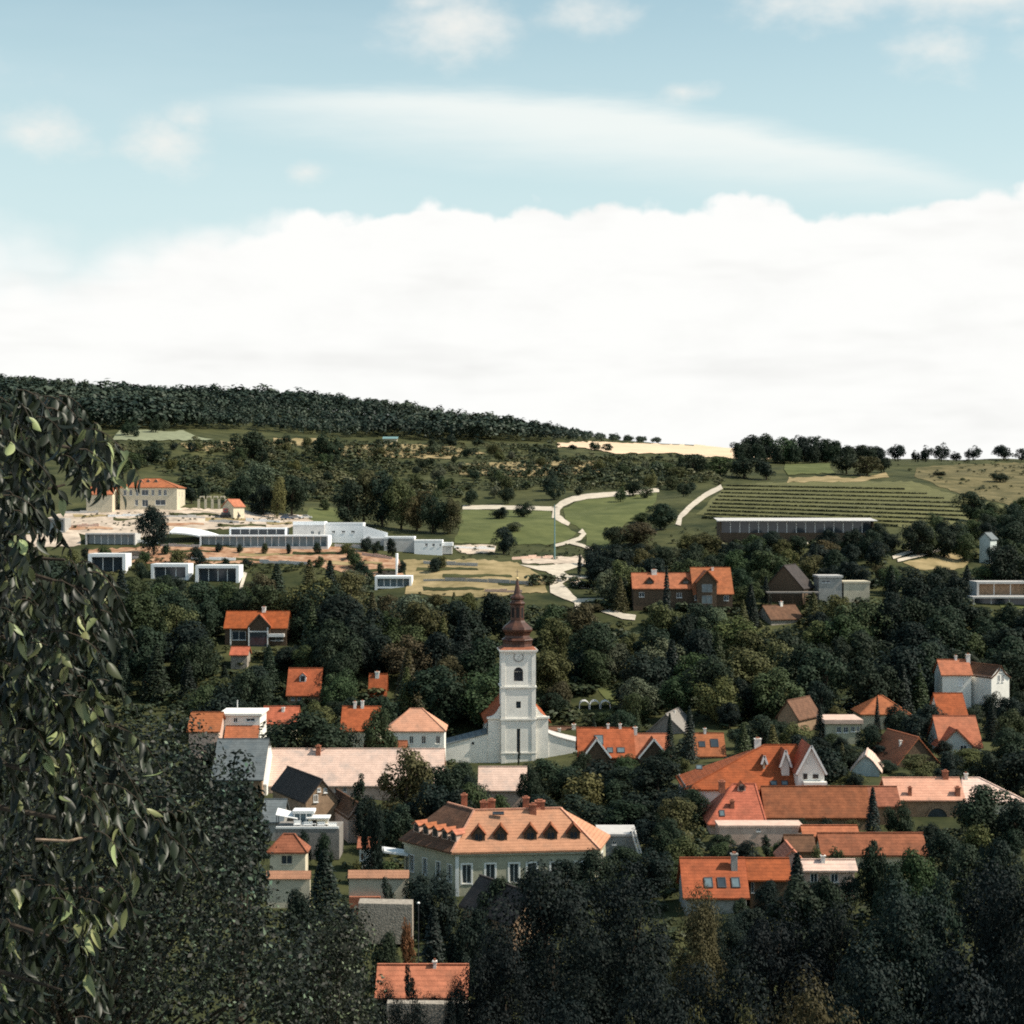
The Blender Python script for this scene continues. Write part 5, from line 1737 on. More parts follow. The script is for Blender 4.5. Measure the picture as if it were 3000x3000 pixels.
# low walls and steps that cut the building site into terraces
for k, (x0, x1, y0, y1, mt_, lb) in enumerate([
        (190, 300, 1505, 1503, 'concrete', 'low pale wall across the bare earth below the cream villa'), (316, 424, 1516, 1513, 'render_new', 'low white wall in front of the cream villa terrace'),
        (470, 600, 1516, 1520, 'concrete', 'long low wall right of the lone dark tree'), (612, 700, 1530, 1534, 'concrete', 'grey retaining wall below the tractor'),
        (720, 820, 1528, 1532, 'render_new', 'white kerb wall below the parked cars'), (205, 290, 1545, 1543, 'render_pink', 'pinkish retaining wall above the grey glass pavilion'),
        (396, 470, 1590, 1592, 'render_new', 'short white wall at the foot of the lone dark tree'), (470, 585, 1602, 1606, 'concrete', 'grey retaining wall left of the long pavilion'),
        (980, 1110, 1602, 1612, 'concrete', 'grey stepped wall between the pavilion and the white block'), (1060, 1150, 1628, 1640, 'render_pink', 'pink earth wall below the grey block'),
        (300, 430, 1640, 1642, 'concrete', 'low wall above the first white terraced villa'), (560, 690, 1640, 1644, 'render_new', 'low white wall above the third white terraced villa'),
        (760, 900, 1650, 1656, 'concrete', 'grey wall across the red earth'), (1240, 1400, 1652, 1660, 'concrete', 'long grey wall above the dry slope'),
        (1240, 1560, 1704, 1716, 'render_grey', 'long grey retaining wall across the dry slope'), (1420, 1530, 1735, 1738, 'render_pink', 'pale pink wall at the foot of the dry slope'),
        (1330, 1450, 1606, 1612, 'render_new', 'pale wall along the lower edge of the meadow'), (1500, 1620, 1640, 1636, 'render_pink', 'pale broken wall beside the teal pole')]):
    a, b = on_ground(x0, y0, 400), on_ground(x1, y1, 400)
    r = empty('retaining_wall', a)
    tag(r, lb, 'wall', 'low walls of the hillside terraces')
    n = 5
    for q in range(n):
        p, p2 = a.lerp(b, q / n) - a, a.lerp(b, (q + .985) / n) - a
        hgt = rng.uniform(.7, 1.3)
        zc_ = ground(*(a + p).xy) - a.z
        zd_ = ground(*(a + p2).xy) - a.z
        MB().prism([(p.x, p.y, zc_ + hgt), (p2.x, p2.y, zd_ + hgt), (p2.x, p2.y + .5, zd_ + hgt), (p.x, p.y + .5, zc_ + hgt)],
                   bottom=[(p.x, p.y, zc_ - 1), (p2.x, p2.y, zd_ - 1), (p2.x, p2.y + .5, zd_ - 1), (p.x, p.y + .5, zc_ - 1)]).build('wall_section', mt_, r)


# ------------------------------------------------------------------ vegetation
nrng = np.random.default_rng(11)


def mesh_from_quads(name, V, mat, nper=4):
    """V: (n, nper, 3) array of faces that share no vertices."""
    n = len(V)
    me = bpy.data.meshes.new(name)
    me.vertices.add(n * nper)
    me.vertices.foreach_set('co', np.ascontiguousarray(V, dtype=np.float32).ravel())
    me.loops.add(n * nper)
    me.loops.foreach_set('vertex_index', np.arange(n * nper, dtype=np.int32))
    me.polygons.add(n)
    me.polygons.foreach_set('loop_start', np.arange(0, n * nper, nper, dtype=np.int32))
    me.polygons.foreach_set('loop_total', np.full(n, nper, dtype=np.int32))
    me.update()
    me.validate()
    me.materials.append(M[mat] if isinstance(mat, str) else mat)
    return me


def unit(a):
    return a / np.maximum(np.linalg.norm(a, axis=-1, keepdims=True), 1e-6)


def leaf_quads(pos, nrm, size, g, aspect=0.6, hang=0.0):
    """Pointed leaf faces at pos with normals nrm; hang > 0 turns the blades downward."""
    n = len(pos)
    rnd = unit(g.normal(size=(n, 3)))
    if hang:
        rnd = unit(rnd * (1 - hang) + np.array([0, 0, -1.0]) * hang)
    u = unit(np.cross(nrm, rnd))
    v = np.cross(nrm, u)
    s = (size * g.uniform(.6, 1.35, (n, 1)))
    tip, base = pos + v * s, pos - v * s
    a, b = pos + u * s * aspect + nrm * s * .15, pos - u * s * aspect + nrm * s * .15
    return np.stack([base, a, tip, b], 1)


def lobe_crown(seed, lobes, per, size, inner=.25, up=.35, jit=.65):
    """Leaves over and inside a set of lobes (cx, cy, cz, r)."""
    g = np.random.default_rng(seed)
    lobes = np.array(lobes)
    k = np.repeat(np.arange(len(lobes)), per)
    c, r = lobes[k, :3], lobes[k, 3:4]
    d = unit(g.normal(size=(len(k), 3)) + np.array([0, 0, up]))
    rad = np.where(g.uniform(size=(len(k), 1)) < inner, g.uniform(.2, .8, (len(k), 1)), g.uniform(.8, 1.12, (len(k), 1)))
    pos = c + d * r * rad
    nrm = unit(d + unit(g.normal(size=d.shape)) * jit + np.array([0, 0, .25]))
    return leaf_quads(pos, nrm, size, g)


def broad_lobes(seed, n, cw=.36, z0=.28, z1=.97, r0=.085, r1=.15, flat=1.0):
    """Lobes filling an uneven rounded crown of a tree one unit high."""
    g = np.random.default_rng(seed)
    out = []
    cz, hz = (z0 + z1) / 2, (z1 - z0) / 2
    lop = g.uniform(-.08, .08, 2)
    while len(out) < n:
        d = unit(g.normal(size=3))
        t = g.uniform(.35, 1) ** .6
        w = cw * (1 + .22 * math.sin(3 * math.atan2(d[1], d[0]) + seed))
        z = d[2] * t
        taper = 1.0 if z < 0 else math.sqrt(max(1 - .35 * z, .1))
        r = g.uniform(r0, r1)
        out.append((d[0] * t * (w - r * .6) * taper + lop[0] * (z + .5), d[1] * t * (w - r * .6) * taper + lop[1] * (z + .5), cz + z * (hz - r * .6), r))
    return out


def cone_crown(seed, n, size, w=.2, z0=.03, levels=22):
    """Layered drooping boughs of a conifer one unit high."""
    g = np.random.default_rng(seed)
    z = g.uniform(0, 1, n) ** .85
    lay = np.round(z * levels) / levels
    zz = z0 + (1 - z0) * (lay * .45 + z * .55)
    rmax = w * (1 - z) ** .85 * (1 + .25 * g.normal(size=n) * .4) + .012
    rr = rmax * np.sqrt(g.uniform(.15, 1, n))
    an = g.uniform(0, 2 * math.pi, n)
    nb = 9
    an = np.round(an / (2 * math.pi) * nb + lay * 5.3) / nb * 2 * math.pi + g.normal(size=n) * .3
    pos = np.stack([np.cos(an) * rr, np.sin(an) * rr, zz - rr * .35], 1)
    nrm = unit(np.stack([np.cos(an) * .7, np.sin(an) * .7, np.ones(n)], 1) + g.normal(size=(n, 3)) * .45)
    return leaf_quads(pos, nrm, size, g, .45)


def trunk_mesh(name, lobes, base_r=.026, top=.62, seed=0, mat='bark'):
    g = random.Random(seed)
    m = MB()
    pts = [(0, 0, -.04), (g.uniform(-.01, .01), g.uniform(-.01, .01), .15), (g.uniform(-.02, .02), g.uniform(-.02, .02), .38), (g.uniform(-.03, .03), g.uniform(-.03, .03), top)]
    m.tube(pts, [base_r * 1.4, base_r, base_r * .75, base_r * .3], 7)
    for lb in (lobes or [])[:9]:
        s0 = g.uniform(.2, .45)
        a = Vector((0, 0, s0))
        b = Vector(lb[:3])
        mid = a.lerp(b, .5) + Vector((0, 0, .03))
        m.tube([a, mid, b], [base_r * .5, base_r * .33, base_r * .12], 5)
    me = bpy.data.meshes.new(name)
    me.from_pydata(m.v, [], m.f)
    me.materials.append(M[mat])
    return me


PROTO = {}


def make_protos():
    for k in range(7):       # mid-distance broadleaf crowns
        lb = broad_lobes(100 + k, 34, cw=.42 + .03 * (k % 3), z0=.02 + .05 * (k % 2), r0=.10, r1=.20)
        PROTO['broad', k] = (mesh_from_quads('crown', lobe_crown(200 + k, lb, 190, .0225, inner=.15, up=.5, jit=.5), 'leaf'), trunk_mesh('trunk', lb, seed=k))
    for k in range(4):       # nearer trees, finer leaves
        lb = broad_lobes(300 + k, 56, cw=.42, z0=.04, r0=.075, r1=.17)
        PROTO['fine', k] = (mesh_from_quads('crown', lobe_crown(320 + k, lb, 330, .0100, inner=.15, up=.5, jit=.5), 'leaf'), trunk_mesh('trunk', lb, seed=20 + k))
    for k in range(3):
        PROTO['conifer', k] = (mesh_from_quads('crown', cone_crown(400 + k, 3600, .022, .19 + .02 * k), 'needle'), trunk_mesh('trunk', None, .016, .96, 40 + k))
    for k in range(2):       # columnar
        lb = broad_lobes(500 + k, 40, cw=.13, z0=.04, z1=1.0, r0=.045, r1=.075)
        PROTO['column', k] = (mesh_from_quads('crown', lobe_crown(510 + k, lb, 80, .018), 'needle'), trunk_mesh('trunk', None, .014, .9, 50 + k))
    for k in range(3):       # far trees
        lb = broad_lobes(600 + k, 30, cw=.46, z0=.03, r0=.11, r1=.19)
        PROTO['far', k] = (mesh_from_quads('crown', lobe_crown(610 + k, lb, 90, .032, inner=.1, up=.5, jit=.5), 'leaf'), trunk_mesh('trunk', lb, seed=60 + k))
    for k in range(3):       # bushes, foliage to the ground
        lb = broad_lobes(700 + k, 36, cw=.52, z0=-.05, r0=.13, r1=.22)
        PROTO['bush', k] = (mesh_from_quads('crown', lobe_crown(710 + k, lb, 70, .04), 'leaf'), trunk_mesh('trunk', lb, .03, .5, 70 + k))


make_protos()
WIDTH = {'broad': .90, 'fine': .82, 'conifer': .40, 'column': .30, 'far': 1.0, 'bush': 1.2}
TINT = {'dark': (.022, .035, .021), 'deep': (.013, .022, .017), 'mid': (.042, .060, .026), 'olive': (.080, .084, .033), 'grey': (.085, .10, .062), 'brown': (.066, .060, .028),
        'blue': (.026, .044, .032), 'light': (.115, .12, .045), 'yellow': (.16, .14, .055), 'rust': (.16, .085, .035), 'navy': (.008, .0135, .0125)}  # navy: foreground leaves darkened in place of a shadow over them
NAMES = {'broad': 'broadleaf_tree', 'fine': 'broadleaf_tree', 'conifer': 'conifer_tree', 'column': 'columnar_tree', 'far': 'ridge_tree', 'bush': 'bush'}
HAND = []


def plant(kind, px, D, top=None, h=None, wpx=None, tint='dark', label=None, group=None, name=None, base=None, sink=.3, wpx_scale=1.0):
    """A tree of its own: trunk and crown under an Empty at its foot; top is the height of its tip in the photograph."""
    x = (px - 1500) * D / F
    g = ground(x, D) if base is None else base
    if h is None:
        h = -(top - 1500) * D / F - g
    if h < .6:
        return None
    k = rng.randrange(sum(1 for q in PROTO if q[0] == kind))
    crown, trunk = PROTO[kind, k]
    w = (wpx * D / F) / WIDTH[kind] if wpx else h * rng.uniform(.85, 1.15)
    if top is not None:
        HAND.append((D, px, top, wpx or w * WIDTH[kind] * F / D))
    root = empty(name or NAMES[kind], (x, D, g - sink), rng.uniform(0, 6.28))
    root.scale = (w, w * rng.uniform(.9, 1.1), h + sink)
    tag(root, label, 'bush' if kind == 'bush' else 'tree', group)
    c = link(bpy.data.objects.new('crown', crown), root)
    t = TINT[tint] if isinstance(tint, str) else tint
    f = rng.uniform(.82, 1.2)
    c.color = (t[0] * f * rng.uniform(.92, 1.08), t[1] * f, t[2] * f * rng.uniform(.9, 1.1), 1)
    link(bpy.data.objects.new('trunk', trunk), root)
    return root


def top_of(px, D, h):
    return 1500 - (gz(px, D) + h) * F / D


# --- single trees one can point at
T = plant
T('broad', 450, 534, 1478, wpx=112, tint='deep', label='lone dark tree standing in front of the red roofed cream villa')
T('far', 742, 840, 1253, wpx=128, tint='dark', label='large round dark tree below the wooded hill, first from the old vineyard')
T('far', 962, 850, 1258, wpx=100, tint='dark', label='round dark tree below the wooded hill right of the first large one')
T('far', 560, 840, 1292, wpx=26, tint='deep', label='tiny dark round tree on the pale field, second of a pair', group='pair of small trees below the old vineyard')
T('far', 510, 840, 1294, wpx=26, tint='deep', label='tiny dark round tree on the pale field, first of a pair', group='pair of small trees below the old vineyard')
for i, (px, D, top, w, t, lb) in enumerate([
        (705, 640, 1392, 90, 'dark', 'dark tree at the outer edge of the clump right of the ruined arcade'),
        (752, 650, 1352, 120, 'grey', 'grey green tall tree topping the clump right of the ruined arcade'),
        (770, 616, 1420, 110, 'deep', 'very dark tree at the front of the clump above the long pavilion'),
        (812, 610, 1396, 56, 'light', 'pale yellow green small tree set against the dark clump above the pavilion'),
        (855, 625, 1384, 110, 'dark', 'dark spreading tree closing the clump beside the small green meadow')]):
    T('broad', px, D, top, wpx=w, tint=t, label=lb, group='tree clump above the pavilion')
for i, (px, D, top, w, t, lb) in enumerate([
        (1020, 600, 1402, 100, 'dark', 'first dark tree of the row behind the white blocks'),
        (1066, 606, 1372, 110, 'brown', 'brownish tall tree, second in the row behind the white blocks'),
        (1120, 604, 1382, 105, 'dark', 'dark tree, third in the row behind the white blocks'),
        (1175, 600, 1396, 105, 'olive', 'olive tinted tree in the middle of the row behind the white blocks'),
        (1222, 596, 1425, 90, 'brown', 'brownish tree, fifth in the row behind the white blocks'),
        (1268, 590, 1442, 100, 'dark', 'dark tree, sixth in the row behind the white blocks'),
        (1318, 588, 1458, 80, 'brown', 'last low tree of the row beside the green meadow')]):
    T('broad', px, D, top, wpx=w, tint=t, label=lb, group='row of trees behind the white blocks')
T('broad', 1462, 640, 1482, wpx=56, tint='deep', label='dark tree on the meadow just below the white track')
T('broad', 1536, 650, 1468, wpx=60, tint='dark', label='dark tree on the meadow near the forked track')
T('broad', 1505, 600, 1528, wpx=56, tint='grey', label='silvery tree between the two dark meadow trees')
T('broad', 1476, 552, 1540, wpx=76, tint='deep', label='dark oval tree standing at the lower edge of the meadow')
T('column', 1697, 505, 1618, wpx=17, tint='deep', label='slim dark cypress beside the pale road')
for px, D, top, w, t, lb in [
        (1800, 575, 1538, 90, 'dark', 'dark tree at the lower corner of the larger meadow'),
        (1862, 578, 1528, 130, 'brown', 'brown topped broad tree below the larger meadow'),
        (1935, 618, 1472, 110, 'dark', 'dark broad tree beside the upper vineyard track'),
        (1880, 640, 1500, 60, 'mid', 'green tree at the meadow edge beside the track'),
        (1790, 512, 1628, 110, 'dark', 'dark wide tree right of the pale road'),
        (1760, 490, 1672, 90, 'deep', 'very dark tree beside the pale road below the wide one'),
        (1850, 528, 1610, 110, 'dark', 'dark tree above the red roofed villa wing'),
        (1985, 545, 1600, 90, 'grey', 'grey green rounded tree above the red roofed villa'),
        (2060, 545, 1560, 120, 'brown', 'brownish tree below the end of the winery'),
        (2120, 520, 1620, 100, 'dark', 'dark tree behind the gable of the red roofed villa'),
        (2290, 540, 1578, 70, 'olive', 'olive small tree below the middle of the winery'),
        (2470, 540, 1582, 60, 'mid', 'green small tree below the right half of the winery'),
        (2575, 552, 1530, 60, 'dark', 'dark tree at the right end of the winery'),
        (2740, 575, 1498, 60, 'mid', 'round green tree at the lower edge of the vineyard'),
        (2250, 510, 1640, 60, 'dark', 'dark tree behind the dark pyramid roof')]:
    T('broad', px, D, top, wpx=w, tint=t, label=lb)
T('conifer', 1953, 438, 1660, wpx=42, tint='deep', label='tall slim dark conifer in front of the red roofed villa wing')
T('conifer', 2390, 500, 1600, wpx=30, tint='dark', label='slim pale stemmed conifer above the dark pyramid roof')
for i, (px, top, w, t) in enumerate([(2178, 1284, 60, 'dark'), (2215, 1262, 70, 'deep'), (2252, 1258, 66, 'dark'), (2296, 1270, 70, 'mid'), (2342, 1264, 70, 'deep'), (2385, 1268, 60, 'dark'),
                                     (2420, 1276, 56, 'dark'), (2450, 1280, 50, 'deep'), (2488, 1296, 50, 'deep'), (2528, 1297, 54, 'dark'), (2568, 1300, 50, 'deep')]):
    T('far', px, 955 + (i % 3) * 14, top, wpx=w * 1.3, tint=t, label='dark round tree in the ridge grove on the skyline, number %s from the wheat field' % ('first second third fourth fifth sixth seventh eighth ninth tenth eleventh'.split()[i]),
      group='skyline grove')
for px, top, w, lb in [(2631, 1294, 62, 'round dark tree on the skyline just past the grove'), (2682, 1318, 30, 'small dark bushy tree on the skyline between two round ones'),
                       (2712, 1304, 46, 'dark tree on the skyline left of the paired crown'), (2758, 1296, 56, 'tall dark tree on the skyline above the dry slope'),
                       (2800, 1322, 40, 'low dark tree on the skyline beside a gap'), (2852, 1305, 54, 'round isolated tree on the skyline above the dry slope'),
                       (2941, 1296, 68, 'broad isolated tree on the skyline near the picture edge'), (2992, 1308, 34, 'small round tree at the end of the skyline row')]:
    T('far', px, 985, top, wpx=w, tint='deep', label=lb, group='skyline trees above the dry slope')
for i, px in enumerate(range(2168, 2600, 27)):
    T('bush', px, 948 + (i % 2) * 20, 1296 + (i * 7) % 13 + max(0, (px - 2400) * .06), wpx=58, tint='deep' if i % 2 else 'dark', label='low %s bushy crown under the skyline grove, %s from the wheat field' % ('almost black' if i % 2 else 'dark green', 'first second third fourth fifth sixth seventh eighth'.split()[i // 2]), group='undergrowth of the skyline grove')
T('far', 2752, 820, 1380, wpx=44, tint='dark', label='round small tree on the dry slope above the vineyard')
T('far', 2928, 800, 1380, wpx=62, tint='dark', label='large round tree on the dry slope right of the vineyard')
T('far', 2820, 800, 1398, wpx=16, tint='mid', label='tiny bush-like tree on the dry slope between two round trees')
for px, D, top, w, t, lb in [(2030, 840, 1322, 90, 'dark', 'dark tree below the wheat field, above the vineyard track'), (2110, 830, 1330, 90, 'mid', 'green tree below the wheat field near the grove'),
                             (2180, 820, 1326, 110, 'dark', 'broad dark tree at the foot of the skyline grove'), (2245, 815, 1342, 80, 'deep', 'very dark tree left of the upper vineyard plot'),
                             (2480, 840, 1318, 90, 'dark', 'dark tree right of the upper vineyard plot'), (2540, 830, 1328, 90, 'brown', 'brownish tree below the end of the grove'),
                             (2590, 850, 1330, 60, 'dark', 'dark tree above the hay strip'), (1930, 860, 1345, 80, 'mid', 'green tree below the wheat field left of the track'),
                             (1985, 800, 1362, 80, 'olive', 'olive tree above the end of the white track'), (1860, 840, 1360, 70, 'grey', 'grey green tree above the white track'),
                             (1780, 1010, 1296, 34, 'dark', 'small dark tree at the left end of the wheat field'), (1742, 1000, 1290, 40, 'dark', 'dark tree standing before the wheat field'),
                             (1680, 1005, 1300, 36, 'deep', 'dark bushy tree left of the wheat field'), (1600, 950, 1310, 60, 'dark', 'dark tree on the scrub slope left of the wheat field'),
                             (1320, 990, 1272, 60, 'deep', 'dark tree below the wooded hill above the scrub'), (1400, 990, 1284, 44, 'dark', 'small dark tree below the wooded hill'),
                             (440, 780, 1300, 90, 'dark', 'dark tree on the slope below the old vineyard'), (380, 760, 1318, 90, 'mid', 'green tree on the slope below the old vineyard'),
                             (560, 620, 1418, 70, 'deep', 'dark tree right of the cream villa'), (320, 640, 1402, 60, 'dark', 'dark tree left of the cream villa')]:
    T('far', px, D, top, wpx=w, tint=t, label=lb)
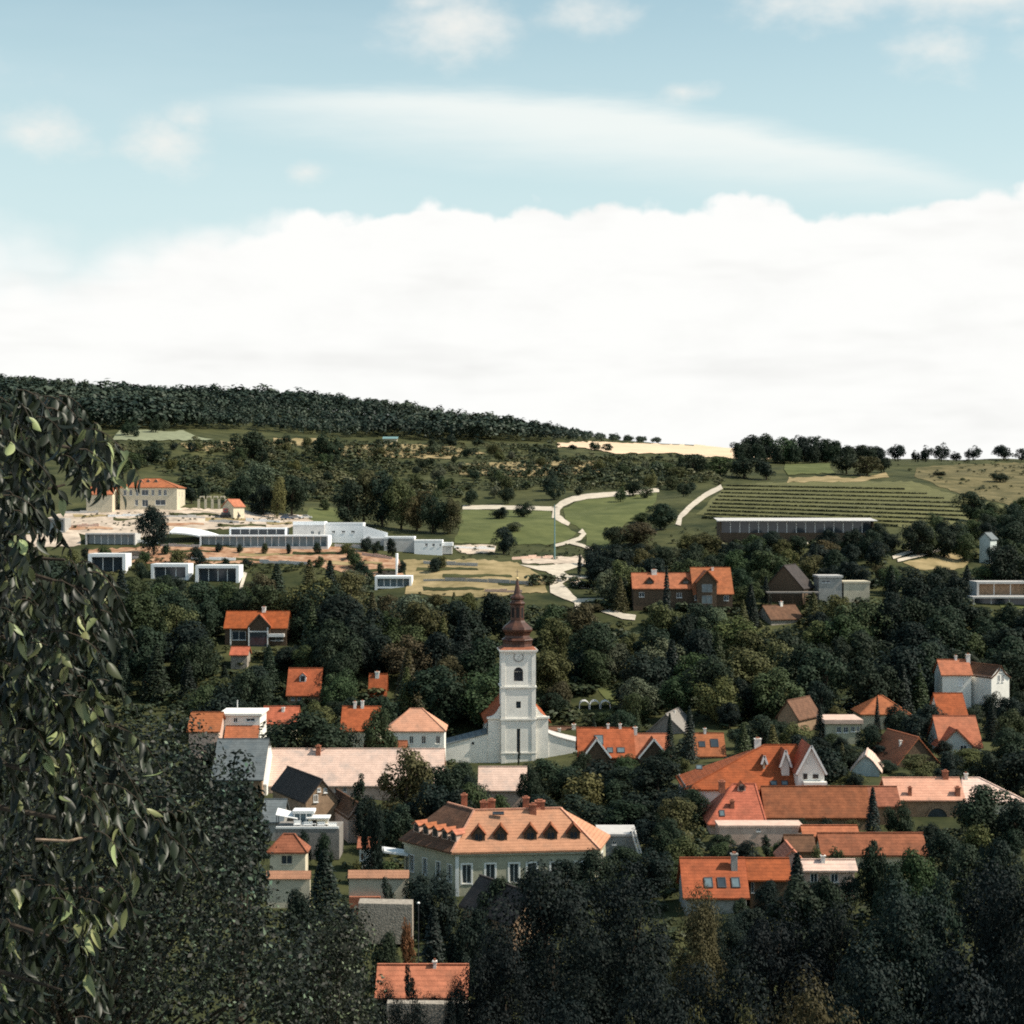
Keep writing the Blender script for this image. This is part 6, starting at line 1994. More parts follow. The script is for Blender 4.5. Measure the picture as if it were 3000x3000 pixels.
# village trees
for kind, px, D, top, w, t, lb in [
        ('broad', 905, 314, 2078, 250, 'dark', 'very broad dark tree behind the long pale pink roof'), ('broad', 1112, 318, 2060, 112, 'mid', 'leafy tree in front of the salmon hipped roof'),
        ('broad', 985, 318, 2110, 120, 'dark', 'dark tree between the broad one and the salmon hipped roof'),
        ('broad', 1190, 276, 2190, 180, 'brown', 'large brownish tree in front of the pale pink roof'), ('broad', 1300, 282, 2232, 150, 'dark', 'dark tree below the white chapel wall'),
        ('broad', 1398, 272, 2288, 120, 'mid', 'low tree in front of the pale outbuilding'), ('broad', 1250, 262, 2290, 160, 'deep', 'very dark tree behind the manor chimneys'),
        ('column', 1048, 264, 2256, 46, 'dark', 'clipped evergreen with three points beside the scroll gable'), ('broad', 1140, 256, 2338, 140, 'dark', 'rounded dark tree left of the manor roof'),
        ('broad', 1075, 262, 2330, 90, 'deep', 'dark tree behind the garden hut'), ('broad', 1555, 306, 2234, 110, 'dark', 'dark tree at the foot of the church tower'),
        ('broad', 1640, 300, 2212, 170, 'dark', 'broad dark tree right of the tower base'), ('broad', 1740, 296, 2252, 150, 'brown', 'brownish tree in front of the twin gables'),
        ('broad', 1830, 290, 2240, 160, 'dark', 'dark tree in front of the rust roofed gable'), ('broad', 1925, 276, 2216, 170, 'deep', 'big very dark tree left of the orange inn'),
        ('broad', 1990, 262, 2300, 150, 'deep', 'very dark tree below the corner of the orange inn'), ('broad', 1700, 262, 2330, 200, 'dark', 'dark broad tree behind the manor ridge'),
        ('broad', 1835, 258, 2345, 160, 'dark', 'dark tree above the grey garage'), ('broad', 1570, 262, 2318, 150, 'deep', 'dark tree filling the gap below the pale outbuilding'),
        ('conifer', 1962, 322, 2090, 44, 'deep', 'slim dark conifer left of the pink tiled cottage'), ('conifer', 2020, 316, 2070, 50, 'deep', 'tall dark conifer beside the pink tiled cottage'),
        ('conifer', 2557, 244, 2308, 66, 'deep', 'dark conifer standing before the end of the long orange barn'), ('broad', 2640, 246, 2344, 90, 'dark', 'dark tree in front of the arched barn'),
        ('broad', 2885, 242, 2292, 190, 'dark', 'big dark tree in front of the pale hipped barn'), ('broad', 2980, 236, 2330, 150, 'deep', 'very dark tree at the right end of the barns'),
        ('column', 2244, 234, 2440, 34, 'dark', 'small pointed evergreen in front of the pink stone outhouse'), ('bush', 2275, 230, 2462, 56, 'mid', 'green garden bush beside the pointed evergreen'),
        ('bush', 2455, 222, 2482, 70, 'mid', 'green garden bush in front of the rust barn'), ('bush', 2395, 224, 2475, 50, 'olive', 'olive garden bush behind the red porch'),
        ('broad', 2560, 200, 2448, 100, 'dark', 'tall dark tree in front of the long rust barn'), ('conifer', 2335, 190, 2500, 110, 'deep', 'broad pointed dark conifer covering the orange wing'),
        ('broad', 2425, 184, 2560, 110, 'dark', 'dark tree below the pale arcade'), ('broad', 2680, 196, 2484, 150, 'mid', 'green tree at the right end of the long rust barn'),
        ('conifer', 950, 208, 2490, 130, 'deep', 'dark spreading conifer between the two tiled garden walls'), ('column', 1142, 204, 2562, 44, 'deep', 'little pointed evergreen before the garden wall'),
        ('broad', 1290, 205, 2552, 150, 'deep', 'very dark tree against the corner of the manor'), ('broad', 1455, 196, 2560, 150, 'dark', 'dark tree in front of the manor windows'),
        ('broad', 1370, 178, 2640, 150, 'deep', 'dark tree below the manor beside the shaded barn'), ('broad', 1010, 196, 2636, 80, 'deep', 'dark tree left of the stone wall block'),
        ('bush', 1195, 188, 2690, 50, 'rust', 'rust coloured bush at the corner of the stone wall block'), ('broad', 1120, 172, 2730, 110, 'dark', 'dark tree below the stone wall block'),
        ('conifer', 1270, 176, 2660, 110, 'deep', 'dark conifer behind the lamp post'), ('bush', 1130, 232, 2520, 120, 'mid', 'garden bush in front of the white hut'),
        ('bush', 1050, 236, 2520, 60, 'olive', 'olive bush left of the white hut'),
        ('broad', 2600, 318, 2180, 80, 'deep', 'dark tree left of the dark barn gable'), ('broad', 2690, 300, 2205, 120, 'olive', 'olive green rounded tree in front of the dark barn'),
        ('broad', 2850, 306, 2190, 130, 'olive', 'olive green tree below the blue gable'), ('broad', 2950, 316, 2130, 110, 'dark', 'dark tree right of the blue gable'),
        ('conifer', 2402, 338, 2060, 40, 'deep', 'slim dark conifer between the brown cottage and the flat white roof'), ('conifer', 2570, 346, 2040, 26, 'deep', 'slim conifer cutting into the orange bungalow roof'),
        ('broad', 2620, 344, 2056, 70, 'deep', 'dark tree in front of the orange bungalow'), ('broad', 2545, 322, 2120, 80, 'dark', 'dark tree right of the flat white roofed house'),
        ('broad', 2480, 308, 2180, 110, 'dark', 'dark tree above the orange inn gable'), ('broad', 2905, 362, 2022, 70, 'deep', 'dark rounded tree in front of the white scrolled gable'),
        ('broad', 2170, 330, 2130, 90, 'dark', 'dark tree behind the ridge of the orange inn'), ('broad', 2270, 336, 2110, 100, 'dark', 'dark tree above the orange inn'),
        ('broad', 1565, 208, 2540, 160, 'dark', 'dark tree hiding the middle windows of the manor'), ('broad', 1655, 212, 2508, 170, 'deep', 'dark tree rising to the eaves of the manor'),
        ('broad', 1740, 214, 2486, 140, 'dark', 'dark tree covering the right corner of the manor'), ('broad', 1415, 204, 2604, 110, 'mid', 'green tree just below the first manor windows'),
        ('broad', 1238, 212, 2560, 110, 'deep', 'very dark tree in front of the shaded side of the manor'), ('broad', 1555, 172, 2680, 130, 'deep', 'dark tree right of the shaded barn'),
        ('broad', 1440, 168, 2725, 120, 'dark', 'dark tree in front of the shaded barn'), ('broad', 2040, 256, 2312, 110, 'dark', 'dark tree covering the low corner of the orange inn'),
        ('broad', 2110, 236, 2440, 90, 'dark', 'dark tree left of the pink stone outhouse'), ('broad', 1240, 288, 2240, 130, 'dark', 'dark tree overlapping the right end of the pale pink roof'),
        ('broad', 1345, 300, 2226, 110, 'dark', 'dark tree below the left chapel of the church'), ('broad', 1330, 262, 2310, 130, 'deep', 'dark tree behind the manor ridge, left of the brick chimneys'),
        ('broad', 1460, 258, 2322, 110, 'mid', 'green tree peeping over the manor roof'), ('broad', 2470, 200, 2556, 130, 'dark', 'dark tree covering the right of the pale arcade'),
        ('broad', 2390, 194, 2572, 120, 'deep', 'very dark tree covering the left of the pale arcade'), ('broad', 2770, 218, 2430, 130, 'dark', 'dark tree below the arched window of the barn'),
        ('broad', 2700, 232, 2410, 90, 'deep', 'very dark tree in front of the brown barn wall'), ('broad', 2830, 206, 2470, 130, 'dark', 'dark tree right of the long rust barn'),
        ('broad', 2920, 200, 2450, 150, 'deep', 'very dark tree near the right edge below the barns'), ('broad', 2620, 178, 2530, 140, 'dark', 'dark tree below the long rust barn'),
        ('broad', 2760, 172, 2560, 160, 'dark', 'dark tree in the gap below the barns'), ('broad', 2200, 190, 2640, 120, 'deep', 'dark tree before the grey wall of the skylight house'),
        ('broad', 2060, 184, 2648, 110, 'brown', 'brownish tree before the skylight house corner'), ('broad', 880, 190, 2600, 120, 'deep', 'dark tree below the cream cottage'),
        ('broad', 1090, 228, 2335, 80, 'deep', 'dark tree beside the scroll gabled house'),
        ('broad', 1835, 228, 2478, 140, 'dark', 'dark tree below the white ladder'), ('broad', 1900, 216, 2486, 150, 'deep', 'very dark tree between the manor and the skylight house'),
        ('broad', 1965, 232, 2430, 110, 'dark', 'dark tree in the garden right of the grey garage'), ('broad', 1905, 246, 2400, 110, 'deep', 'very dark tree behind the garden right of the garage'),
        ('broad', 1705, 312, 2196, 70, 'dark', 'dark tree hiding the foot of the first dark gable'), ('broad', 1832, 314, 2206, 80, 'mid', 'green tree between the two dark gables'),
        ('broad', 1955, 316, 2184, 70, 'dark', 'dark tree right of the second dark gable'), ('broad', 2142, 300, 2226, 70, 'dark', 'dark tree below the pink tiled cottage'),
        ('broad', 2432, 326, 2146, 60, 'mid', 'green tree at the corner of the flat white roofed house'), ('broad', 2764, 318, 2166, 60, 'deep', 'very dark tree left of the blue gable'),
        ('broad', 2598, 304, 2226, 70, 'dark', 'dark tree between the pale cottage and the dark barn'), ('broad', 2640, 338, 2080, 90, 'dark', 'dark tree below the orange bungalow'),
        ('broad', 2720, 344, 2050, 90, 'deep', 'very dark tree left of the orange gabled house'), ('broad', 2850, 352, 2060, 80, 'dark', 'dark tree below the white villa'),
        ('broad', 2965, 350, 2030, 110, 'deep', 'very dark tree right of the scrolled white gable'), ('broad', 640, 284, 2286, 110, 'deep', 'very dark tree below the slate roof'),
        ('broad', 690, 288, 2280, 90, 'dark', 'dark tree hiding the wall of the slate wing'), ('broad', 730, 280, 2306, 90, 'dark', 'dark tree between the slate roof and the dark roofed house'), ('bush', 890, 246, 2428, 60, 'deep', 'dark bush against the terrace wall'),
        ('bush', 950, 245, 2436, 70, 'dark', 'dark green bush at the end of the terrace wall'), ('broad', 2360, 300, 2150, 110, 'deep', 'very dark tree behind the white pointed gable'),
        ('broad', 2440, 296, 2226, 80, 'dark', 'dark tree right of the white pointed gable'), ('broad', 2500, 290, 2268, 90, 'olive', 'olive tree above the long orange barn'),
        ('broad', 2180, 226, 2480, 90, 'dark', 'dark tree behind the skylight house chimney'), ('broad', 2020, 226, 2470, 100, 'deep', 'very dark tree behind the left end of the skylight house'),
        ('broad', 1398, 280, 2258, 90, 'deep', 'very dark tree overlapping the left of the pale outbuilding'), ('broad', 1556, 280, 2246, 90, 'dark', 'dark tree overlapping the right of the pale outbuilding'),
        ('bush', 2280, 247, 2400, 60, 'deep', 'dark bush under the left eaves of the long orange barn'), ('bush', 2345, 247, 2396, 70, 'dark', 'dark bush under the eaves of the long orange barn'),
        ('bush', 2420, 247, 2394, 70, 'deep', 'almost black bush under the middle of the long barn eaves'), ('bush', 2495, 247, 2398, 60, 'brown', 'brownish bush under the right eaves of the long barn'),
        ('broad', 2240, 199, 2578, 90, 'deep', 'dark tree in front of the orange wing'), ('broad', 2175, 198, 2630, 70, 'dark', 'dark tree before the wall right of the skylights'),
        ('bush', 640, 541, 1590, 26, 'deep', 'dark bush in front of the long pavilion, first of five'), ('bush', 702, 541, 1592, 22, 'dark', 'dark bush in front of the long pavilion, second of five'),
        ('bush', 775, 541, 1588, 26, 'mid', 'green bush in front of the long pavilion, third of five'), ('bush', 846, 541, 1591, 24, 'deep', 'dark bush in front of the long pavilion, fourth of five'),
        ('bush', 930, 541, 1586, 34, 'dark', 'dark bush at the end of the long pavilion'), ('broad', 1075, 545, 1570, 40, 'deep', 'small dark tree in front of the sloping white wall'),
        ('broad', 1150, 540, 1575, 34, 'deep', 'small dark tree in front of the grey concrete block'), ('broad', 1100, 540, 1580, 30, 'dark', 'second small dark tree before the sloping white wall'),
        ('column', 1206, 152, 2816, 40, 'navy', 'slim dark tree crossing the red tiled shed'), ('fine', 1265, 151, 2880, 120, 'navy', 'dark tree rising over the middle of the red tiled shed'), ('fine', 1140, 150, 2850, 100, 'navy', 'dark tree at the left end of the red tiled shed'),
        ('fine', 1335, 150, 2856, 100, 'navy', 'dark tree over the right end of the red tiled shed'),
        ('column', 1519, 345, 2190, 9, 'deep', 'thin dark young cypress at the door of the church tower')]:
    T(kind, px, D, top, wpx=w, tint=t, label=lb)

# --- foreground trees below the viewpoint
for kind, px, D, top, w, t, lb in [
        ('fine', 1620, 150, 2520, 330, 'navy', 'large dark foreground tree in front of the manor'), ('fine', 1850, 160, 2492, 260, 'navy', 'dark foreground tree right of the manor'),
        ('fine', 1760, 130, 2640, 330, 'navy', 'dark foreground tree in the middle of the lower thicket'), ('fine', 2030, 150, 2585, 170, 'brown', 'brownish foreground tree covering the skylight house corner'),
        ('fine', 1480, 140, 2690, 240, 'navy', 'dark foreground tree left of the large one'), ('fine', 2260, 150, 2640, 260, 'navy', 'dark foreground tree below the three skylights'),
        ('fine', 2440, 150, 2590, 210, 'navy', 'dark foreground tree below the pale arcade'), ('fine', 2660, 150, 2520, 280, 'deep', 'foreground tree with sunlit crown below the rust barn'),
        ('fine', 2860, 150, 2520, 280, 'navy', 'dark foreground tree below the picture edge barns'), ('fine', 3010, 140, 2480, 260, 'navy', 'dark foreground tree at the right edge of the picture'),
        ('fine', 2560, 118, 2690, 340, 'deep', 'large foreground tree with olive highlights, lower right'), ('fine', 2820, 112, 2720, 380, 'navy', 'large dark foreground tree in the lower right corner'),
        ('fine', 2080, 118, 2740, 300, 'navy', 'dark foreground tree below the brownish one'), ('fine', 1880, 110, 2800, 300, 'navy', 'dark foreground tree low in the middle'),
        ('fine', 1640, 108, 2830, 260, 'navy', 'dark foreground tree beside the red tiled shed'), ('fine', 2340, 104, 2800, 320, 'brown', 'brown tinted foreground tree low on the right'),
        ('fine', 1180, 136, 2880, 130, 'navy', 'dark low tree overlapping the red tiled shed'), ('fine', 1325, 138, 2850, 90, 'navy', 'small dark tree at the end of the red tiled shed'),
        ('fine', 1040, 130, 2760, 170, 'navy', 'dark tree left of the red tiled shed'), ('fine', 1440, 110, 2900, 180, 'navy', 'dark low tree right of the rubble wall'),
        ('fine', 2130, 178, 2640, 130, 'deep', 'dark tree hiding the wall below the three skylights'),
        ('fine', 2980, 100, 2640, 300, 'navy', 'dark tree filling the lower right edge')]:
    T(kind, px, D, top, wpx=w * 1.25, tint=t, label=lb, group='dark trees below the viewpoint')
for px, D, top, w, t, lb in [(2020, 82, 2905, 190, 'olive', 'olive yellow shrub at the lower edge, left of two'), (2180, 84, 2890, 190, 'olive', 'olive yellow shrub at the lower edge, middle'),
                             (2330, 86, 2915, 170, 'brown', 'brown olive shrub at the lower edge'), (1850, 80, 2930, 150, 'olive', 'low olive shrub at the lower edge beside the dark trees'),
                             (2480, 88, 2930, 160, 'dark', 'dark shrub at the lower edge beside the brown one'), (1690, 78, 2950, 130, 'mid', 'small green shrub at the lower edge')]:
    T('fine', px, D, top, wpx=w, tint=t, label=lb, name='shrub')


# --- scattered woods: trees of the hillside one cannot tell apart, kept clear of the houses
def allowed(px, D, top, half):
    """Lowest tip that leaves every protected outline behind it in view."""
    for (x0, x1, y0, y1, Dr) in PROTECT:
        if px + half < x0 or px - half > x1:
            continue
        if D < Dr - 1 and top < y1:
            top = y1
        if abs(D - Dr) < 13 and x0 - half * .9 < px < x1 + half * .9:
            return None
    return top


placed = []
LAND = [(743, 1815, 'the glazed gable house'), (890, 1995, 'the steep roofed house with one dormer'), (1105, 2000, 'the narrow steep orange roof'), (318, 1655, 'the white villa behind the near leaves'),
        (497, 1675, 'the middle white terraced villa'), (636, 1685, 'the white villa with the tall end wall'), (1150, 1720, 'the two storey white villa'), (1519, 1780, 'the church spire'),
        (1519, 1960, 'the church clock'), (1742, 2060, 'the white arched shelter'), (1945, 1710, 'the wing of the red roofed villa'), (2090, 1700, 'the gable of the red roofed villa'),
        (2324, 1700, 'the dark pyramid roof'), (2288, 1800, 'the small brown stone cottage'), (2470, 1710, 'the flat roofed annexes'), (2840, 2000, 'the white villa with the scrolled gable'),
        (2590, 2060, 'the orange bungalow'), (2350, 2080, 'the brown cottage'), (2470, 2130, 'the flat white roofed house'), (2935, 1740, 'the concrete framed house'),
        (2335, 1545, 'the winery'), (2720, 1615, 'the forked terrace path'), (2640, 1470, 'the vineyard'), (435, 1450, 'the cream villa'), (760, 1585, 'the long glass pavilion'),
        (1255, 1605, 'the bright white block'), (1650, 1710, 'the pale road'), (1480, 1540, 'the smaller meadow'), (1800, 1510, 'the larger meadow'), (445, 1277, 'the old vineyard'),
        (1900, 1310, 'the wheat field'), (860, 1295, 'the dry patch below the wood'), (1810, 1795, 'the short pale path'), (1260, 1940, 'the thickest wood'), (2200, 1950, 'the inn wood'),
        (2700, 1870, 'the upper wood'), (1450, 2190, 'the side chapel'), (1780, 2180, 'the twin gables'), (2080, 2180, 'the pink tiled cottage'), (2210, 2240, 'the orange inn'),
        (2810, 2160, 'the blue gable'), (2670, 2200, 'the dark barn gable'), (2550, 2250, 'the pale gabled cottage'), (2390, 2350, 'the long orange barn'), (2710, 2310, 'the salmon barn'),
        (2560, 2470, 'the long rust barn'), (2100, 2570, 'the three skylights'), (1800, 2465, 'the grey garage'), (1230, 2870, 'the red tiled shed'), (1127, 2680, 'the stone wall block'),
        (1220, 2110, 'the salmon hipped roof'), (1050, 2100, 'the two chimneyed orange roof'), (700, 2120, 'the white townhouse'), (1030, 2240, 'the pale pink roof'), (1480, 2660, 'the shaded barn')]
TONE = {'dark': 'dark green', 'deep': 'almost black', 'mid': 'mid green', 'olive': 'olive', 'grey': 'grey green', 'brown': 'brownish', 'light': 'pale', 'blue': 'bluish', 'rust': 'rusty', 'yellow': 'yellowish'}
WORD = {'broad': 'broadleaf tree', 'conifer': 'conifer', 'bush': 'bush', 'far': 'tree', 'fine': 'broadleaf tree', 'column': 'slim evergreen'}
GRID = np.zeros((330, 340), bool)      # sight lines already closed by something nearer
pending = []
USED = {}


def cells(px, top, bot, half):
    y0, y1 = int((top + 0) // 10), int(min(bot, 3200) // 10)
    out = []
    cy_, hy = (top + bot) / 2, max((bot - top) / 2, 5)
    for yy in range(max(y0, 0), min(y1 + 1, 330)):
        f = 1 - ((yy * 10 + 5 - cy_) / hy) ** 2
        if f <= 0:
            continue
        hx = half * math.sqrt(f)
        a, b = int((px - hx + 200) // 10), int((px + hx + 200) // 10)
        for xx in range(max(a, 0), min(b + 1, 340)):
            out.append((yy, xx))
    return out


def wood(label, group, n, px0, px1, D0, D1, h0, h1, kinds, tints, spacing=4.5, name=None, maxtry=40):
    """Tries spots for n trees of one wood; they are planted later, nearest first, if they can be seen."""
    cnt = 0
    for _ in range(n * maxtry):
        if cnt >= n:
            break
        D = rng.uniform(D0, D1)
        px = rng.uniform(px0, px1)
        x = (px - 1500) * D / F
        kind = rng.choice(kinds)
        h = rng.uniform(h0, h1)
        wm = h * (.5 if kind == 'conifer' else .28 if kind == 'column' else 1.3 if kind == 'bush' else .95) * rng.uniform(.85, 1.2)
        top = top_of(px, D, h)
        half = wm * F / D * .46
        t2 = allowed(px, D, top, half)
        if t2 is None:
            continue
        if t2 > top:
            h2 = -(t2 - 1500) * D / F - gz(px, D)
            if h2 < max(2.0, h0 * .3):
                continue
            wm *= max(h2 / h, .62)
            h = h2
        if any((x - a) ** 2 + (D - b) ** 2 < spacing ** 2 for a, b in placed):
            continue
        placed.append((x, D))
        pending.append((D, px, kind, h, wm * F / D, rng.choice(tints), group, name))
        cnt += 1
    return cnt


def plant_woods():
    for (D, px, top, w) in HAND:
        pending.append((D, px, None, top, w, None, None, None))
    for (x0, x1, y0, y1, Dr) in PROTECT:
        pending.append((Dr, None, None, (x0, x1, y0, y1), None, None, None, None))
    pending.sort(key=lambda q: q[0])
    kept = hid = 0
    for (D, px, kind, h, wpx, tint, group, name) in pending:
        if px is None:
            x0, x1, y0, y1 = h
            GRID[max(int(y0 // 10) + 1, 0):max(int(y1 // 10), 0), max(int((x0 + 200) // 10) + 1, 0):max(int((x1 + 200) // 10), 0)] = True
            continue
        bot = 1500 - gz(px, D) * F / D
        if kind is None:
            for c in cells(px, h, bot, wpx * .4):
                GRID[c] = True
            continue
        top = top_of(px, D, h)
        cs = cells(px, top, bot, wpx * .45)
        free = sum(1 for c in cs if not GRID[c])
        if free < max(4, .20 * len(cs)):
            hid += 1
            continue
        for c in cells(px, top, bot, wpx * .4):
            GRID[c] = True
        py = (top + bot) / 2
        size = ('low ' if h < 4.5 else 'tall ' if h > 11 else 'medium ' if h < 8 else 'large ') if kind != 'bush' else ''
        wide = 'narrow ' if wpx * D / F < .8 * h and kind == 'broad' else 'spreading ' if wpx * D / F > 1.05 * h and kind == 'broad' else ''
        lab = None
        for l in sorted(LAND, key=lambda q: (q[0] - px) ** 2 + 1.6 * (q[1] - py) ** 2)[:5]:
            dx, dy = px - l[0], py - l[1]
            if abs(dx) > 1.3 * abs(dy):
                rel = ('far ' if abs(dx) > 170 else 'just ' if abs(dx) < 70 else '') + ('right of' if dx > 0 else 'left of')
            else:
                rel = ('well ' if abs(dy) > 120 else 'just ' if abs(dy) < 45 else '') + ('below' if dy > 0 else 'above')
                if abs(dx) > 45:
                    rel += (' and right of' if dx > 0 else ' and left of')
            lab = '%s%s%s %s %s %s' % (size, wide, TONE[tint], WORD[kind], rel, l[2])
            if len(lab.split()) > 16:
                lab = '%s %s %s %s' % (TONE[tint], WORD[kind], rel, l[2])
            if lab not in USED:
                break
        if lab in USED and USED[lab] != group:
            lab = 'another ' + lab
        if len(lab.split()) > 16:
            lab = ' '.join(w for w in lab.split() if w not in ('another', 'green', 'well', 'just', 'far'))
        USED[lab] = group
        plant(kind, px, D, h=h, wpx=wpx, tint=tint, label=lab, group=group, name=name or ('garden_tree' if 'garden' in group else 'woodland_tree' if kind == 'broad' else None))
        kept += 1
    print('woods kept', kept, 'hidden', hid)


DK = ['dark', 'dark', 'deep', 'mid', 'deep', 'olive']
cn = [
    wood('', 'wood below the white villas', 90, 130, 720, 385, 502, 9, 17, ['broad'] * 5 + ['conifer'], DK, 5.6),
    wood('', 'wood left of the spire', 120, 640, 1490, 372, 490, 8, 16, ['broad'] * 6 + ['conifer'], DK + ['brown', 'mid', 'grey'], 5.6),
    wood('', 'wood right of the spire', 100, 1530, 2120, 366, 470, 6, 14, ['broad'] * 6 + ['conifer'], DK + ['grey', 'brown', 'mid', 'grey'], 5.6),
    wood('', 'wood below the pyramid roof', 110, 2080, 2700, 360, 466, 7, 15, ['broad'] * 4 + ['conifer'], DK, 5.6),
    wood('', 'wood above the white villa', 90, 2600, 3060, 380, 490, 8, 16, ['broad'] * 4 + ['conifer'], ['dark', 'deep', 'deep', 'dark', 'mid'], 5.6),
    wood('', 'wood below the winery', 90, 1730, 2760, 470, 556, 6, 11, ['broad'], DK + ['brown'], 5),
    wood('', 'wood beside the vineyard', 70, 2680, 3080, 490, 640, 7, 12, ['broad'], ['dark', 'deep', 'dark', 'mid'], 5),
    wood('', 'garden trees in the village', 70, 1560, 3040, 280, 362, 4, 9, ['broad'] * 3 + ['conifer', 'bush'], DK, 4),
    wood('', 'garden trees left of the church', 40, 540, 1330, 290, 375, 4, 9, ['broad', 'broad', 'bush'], DK, 4),
    wood('', 'terrace trees', 40, 240, 1330, 490, 548, 2.5, 5.5, ['broad', 'bush'], ['dark', 'deep', 'mid', 'olive'], 5),
    wood('', 'scrub slope trees', 130, 300, 2040, 640, 940, 4, 9, ['far'], ['dark', 'mid', 'dark', 'grey', 'olive'], 9, 'slope_tree'),
    wood('', 'garden trees round the manor', 34, 1780, 3000, 200, 262, 3, 7, ['broad', 'bush'], DK, 4),
    wood('', 'valley thicket', 50, 950, 3050, 140, 205, 6, 12, ['broad'], ['deep', 'dark'], 6),
]
print('woods', cn)
plant_woods()


# --- the far wood and the scrub: too many to count
def merged_crowns(name, label, cat, spots, mat, seed, nl=9, per=11, leaf=.085, cw=.46):
    g = np.random.default_rng(seed)
    protos = []
    for k in range(5):
        lb = broad_lobes(seed + k, nl, cw=cw, z0=.1, r0=.16, r1=.27)
        protos.append(lobe_crown(seed + 20 + k, lb, per, leaf, inner=.1, up=.8, jit=.4))
    out = []
    for (x, y, z, h, w) in spots:
        V = protos[g.integers(5)]
        a = g.uniform(0, 6.28)
        ca, sa = math.cos(a), math.sin(a)
        Q = np.empty_like(V)
        Q[..., 0] = (V[..., 0] * ca - V[..., 1] * sa) * w + x
        Q[..., 1] = (V[..., 0] * sa + V[..., 1] * ca) * w + y
        Q[..., 2] = V[..., 2] * h + z
        out.append(Q)
    me = mesh_from_quads(name, np.concatenate(out), mat)
    o = link(bpy.data.objects.new(name, me))
    tag(o, label, cat, kind='stuff')
    return o


def mass_leaf(name, c1, c2, c3, scale, hgt=None):
    mt = bpy.data.materials.new(name)
    mt.use_nodes = True
    nt = mt.node_tree
    N, L = nt.nodes, nt.links
    b = N['Principled BSDF']
    b.inputs['Roughness'].default_value = .6
    b.inputs['Specular IOR Level'].default_value = .25
    tc = N.new('ShaderNodeTexCoord')
    n1 = N.new('ShaderNodeTexNoise')
    n1.inputs['Scale'].default_value = scale
    n1.inputs['Detail'].default_value = 3
    L.new(tc.outputs['Object'], n1.inputs['Vector'])
    cr = N.new('ShaderNodeValToRGB')
    cr.color_ramp.elements[0].position = .34
    cr.color_ramp.elements[0].color = (*c1, 1)
    cr.color_ramp.elements[1].position = .68
    cr.color_ramp.elements[1].color = (*c3, 1)
    e = cr.color_ramp.elements.new(.5)
    e.color = (*c2, 1)
    L.new(n1.outputs['Fac'], cr.inputs[0])
    ge = N.new('ShaderNodeNewGeometry')
    mr = N.new('ShaderNodeMapRange')
    mr.inputs['To Min'].default_value = .78
    mr.inputs['To Max'].default_value = 1.22
    L.new(ge.outputs['Random Per Island'], mr.inputs['Value'])
    hs = N.new('ShaderNodeHueSaturation')
    L.new(cr.outputs[0], hs.inputs['Color'])
    L.new(mr.outputs[0], hs.inputs['Value'])
    L.new(hs.outputs[0], b.inputs['Base Color'])
    return mt


def in_poly(x, y, poly):
    ins = False
    n = len(poly)
    for i in range(n):
        (x0, y0), (x1, y1) = poly[i], poly[(i + 1) % n]
        if (y0 > y) != (y1 > y) and x < (x1 - x0) * (y - y0) / (y1 - y0) + x0:
            ins = not ins
    return ins


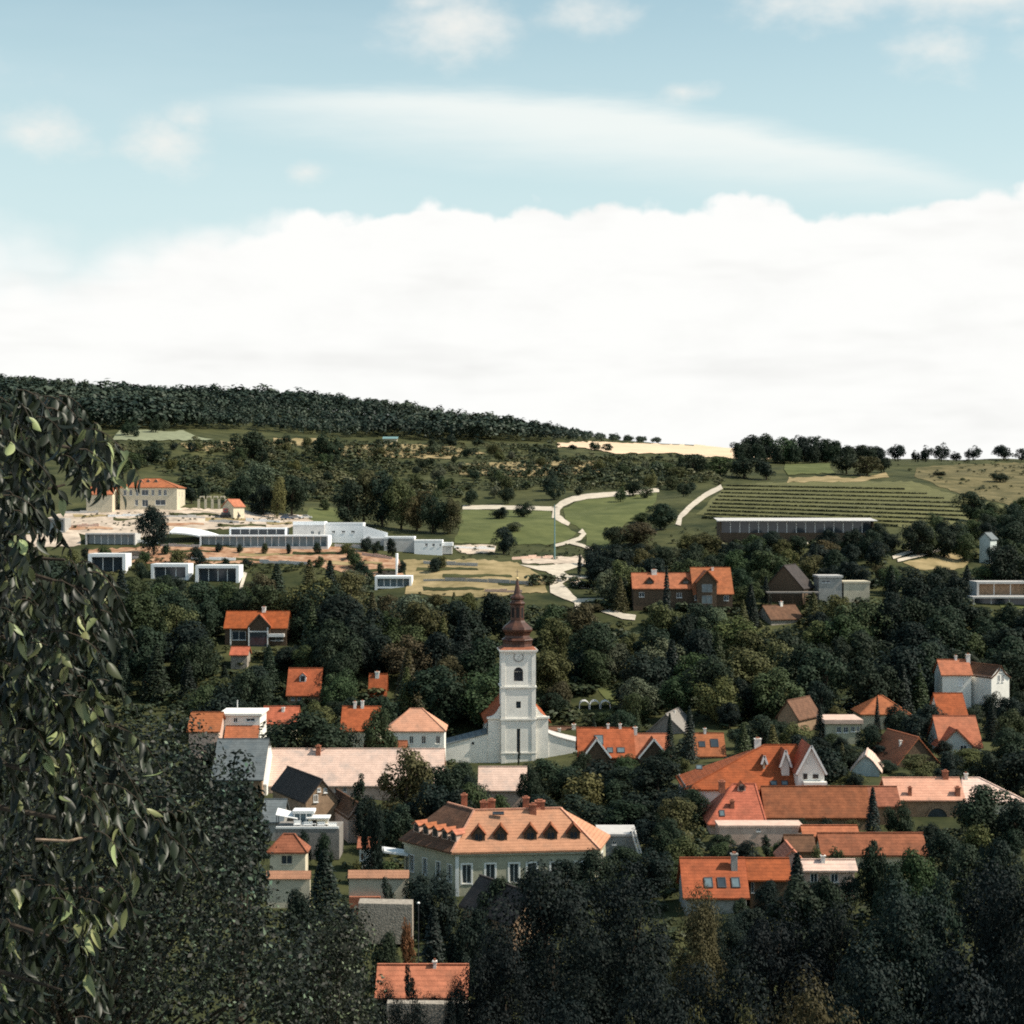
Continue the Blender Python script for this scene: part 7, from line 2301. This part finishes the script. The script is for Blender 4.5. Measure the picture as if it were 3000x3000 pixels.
def scatter_mass():
    # the wood on the far hill: its lower edge runs along the fields
    low = [(-1500, 1262), (300, 1262), (700, 1258), (1000, 1282), (1300, 1292), (1650, 1297), (1880, 1300), (1960, 1302)]
    spots = []
    y = 930.0
    while y < 1420:
        x = -(900) * y / 1000
        step = 8.0 * (y / 1000)
        while x < 620:
            xx, yy = x + rng.uniform(-2.6, 2.6), y + rng.uniform(-2.8, 2.8)
            x += step
            px = 1500 + xx * F / yy
            if px < -700 or px > 1950:
                continue
            z = ground(xx, yy)
            py = 1500 - z * F / yy
            lim = np.interp(px, [p[0] for p in low], [p[1] for p in low])
            if py > lim:
                continue
            fade = min(1.0, max(.35, (1950 - px) / 500))
            h = (rng.uniform(8.0, 12.5) + 3.0 * math.sin(xx * .021 + 1.7 * math.sin(yy * .013))) * fade * (1.3 if rng.random() < .05 else 1)
            spots.append((xx, yy, z, h, h * rng.uniform(.95, 1.4)))
        y += step * .95
    merged_crowns('far_wood', 'dark wooded hill filling the skyline behind the village', 'wood', spots,
                  mass_leaf('far_wood_leaf', (.016, .028, .019), (.023, .038, .024), (.052, .068, .045), .016), 900, nl=11, per=10, leaf=.086)
    # scrub over the slopes between the villas and the wood
    polys = [([(300, 1300), (900, 1300), (1300, 1300), (1660, 1310), (1950, 1330), (2120, 1350), (2130, 1420), (1960, 1436), (1720, 1450), (1620, 1480), (1330, 1486), (1000, 1470),
               (560, 1470), (330, 1400)], 9000, .9, 3.0),
             ([(2560, 1340), (3050, 1352), (3050, 1500), (2900, 1470), (2700, 1400)], 420, .6, 1.8),
             ([(1180, 1640), (1560, 1640), (1600, 1740), (1200, 1745)], 420, .4, 1.2),
             ([(200, 1496), (920, 1510), (920, 1548), (200, 1560)], 260, .3, 1.0),
             ([(380, 1604), (1000, 1604), (1160, 1660), (1160, 1690), (380, 1650)], 260, .3, 1.0),
             ([(1300, 1600), (1720, 1600), (1720, 1640), (1300, 1645)], 80, .5, 1.4),
             ([(240, 1630), (1150, 1630), (1180, 1690), (720, 1680), (250, 1690)], 480, .4, 1.3),
             ([(2100, 1570), (2850, 1575), (2850, 1650), (2100, 1640)], 200, .8, 2.2),
             ([(1730, 1630), (2200, 1560), (2150, 1440), (2000, 1560), (1800, 1620)], 120, .8, 2.0),
             ([(1640, 1820), (2300, 1820), (2300, 2050), (1640, 2050)], 260, .8, 2.2),
             ([(600, 1800), (1450, 1770), (1450, 2080), (600, 2080)], 300, .8, 2.2),
             ([(2300, 1680), (3000, 1680), (3000, 2080), (2300, 2080)], 360, .8, 2.4)]
    spots = []
    for poly, n, h0, h1 in polys:
        xs, ys = [p[0] for p in poly], [p[1] for p in poly]
        for _ in range(n):
            px, py = rng.uniform(min(xs), max(xs)), rng.uniform(min(ys), max(ys))
            if not in_poly(px, py, poly):
                continue
            if any(x0 - 3 < px < x1 + 3 and y0 - 3 < py < y1 + 6 for (x0, x1, y0, y1, Dr) in PROTECT):
                continue
            p = on_ground(px, py, 360)
            # thinner where a slow noise leaves bare ground
            if math.sin(p.x * .05) + math.sin(p.y * .07 + p.x * .02) + rng.uniform(-1, 1) < -.9:
                continue
            h = rng.uniform(h0, h1) * (1.6 if rng.random() < .1 else 1)
            spots.append((p.x, p.y, p.z - .2, h, h * rng.uniform(1.1, 2.1)))
    merged_crowns('scrub', 'low green scrub dotted over the dry slopes', 'scrub', spots,
                  mass_leaf('scrub_leaf', (.026, .038, .017), (.044, .056, .022), (.11, .104, .046), .035), 950, nl=7, per=8, leaf=.135)
    # undergrowth below the village trees and through the hillside wood
    spots = []
    for _ in range(3400):
        px, D = rng.uniform(100, 3100), rng.uniform(366, 560)
        if D > 500 and (px < 1720 or rng.random() < .5):
            continue
        h = rng.uniform(1.2, 3.2)
        x = (px - 1500) * D / F
        z = ground(x, D)
        top = 1500 - (z + h) * F / D
        bot = 1500 - z * F / D
        if any(x0 - 14 < px < x1 + 14 and ((D < Dr and top < y1 + 2) or (abs(D - Dr) < 16 and y0 < bot < y1 + 30)) for (x0, x1, y0, y1, Dr) in PROTECT):
            continue
        spots.append((x, D, z - .3, h, h * rng.uniform(1.3, 2.2)))
    for _ in range(4300):
        D = rng.uniform(90, 372)
        px = rng.uniform(-100, 3100)
        h = rng.uniform(.7, 2.0)
        if any(x0 - 8 < px < x1 + 8 and Dr - 6 < D < Dr + 16 for (x0, x1, y0, y1, Dr) in PROTECT):
            continue
        t = allowed(px, D, top_of(px, D, h), 4)
        if t is None or t > top_of(px, D, h):
            continue
        x = (px - 1500) * D / F
        spots.append((x, D, ground(x, D) - .2, h, h * rng.uniform(1.2, 2.2)))
    merged_crowns('undergrowth', 'dark undergrowth between the houses and trees', 'undergrowth', spots,
                  mass_leaf('undergrowth_leaf', (.018, .028, .015), (.030, .042, .018), (.055, .062, .026), .08), 980, nl=7, per=9, leaf=.135)


scatter_mass()


# --- vine rows
def vine_rows():
    rows = 10
    for i in range(rows):
        t = i / (rows - 1)
        yl = 1425 + (1519 - 1425) * t
        xl = 2128 + (2056 - 2128) * t
        xr = [2650, 2715, 2765, 2810, 2850, 2860, 2850, 2810, 2740, 2630][i]
        yr = yl + (14 + 16 * t) * (xr - xl) / 700
        pts = [on_ground(xl + (xr - xl) * k / 24, yl + (yr - yl) * k / 24, 500) for k in range(25)]
        pos = []
        for a, b in zip(pts, pts[1:]):
            L_ = (b - a).length
            for _ in range(int(L_ * 40)):
                u = rng.random()
                p = a.lerp(b, u)
                pos.append((p.x, p.y + rng.gauss(0, .35), ground(p.x, p.y) + rng.uniform(.0, .78)))
        pos = np.array(pos)
        org = pts[0]
        g = np.random.default_rng(i)
        nrm = unit(g.normal(size=pos.shape) + np.array([0, -.3, .7]))
        me = mesh_from_quads('foliage', leaf_quads(pos - np.array(org), nrm, .24, g), 'leaf')
        root = empty('vine_row', org)
        tag(root, 'dark green vine row across the hillside vineyard, row %s from the top' % ('one two three four five six seven eight nine ten eleven twelve'.split()[i]), 'vine row', 'vine rows above the winery')
        c = link(bpy.data.objects.new('foliage', me), root)
        c.color = (.010, .017, .009, 1)
        for k in range(0, 25, 2):
            p = pts[k] - org
            MB().box(p.x - .05, p.x + .05, p.y - .05, p.y + .05, p.z - .2, p.z + 1.0).build('post', 'wood_grey', root)


vine_rows()


# ------------------------------------------------------------------ the two trees beside the viewpoint
def leaf_blade(seed, L=1.0):
    """A long drooping leaf folded along its midrib, base at the origin, hanging along -z."""
    g = random.Random(seed)
    n = 6
    bend = g.uniform(.2, .7)
    fold = g.uniform(.25, .7)
    wmax = g.uniform(.16, .24)
    twist = g.uniform(-.5, .5)
    rows = []
    for k in range(n + 1):
        t = k / n
        w = wmax * math.sin(math.pi * min(1, t ** .8 * .97 + .02)) ** .8
        z = -L * t
        y = bend * L * t * t * .6
        a = twist * t
        ca, sa = math.cos(a), math.sin(a)
        l, m_, r = (-w, -w * fold), (0, 0), (w, -w * fold)
        rows.append([(p[0] * ca - p[1] * sa, y + p[0] * sa + p[1] * ca, z) for p in (l, m_, r)])
    v = [p for r in rows for p in r]
    f = []
    for k in range(n):
        a = 3 * k
        f += [(a, a + 1, a + 4, a + 3), (a + 1, a + 2, a + 5, a + 4)]
    return v, f


def near_tree():
    bl = [leaf_blade(k) for k in range(6)]
    meshes = []
    for k, (v, f) in enumerate(bl):
        me = bpy.data.meshes.new('leaf')
        me.from_pydata(v, [], f)
        me.materials.append(M['leaf_near'])
        for p in me.polygons:
            p.use_smooth = True
        meshes.append(me)
    xr = [(1150, 60), (1165, 130), (1195, 185), (1225, 240), (1260, 295), (1320, 300), (1380, 290), (1440, 235), (1500, 160), (1550, 40), (1600, 50), (1640, 150), (1700, 300), (1780, 320),
          (1840, 270), (1890, 190), (1950, 190), (2000, 290), (2060, 330), (2150, 360), (2300, 430), (2400, 520), (2500, 540), (2600, 400), (2800, 280), (3000, 240), (3100, 240)]
    base = Vector((-4.6, 11.5, ground(-4.6, 11.5)))
    root = empty('near_tree', base)
    tag(root, 'near tree with long drooping pale-edged leaves along the left edge', 'tree')
    # limbs arching in from the trunk outside the picture
    g = random.Random(5)
    tr = MB()
    tr.tube([(0, 0, -.3), (.1, 0, 2.0), (-.05, .1, 4.4), (.1, 0, 6.6), (.3, 0, 8.3)], [.26, .2, .16, .11, .05], 9)
    tr.build('trunk', 'bark', root)
    ends = []
    for py, reach in ((1230, 240), (1330, 280), (1420, 190), (1640, 190), (1730, 260), (1820, 250), (2020, 240), (2120, 270), (2280, 290), (2420, 290), (2600, 240), (2760, 200), (2900, 180)):
        D = g.uniform(10.2, 12.6)
        e = P(reach, py, D) - base
        s = Vector((g.uniform(-.05, .1), 0, max(.8, min(8.0, e.z - g.uniform(.1, .8)))))
        mid = s.lerp(e, .55) + Vector((0, 0, g.uniform(.12, .35)))
        MB().tube([s, mid, e], [.045, .025, .008], 6).build('branch', 'bark', root)
        ends.append((s, mid, e))
    # leaves hang along drooping twigs; the sprays thin out towards the open side
    cand = []
    g2 = random.Random(9)
    lim_at = lambda y_: float(np.interp(y_, [p[0] for p in xr], [p[1] for p in xr]))
    n_tw = 0
    twigs = MB()
    while n_tw < 430:
        py = g2.uniform(1140, 3050)
        lim = lim_at(min(py + 40, 3080))
        px = lim - 20 - g2.expovariate(1 / 170.0)
        if px < -170 or (py > 2150 and g2.random() < .45) or (py < 1560 and px > 90 and g2.random() < .12):
            continue
        cl = math.sin(px * .031 + 1.3 * math.sin(py * .019)) + math.sin(py * .037 + px * .015)
        if cl < .0 and px > lim - 200:
            continue
        D = g2.uniform(9.4, 13.0)
        out = g2.uniform(.1, .9)
        Lt = g2.uniform(.22, .5)
        a = P(px, py, D)
        az = g2.uniform(-.9, .9)
        pts_ = []
        for q in range(6):
            t = q / 5
            pts_.append(a + Vector((math.cos(az) * out * Lt * t, math.sin(az) * out * Lt * t, .05 * t - Lt * .75 * t * t)))
        twigs.tube([p - base for p in pts_], [.004, .0035, .003, .0025, .002, .0015], 4)
        nl = g2.randint(9, 18)
        for q in range(nl):
            t = (q + g2.uniform(0, .8)) / nl * 5
            k0 = min(int(t), 4)
            p = pts_[k0].lerp(pts_[k0 + 1], t - k0)
            cand.append((p.y, 1500 + p.x * F / p.y, 1500 - p.z * F / p.y))
        n_tw += 1
    twigs.build('twigs', 'bark', root)['kind'] = 'stuff'
    for _ in range(2600):       # inner leaves of the shaded side
        py = g2.uniform(1250, 3080)
        px = g2.uniform(-170, lim_at(py) * .5)
        cand.append((g2.uniform(11.5, 13.6), px, py))
    cand.sort()
    allv, allf = [], []
    n_obj = 0
    for (D, px, py) in cand:
        p = P(px, py, D) - base
        L = g2.uniform(.08, .14)
        rot = Matrix.Rotation(g2.uniform(0, 6.283), 4, 'Z') @ Matrix.Rotation(g2.gauss(0, .45), 4, 'X') @ Matrix.Rotation(g2.gauss(0, .35), 4, 'Y')
        mat = Matrix.Translation(p) @ rot @ Matrix.Scale(L, 4)
        k = g2.randrange(6)
        if n_obj < 300 and 0 < px < 540 and 1160 < py < 2950 and g2.random() < .3:
            o = link(bpy.data.objects.new('leaf', meshes[k]), root)
            o.matrix_basis = mat
            t = g2.choice((.4, .8, 1.2, 1.7, 2.3))
            o.color = (.115 * t, .130 * t, .058 * t, 1)  # brighter leaves carry sunlit highlights in their own colour
            n_obj += 1
        else:
            v, f = bl[k]
            i0 = len(allv)
            allv += [tuple(mat @ Vector(q)) for q in v]
            allf += [tuple(i0 + q for q in ff) for ff in f]
    me = bpy.data.meshes.new('foliage')
    me.from_pydata(allv, [], allf)
    me.materials.append(M['leaf_near'])
    for p_ in me.polygons:
        p_.use_smooth = True
    o = link(bpy.data.objects.new('foliage', me), root)
    o['kind'] = 'stuff'
    o.color = (.015, .021, .011, 1)  # shade behind the lit leaves painted as a darker leaf colour
    MB().tube([P(105, 2460, 9.6) - base, P(200, 2464, 9.6) - base, P(275, 2445, 9.7) - base], [.010, .008, .004], 5).build('twig', 'bark_pale', root)


near_tree()


def outline_tree(name, label, D0, D1, outline, n_lobes, per, size, tint, r0, r1, foot_px, foot_D, seed, cat='tree'):
    """A big crown whose lobes fill a measured outline through a real depth of several metres."""
    g = random.Random(seed)
    xs, ys = [p[0] for p in outline], [p[1] for p in outline]
    lobes = []
    base = Vector(((foot_px - 1500) * foot_D / F, foot_D, ground((foot_px - 1500) * foot_D / F, foot_D)))
    while len(lobes) < n_lobes:
        px, py = g.uniform(min(xs), max(xs)), g.uniform(min(ys), max(ys))
        D = g.uniform(D0, D1)
        r = g.uniform(r0, r1)
        rp = r * F / D
        if not all(in_poly(px + a * rp * .8, py + b * rp * .8, outline) for a, b in ((1, 0), (-1, 0), (0, 1), (0, -1))):
            continue
        p = P(px, py, D) - base
        lobes.append((p.x, p.y, p.z, r))
    root = empty(name, base)
    tag(root, label, cat)
    me = mesh_from_quads('crown', lobe_crown(seed, lobes, per, size, inner=.2, up=.4, jit=.8), 'leaf_fleck')
    c = link(bpy.data.objects.new('crown', me), root)
    c.color = (*TINT[tint], 1) if isinstance(tint, str) else (*tint, 1)
    m = MB()
    zt = sorted(l[2] for l in lobes)[int(len(lobes) * .7)]
    m.tube([(0, 0, -.4), (.1, 0, zt * .35), (0, .1, zt * .7), (0, 0, zt)], [.32, .25, .18, .08], 9)
    for l in lobes[::6]:
        a = Vector((0, 0, max(.5, l[2] * .7)))
        b = Vector(l[:3])
        m.tube([a, a.lerp(b, .5) + Vector((0, 0, .15)), b], [.07, .045, .012], 5)
    m.build('trunk', 'bark', root)


outline_tree('leafy_tree', 'large dark leafy tree filling the lower left corner', 27, 39,
             [(-500, 2060), (0, 2060), (150, 2085), (300, 2092), (450, 2092), (550, 2100), (610, 2140), (640, 2200), (690, 2280), (740, 2360), (770, 2450), (790, 2560), (810, 2640), (900, 2720), (960, 2850),
              (980, 3100), (-500, 3100)], 300, 240, .046, (.017, .0225, .0145), .5, 1.25, 250, 34, 31)  # crown colour darkened to stand for shadow over the foreground
outline_tree('evergreen_tree', 'pointed dark evergreen rising beside the slate roof', 58, 62,
             [(690, 2130), (720, 2190), (745, 2270), (775, 2360), (790, 2480), (800, 2640), (600, 2640), (610, 2420), (640, 2300), (668, 2190)], 60, 110, .10, 'deep', .35, .7, 700, 60, 32)
outline_tree('leafy_shrub', 'leafy shrub with olive highlights at the lower edge beside the red shed', 42, 50,
             [(830, 2760), (880, 2690), (960, 2660), (1040, 2650), (1095, 2690), (1110, 2760), (1120, 2850), (1140, 3000), (1140, 3120), (780, 3120), (800, 2850)], 70, 220, .055, (.020, .025, .0145), .45, .85, 960, 46, 33, 'shrub')  # shrub colour holds the same painted foreground shade


# ------------------------------------------------------------------ small things
def lamp_post():
    b = P(1226, 2790, 182)
    b.z = ground(b.x, b.y)
    r = empty('street_lamp', b)
    tag(r, 'slim grey street lamp with white head below the stone wall block', 'street lamp')
    h = -(2648 - 1500) * 182 / F - b.z
    MB().tube([(0, 0, -.3), (0, 0, h * .5), (0, 0, h)], [.06, .05, .04], 8).build('post', 'metal_dark', r)
    MB().lathe([(.04, h - .02), (.14, h + .02), (.17, h + .1), (.08, h + .2)], 8).build('lamp_head', 'paint_white', r)


lamp_post()


def mast():
    b = on_ground(1625, 1640)
    r = empty('power_pole', b)
    tag(r, 'tall thin teal pole standing where the meadow track forks', 'pole')
    h = -(1478 - 1500) * b.y / F - b.z
    MB().tube([(0, 0, -.5), (0, 0, h * .5), (0, 0, h)], [.28, .22, .15], 8).build('post', 'metal_teal', r)
    MB().box(-.9, .9, -.1, .1, h - .9, h - .7).build('crossarm', 'metal_dark', r)


mast()


def car(label, px, py, yaw, paint, name='parked_car', cat='car'):
    p = on_ground(px, py, 400)
    r = empty(name, (p.x, p.y, p.z + .3), yaw)
    tag(r, label, cat, 'cars parked on the bare earth')
    prof = [(-2.1, .35), (-2.1, .85), (-1.75, .98), (-1.2, 1.42), (.35, 1.45), (1.0, 1.0), (1.9, .85), (2.1, .6), (2.1, .35)]
    MB().prism([(x, -.85, z) for x, z in prof], bottom=[(x, .85, z) for x, z in prof]).build('body', paint, r)
    for sy in (-1, 1):
        MB().prism([(-1.45, sy * .855, 1.0), (.75, sy * .855, 1.0), (.28, sy * .855, 1.36), (-1.15, sy * .855, 1.36)], bottom=[(-1.45, sy * .87, 1.0), (.75, sy * .87, 1.0), (.28, sy * .87, 1.36), (-1.15, sy * .87, 1.36)]).build('window', 'glass', r)
        for x in (-1.3, 1.3):
            ring = [(x + .33 * math.cos(2 * math.pi * k / 12), .33 + .33 * math.sin(2 * math.pi * k / 12)) for k in range(12)]
            w = MB().prism([(a, sy * .70, b) for a, b in ring], bottom=[(a, sy * .9, b) for a, b in ring]).build('wheel', 'rubber', r)
            ring = [(x + .18 * math.cos(2 * math.pi * k / 10), .33 + .18 * math.sin(2 * math.pi * k / 10)) for k in range(10)]
            MB().prism([(a, sy * .88, b) for a, b in ring], bottom=[(a, sy * .92, b) for a, b in ring]).build('hub', 'paint_silver', w)


car('dark blue car, first of three parked above the white block', 838, 1524, .2, 'paint_blue')
car('silver car, second of three parked above the white block', 868, 1523, -.15, 'paint_silver')
car('white car, third of three parked above the white block', 898, 1522, .1, 'paint_white')


def tractor():
    p = on_ground(662, 1518, 400)
    r = empty('tractor', (p.x, p.y, p.z + .35), .25)
    tag(r, 'dark excavator-like tractor with red cab on the bare earth', 'tractor')
    MB().box(-1.6, 1.4, -.8, .8, .8, 1.7).build('body', 'metal_dark', r)
    MB().box(-.9, .5, -.75, .75, 1.702, 3.0).build('cab', 'paint_red', r)
    MB().box(-.7, .3, -.78, -.753, 1.95, 2.8).build('cab_window', 'glass', r)
    MB().bar((1.3, 0, 1.5), (3.4, 0, 2.9), .35).bar((3.4, 0, 2.9), (4.6, 0, .9), .28).build('boom', 'metal_dark', r)
    MB().box(4.2, 5.0, -.5, .5, .1, .85).build('bucket', 'metal_dark', r)
    for sy in (-1, 1):
        MB().box(-1.9, 1.7, sy * .95 - .3, sy * .95 + .3, 0, .79).build('track', 'rubber', r)


tractor()
tg = empty('teal_shed', on_ground(1143, 1296))
tag(tg, 'tiny teal roofed shed below the wooded hill', 'shed')
MB().box(-4, 4, 0, 4, -1, 2.4).build('wall', 'render_cream', tg)
MB().prism([(-4.6, -.6, 2.2), (4.6, -.6, 2.2), (4.6, 4.6, 3.6), (-4.6, 4.6, 3.6)], .2).build('roof', 'metal_teal', tg)
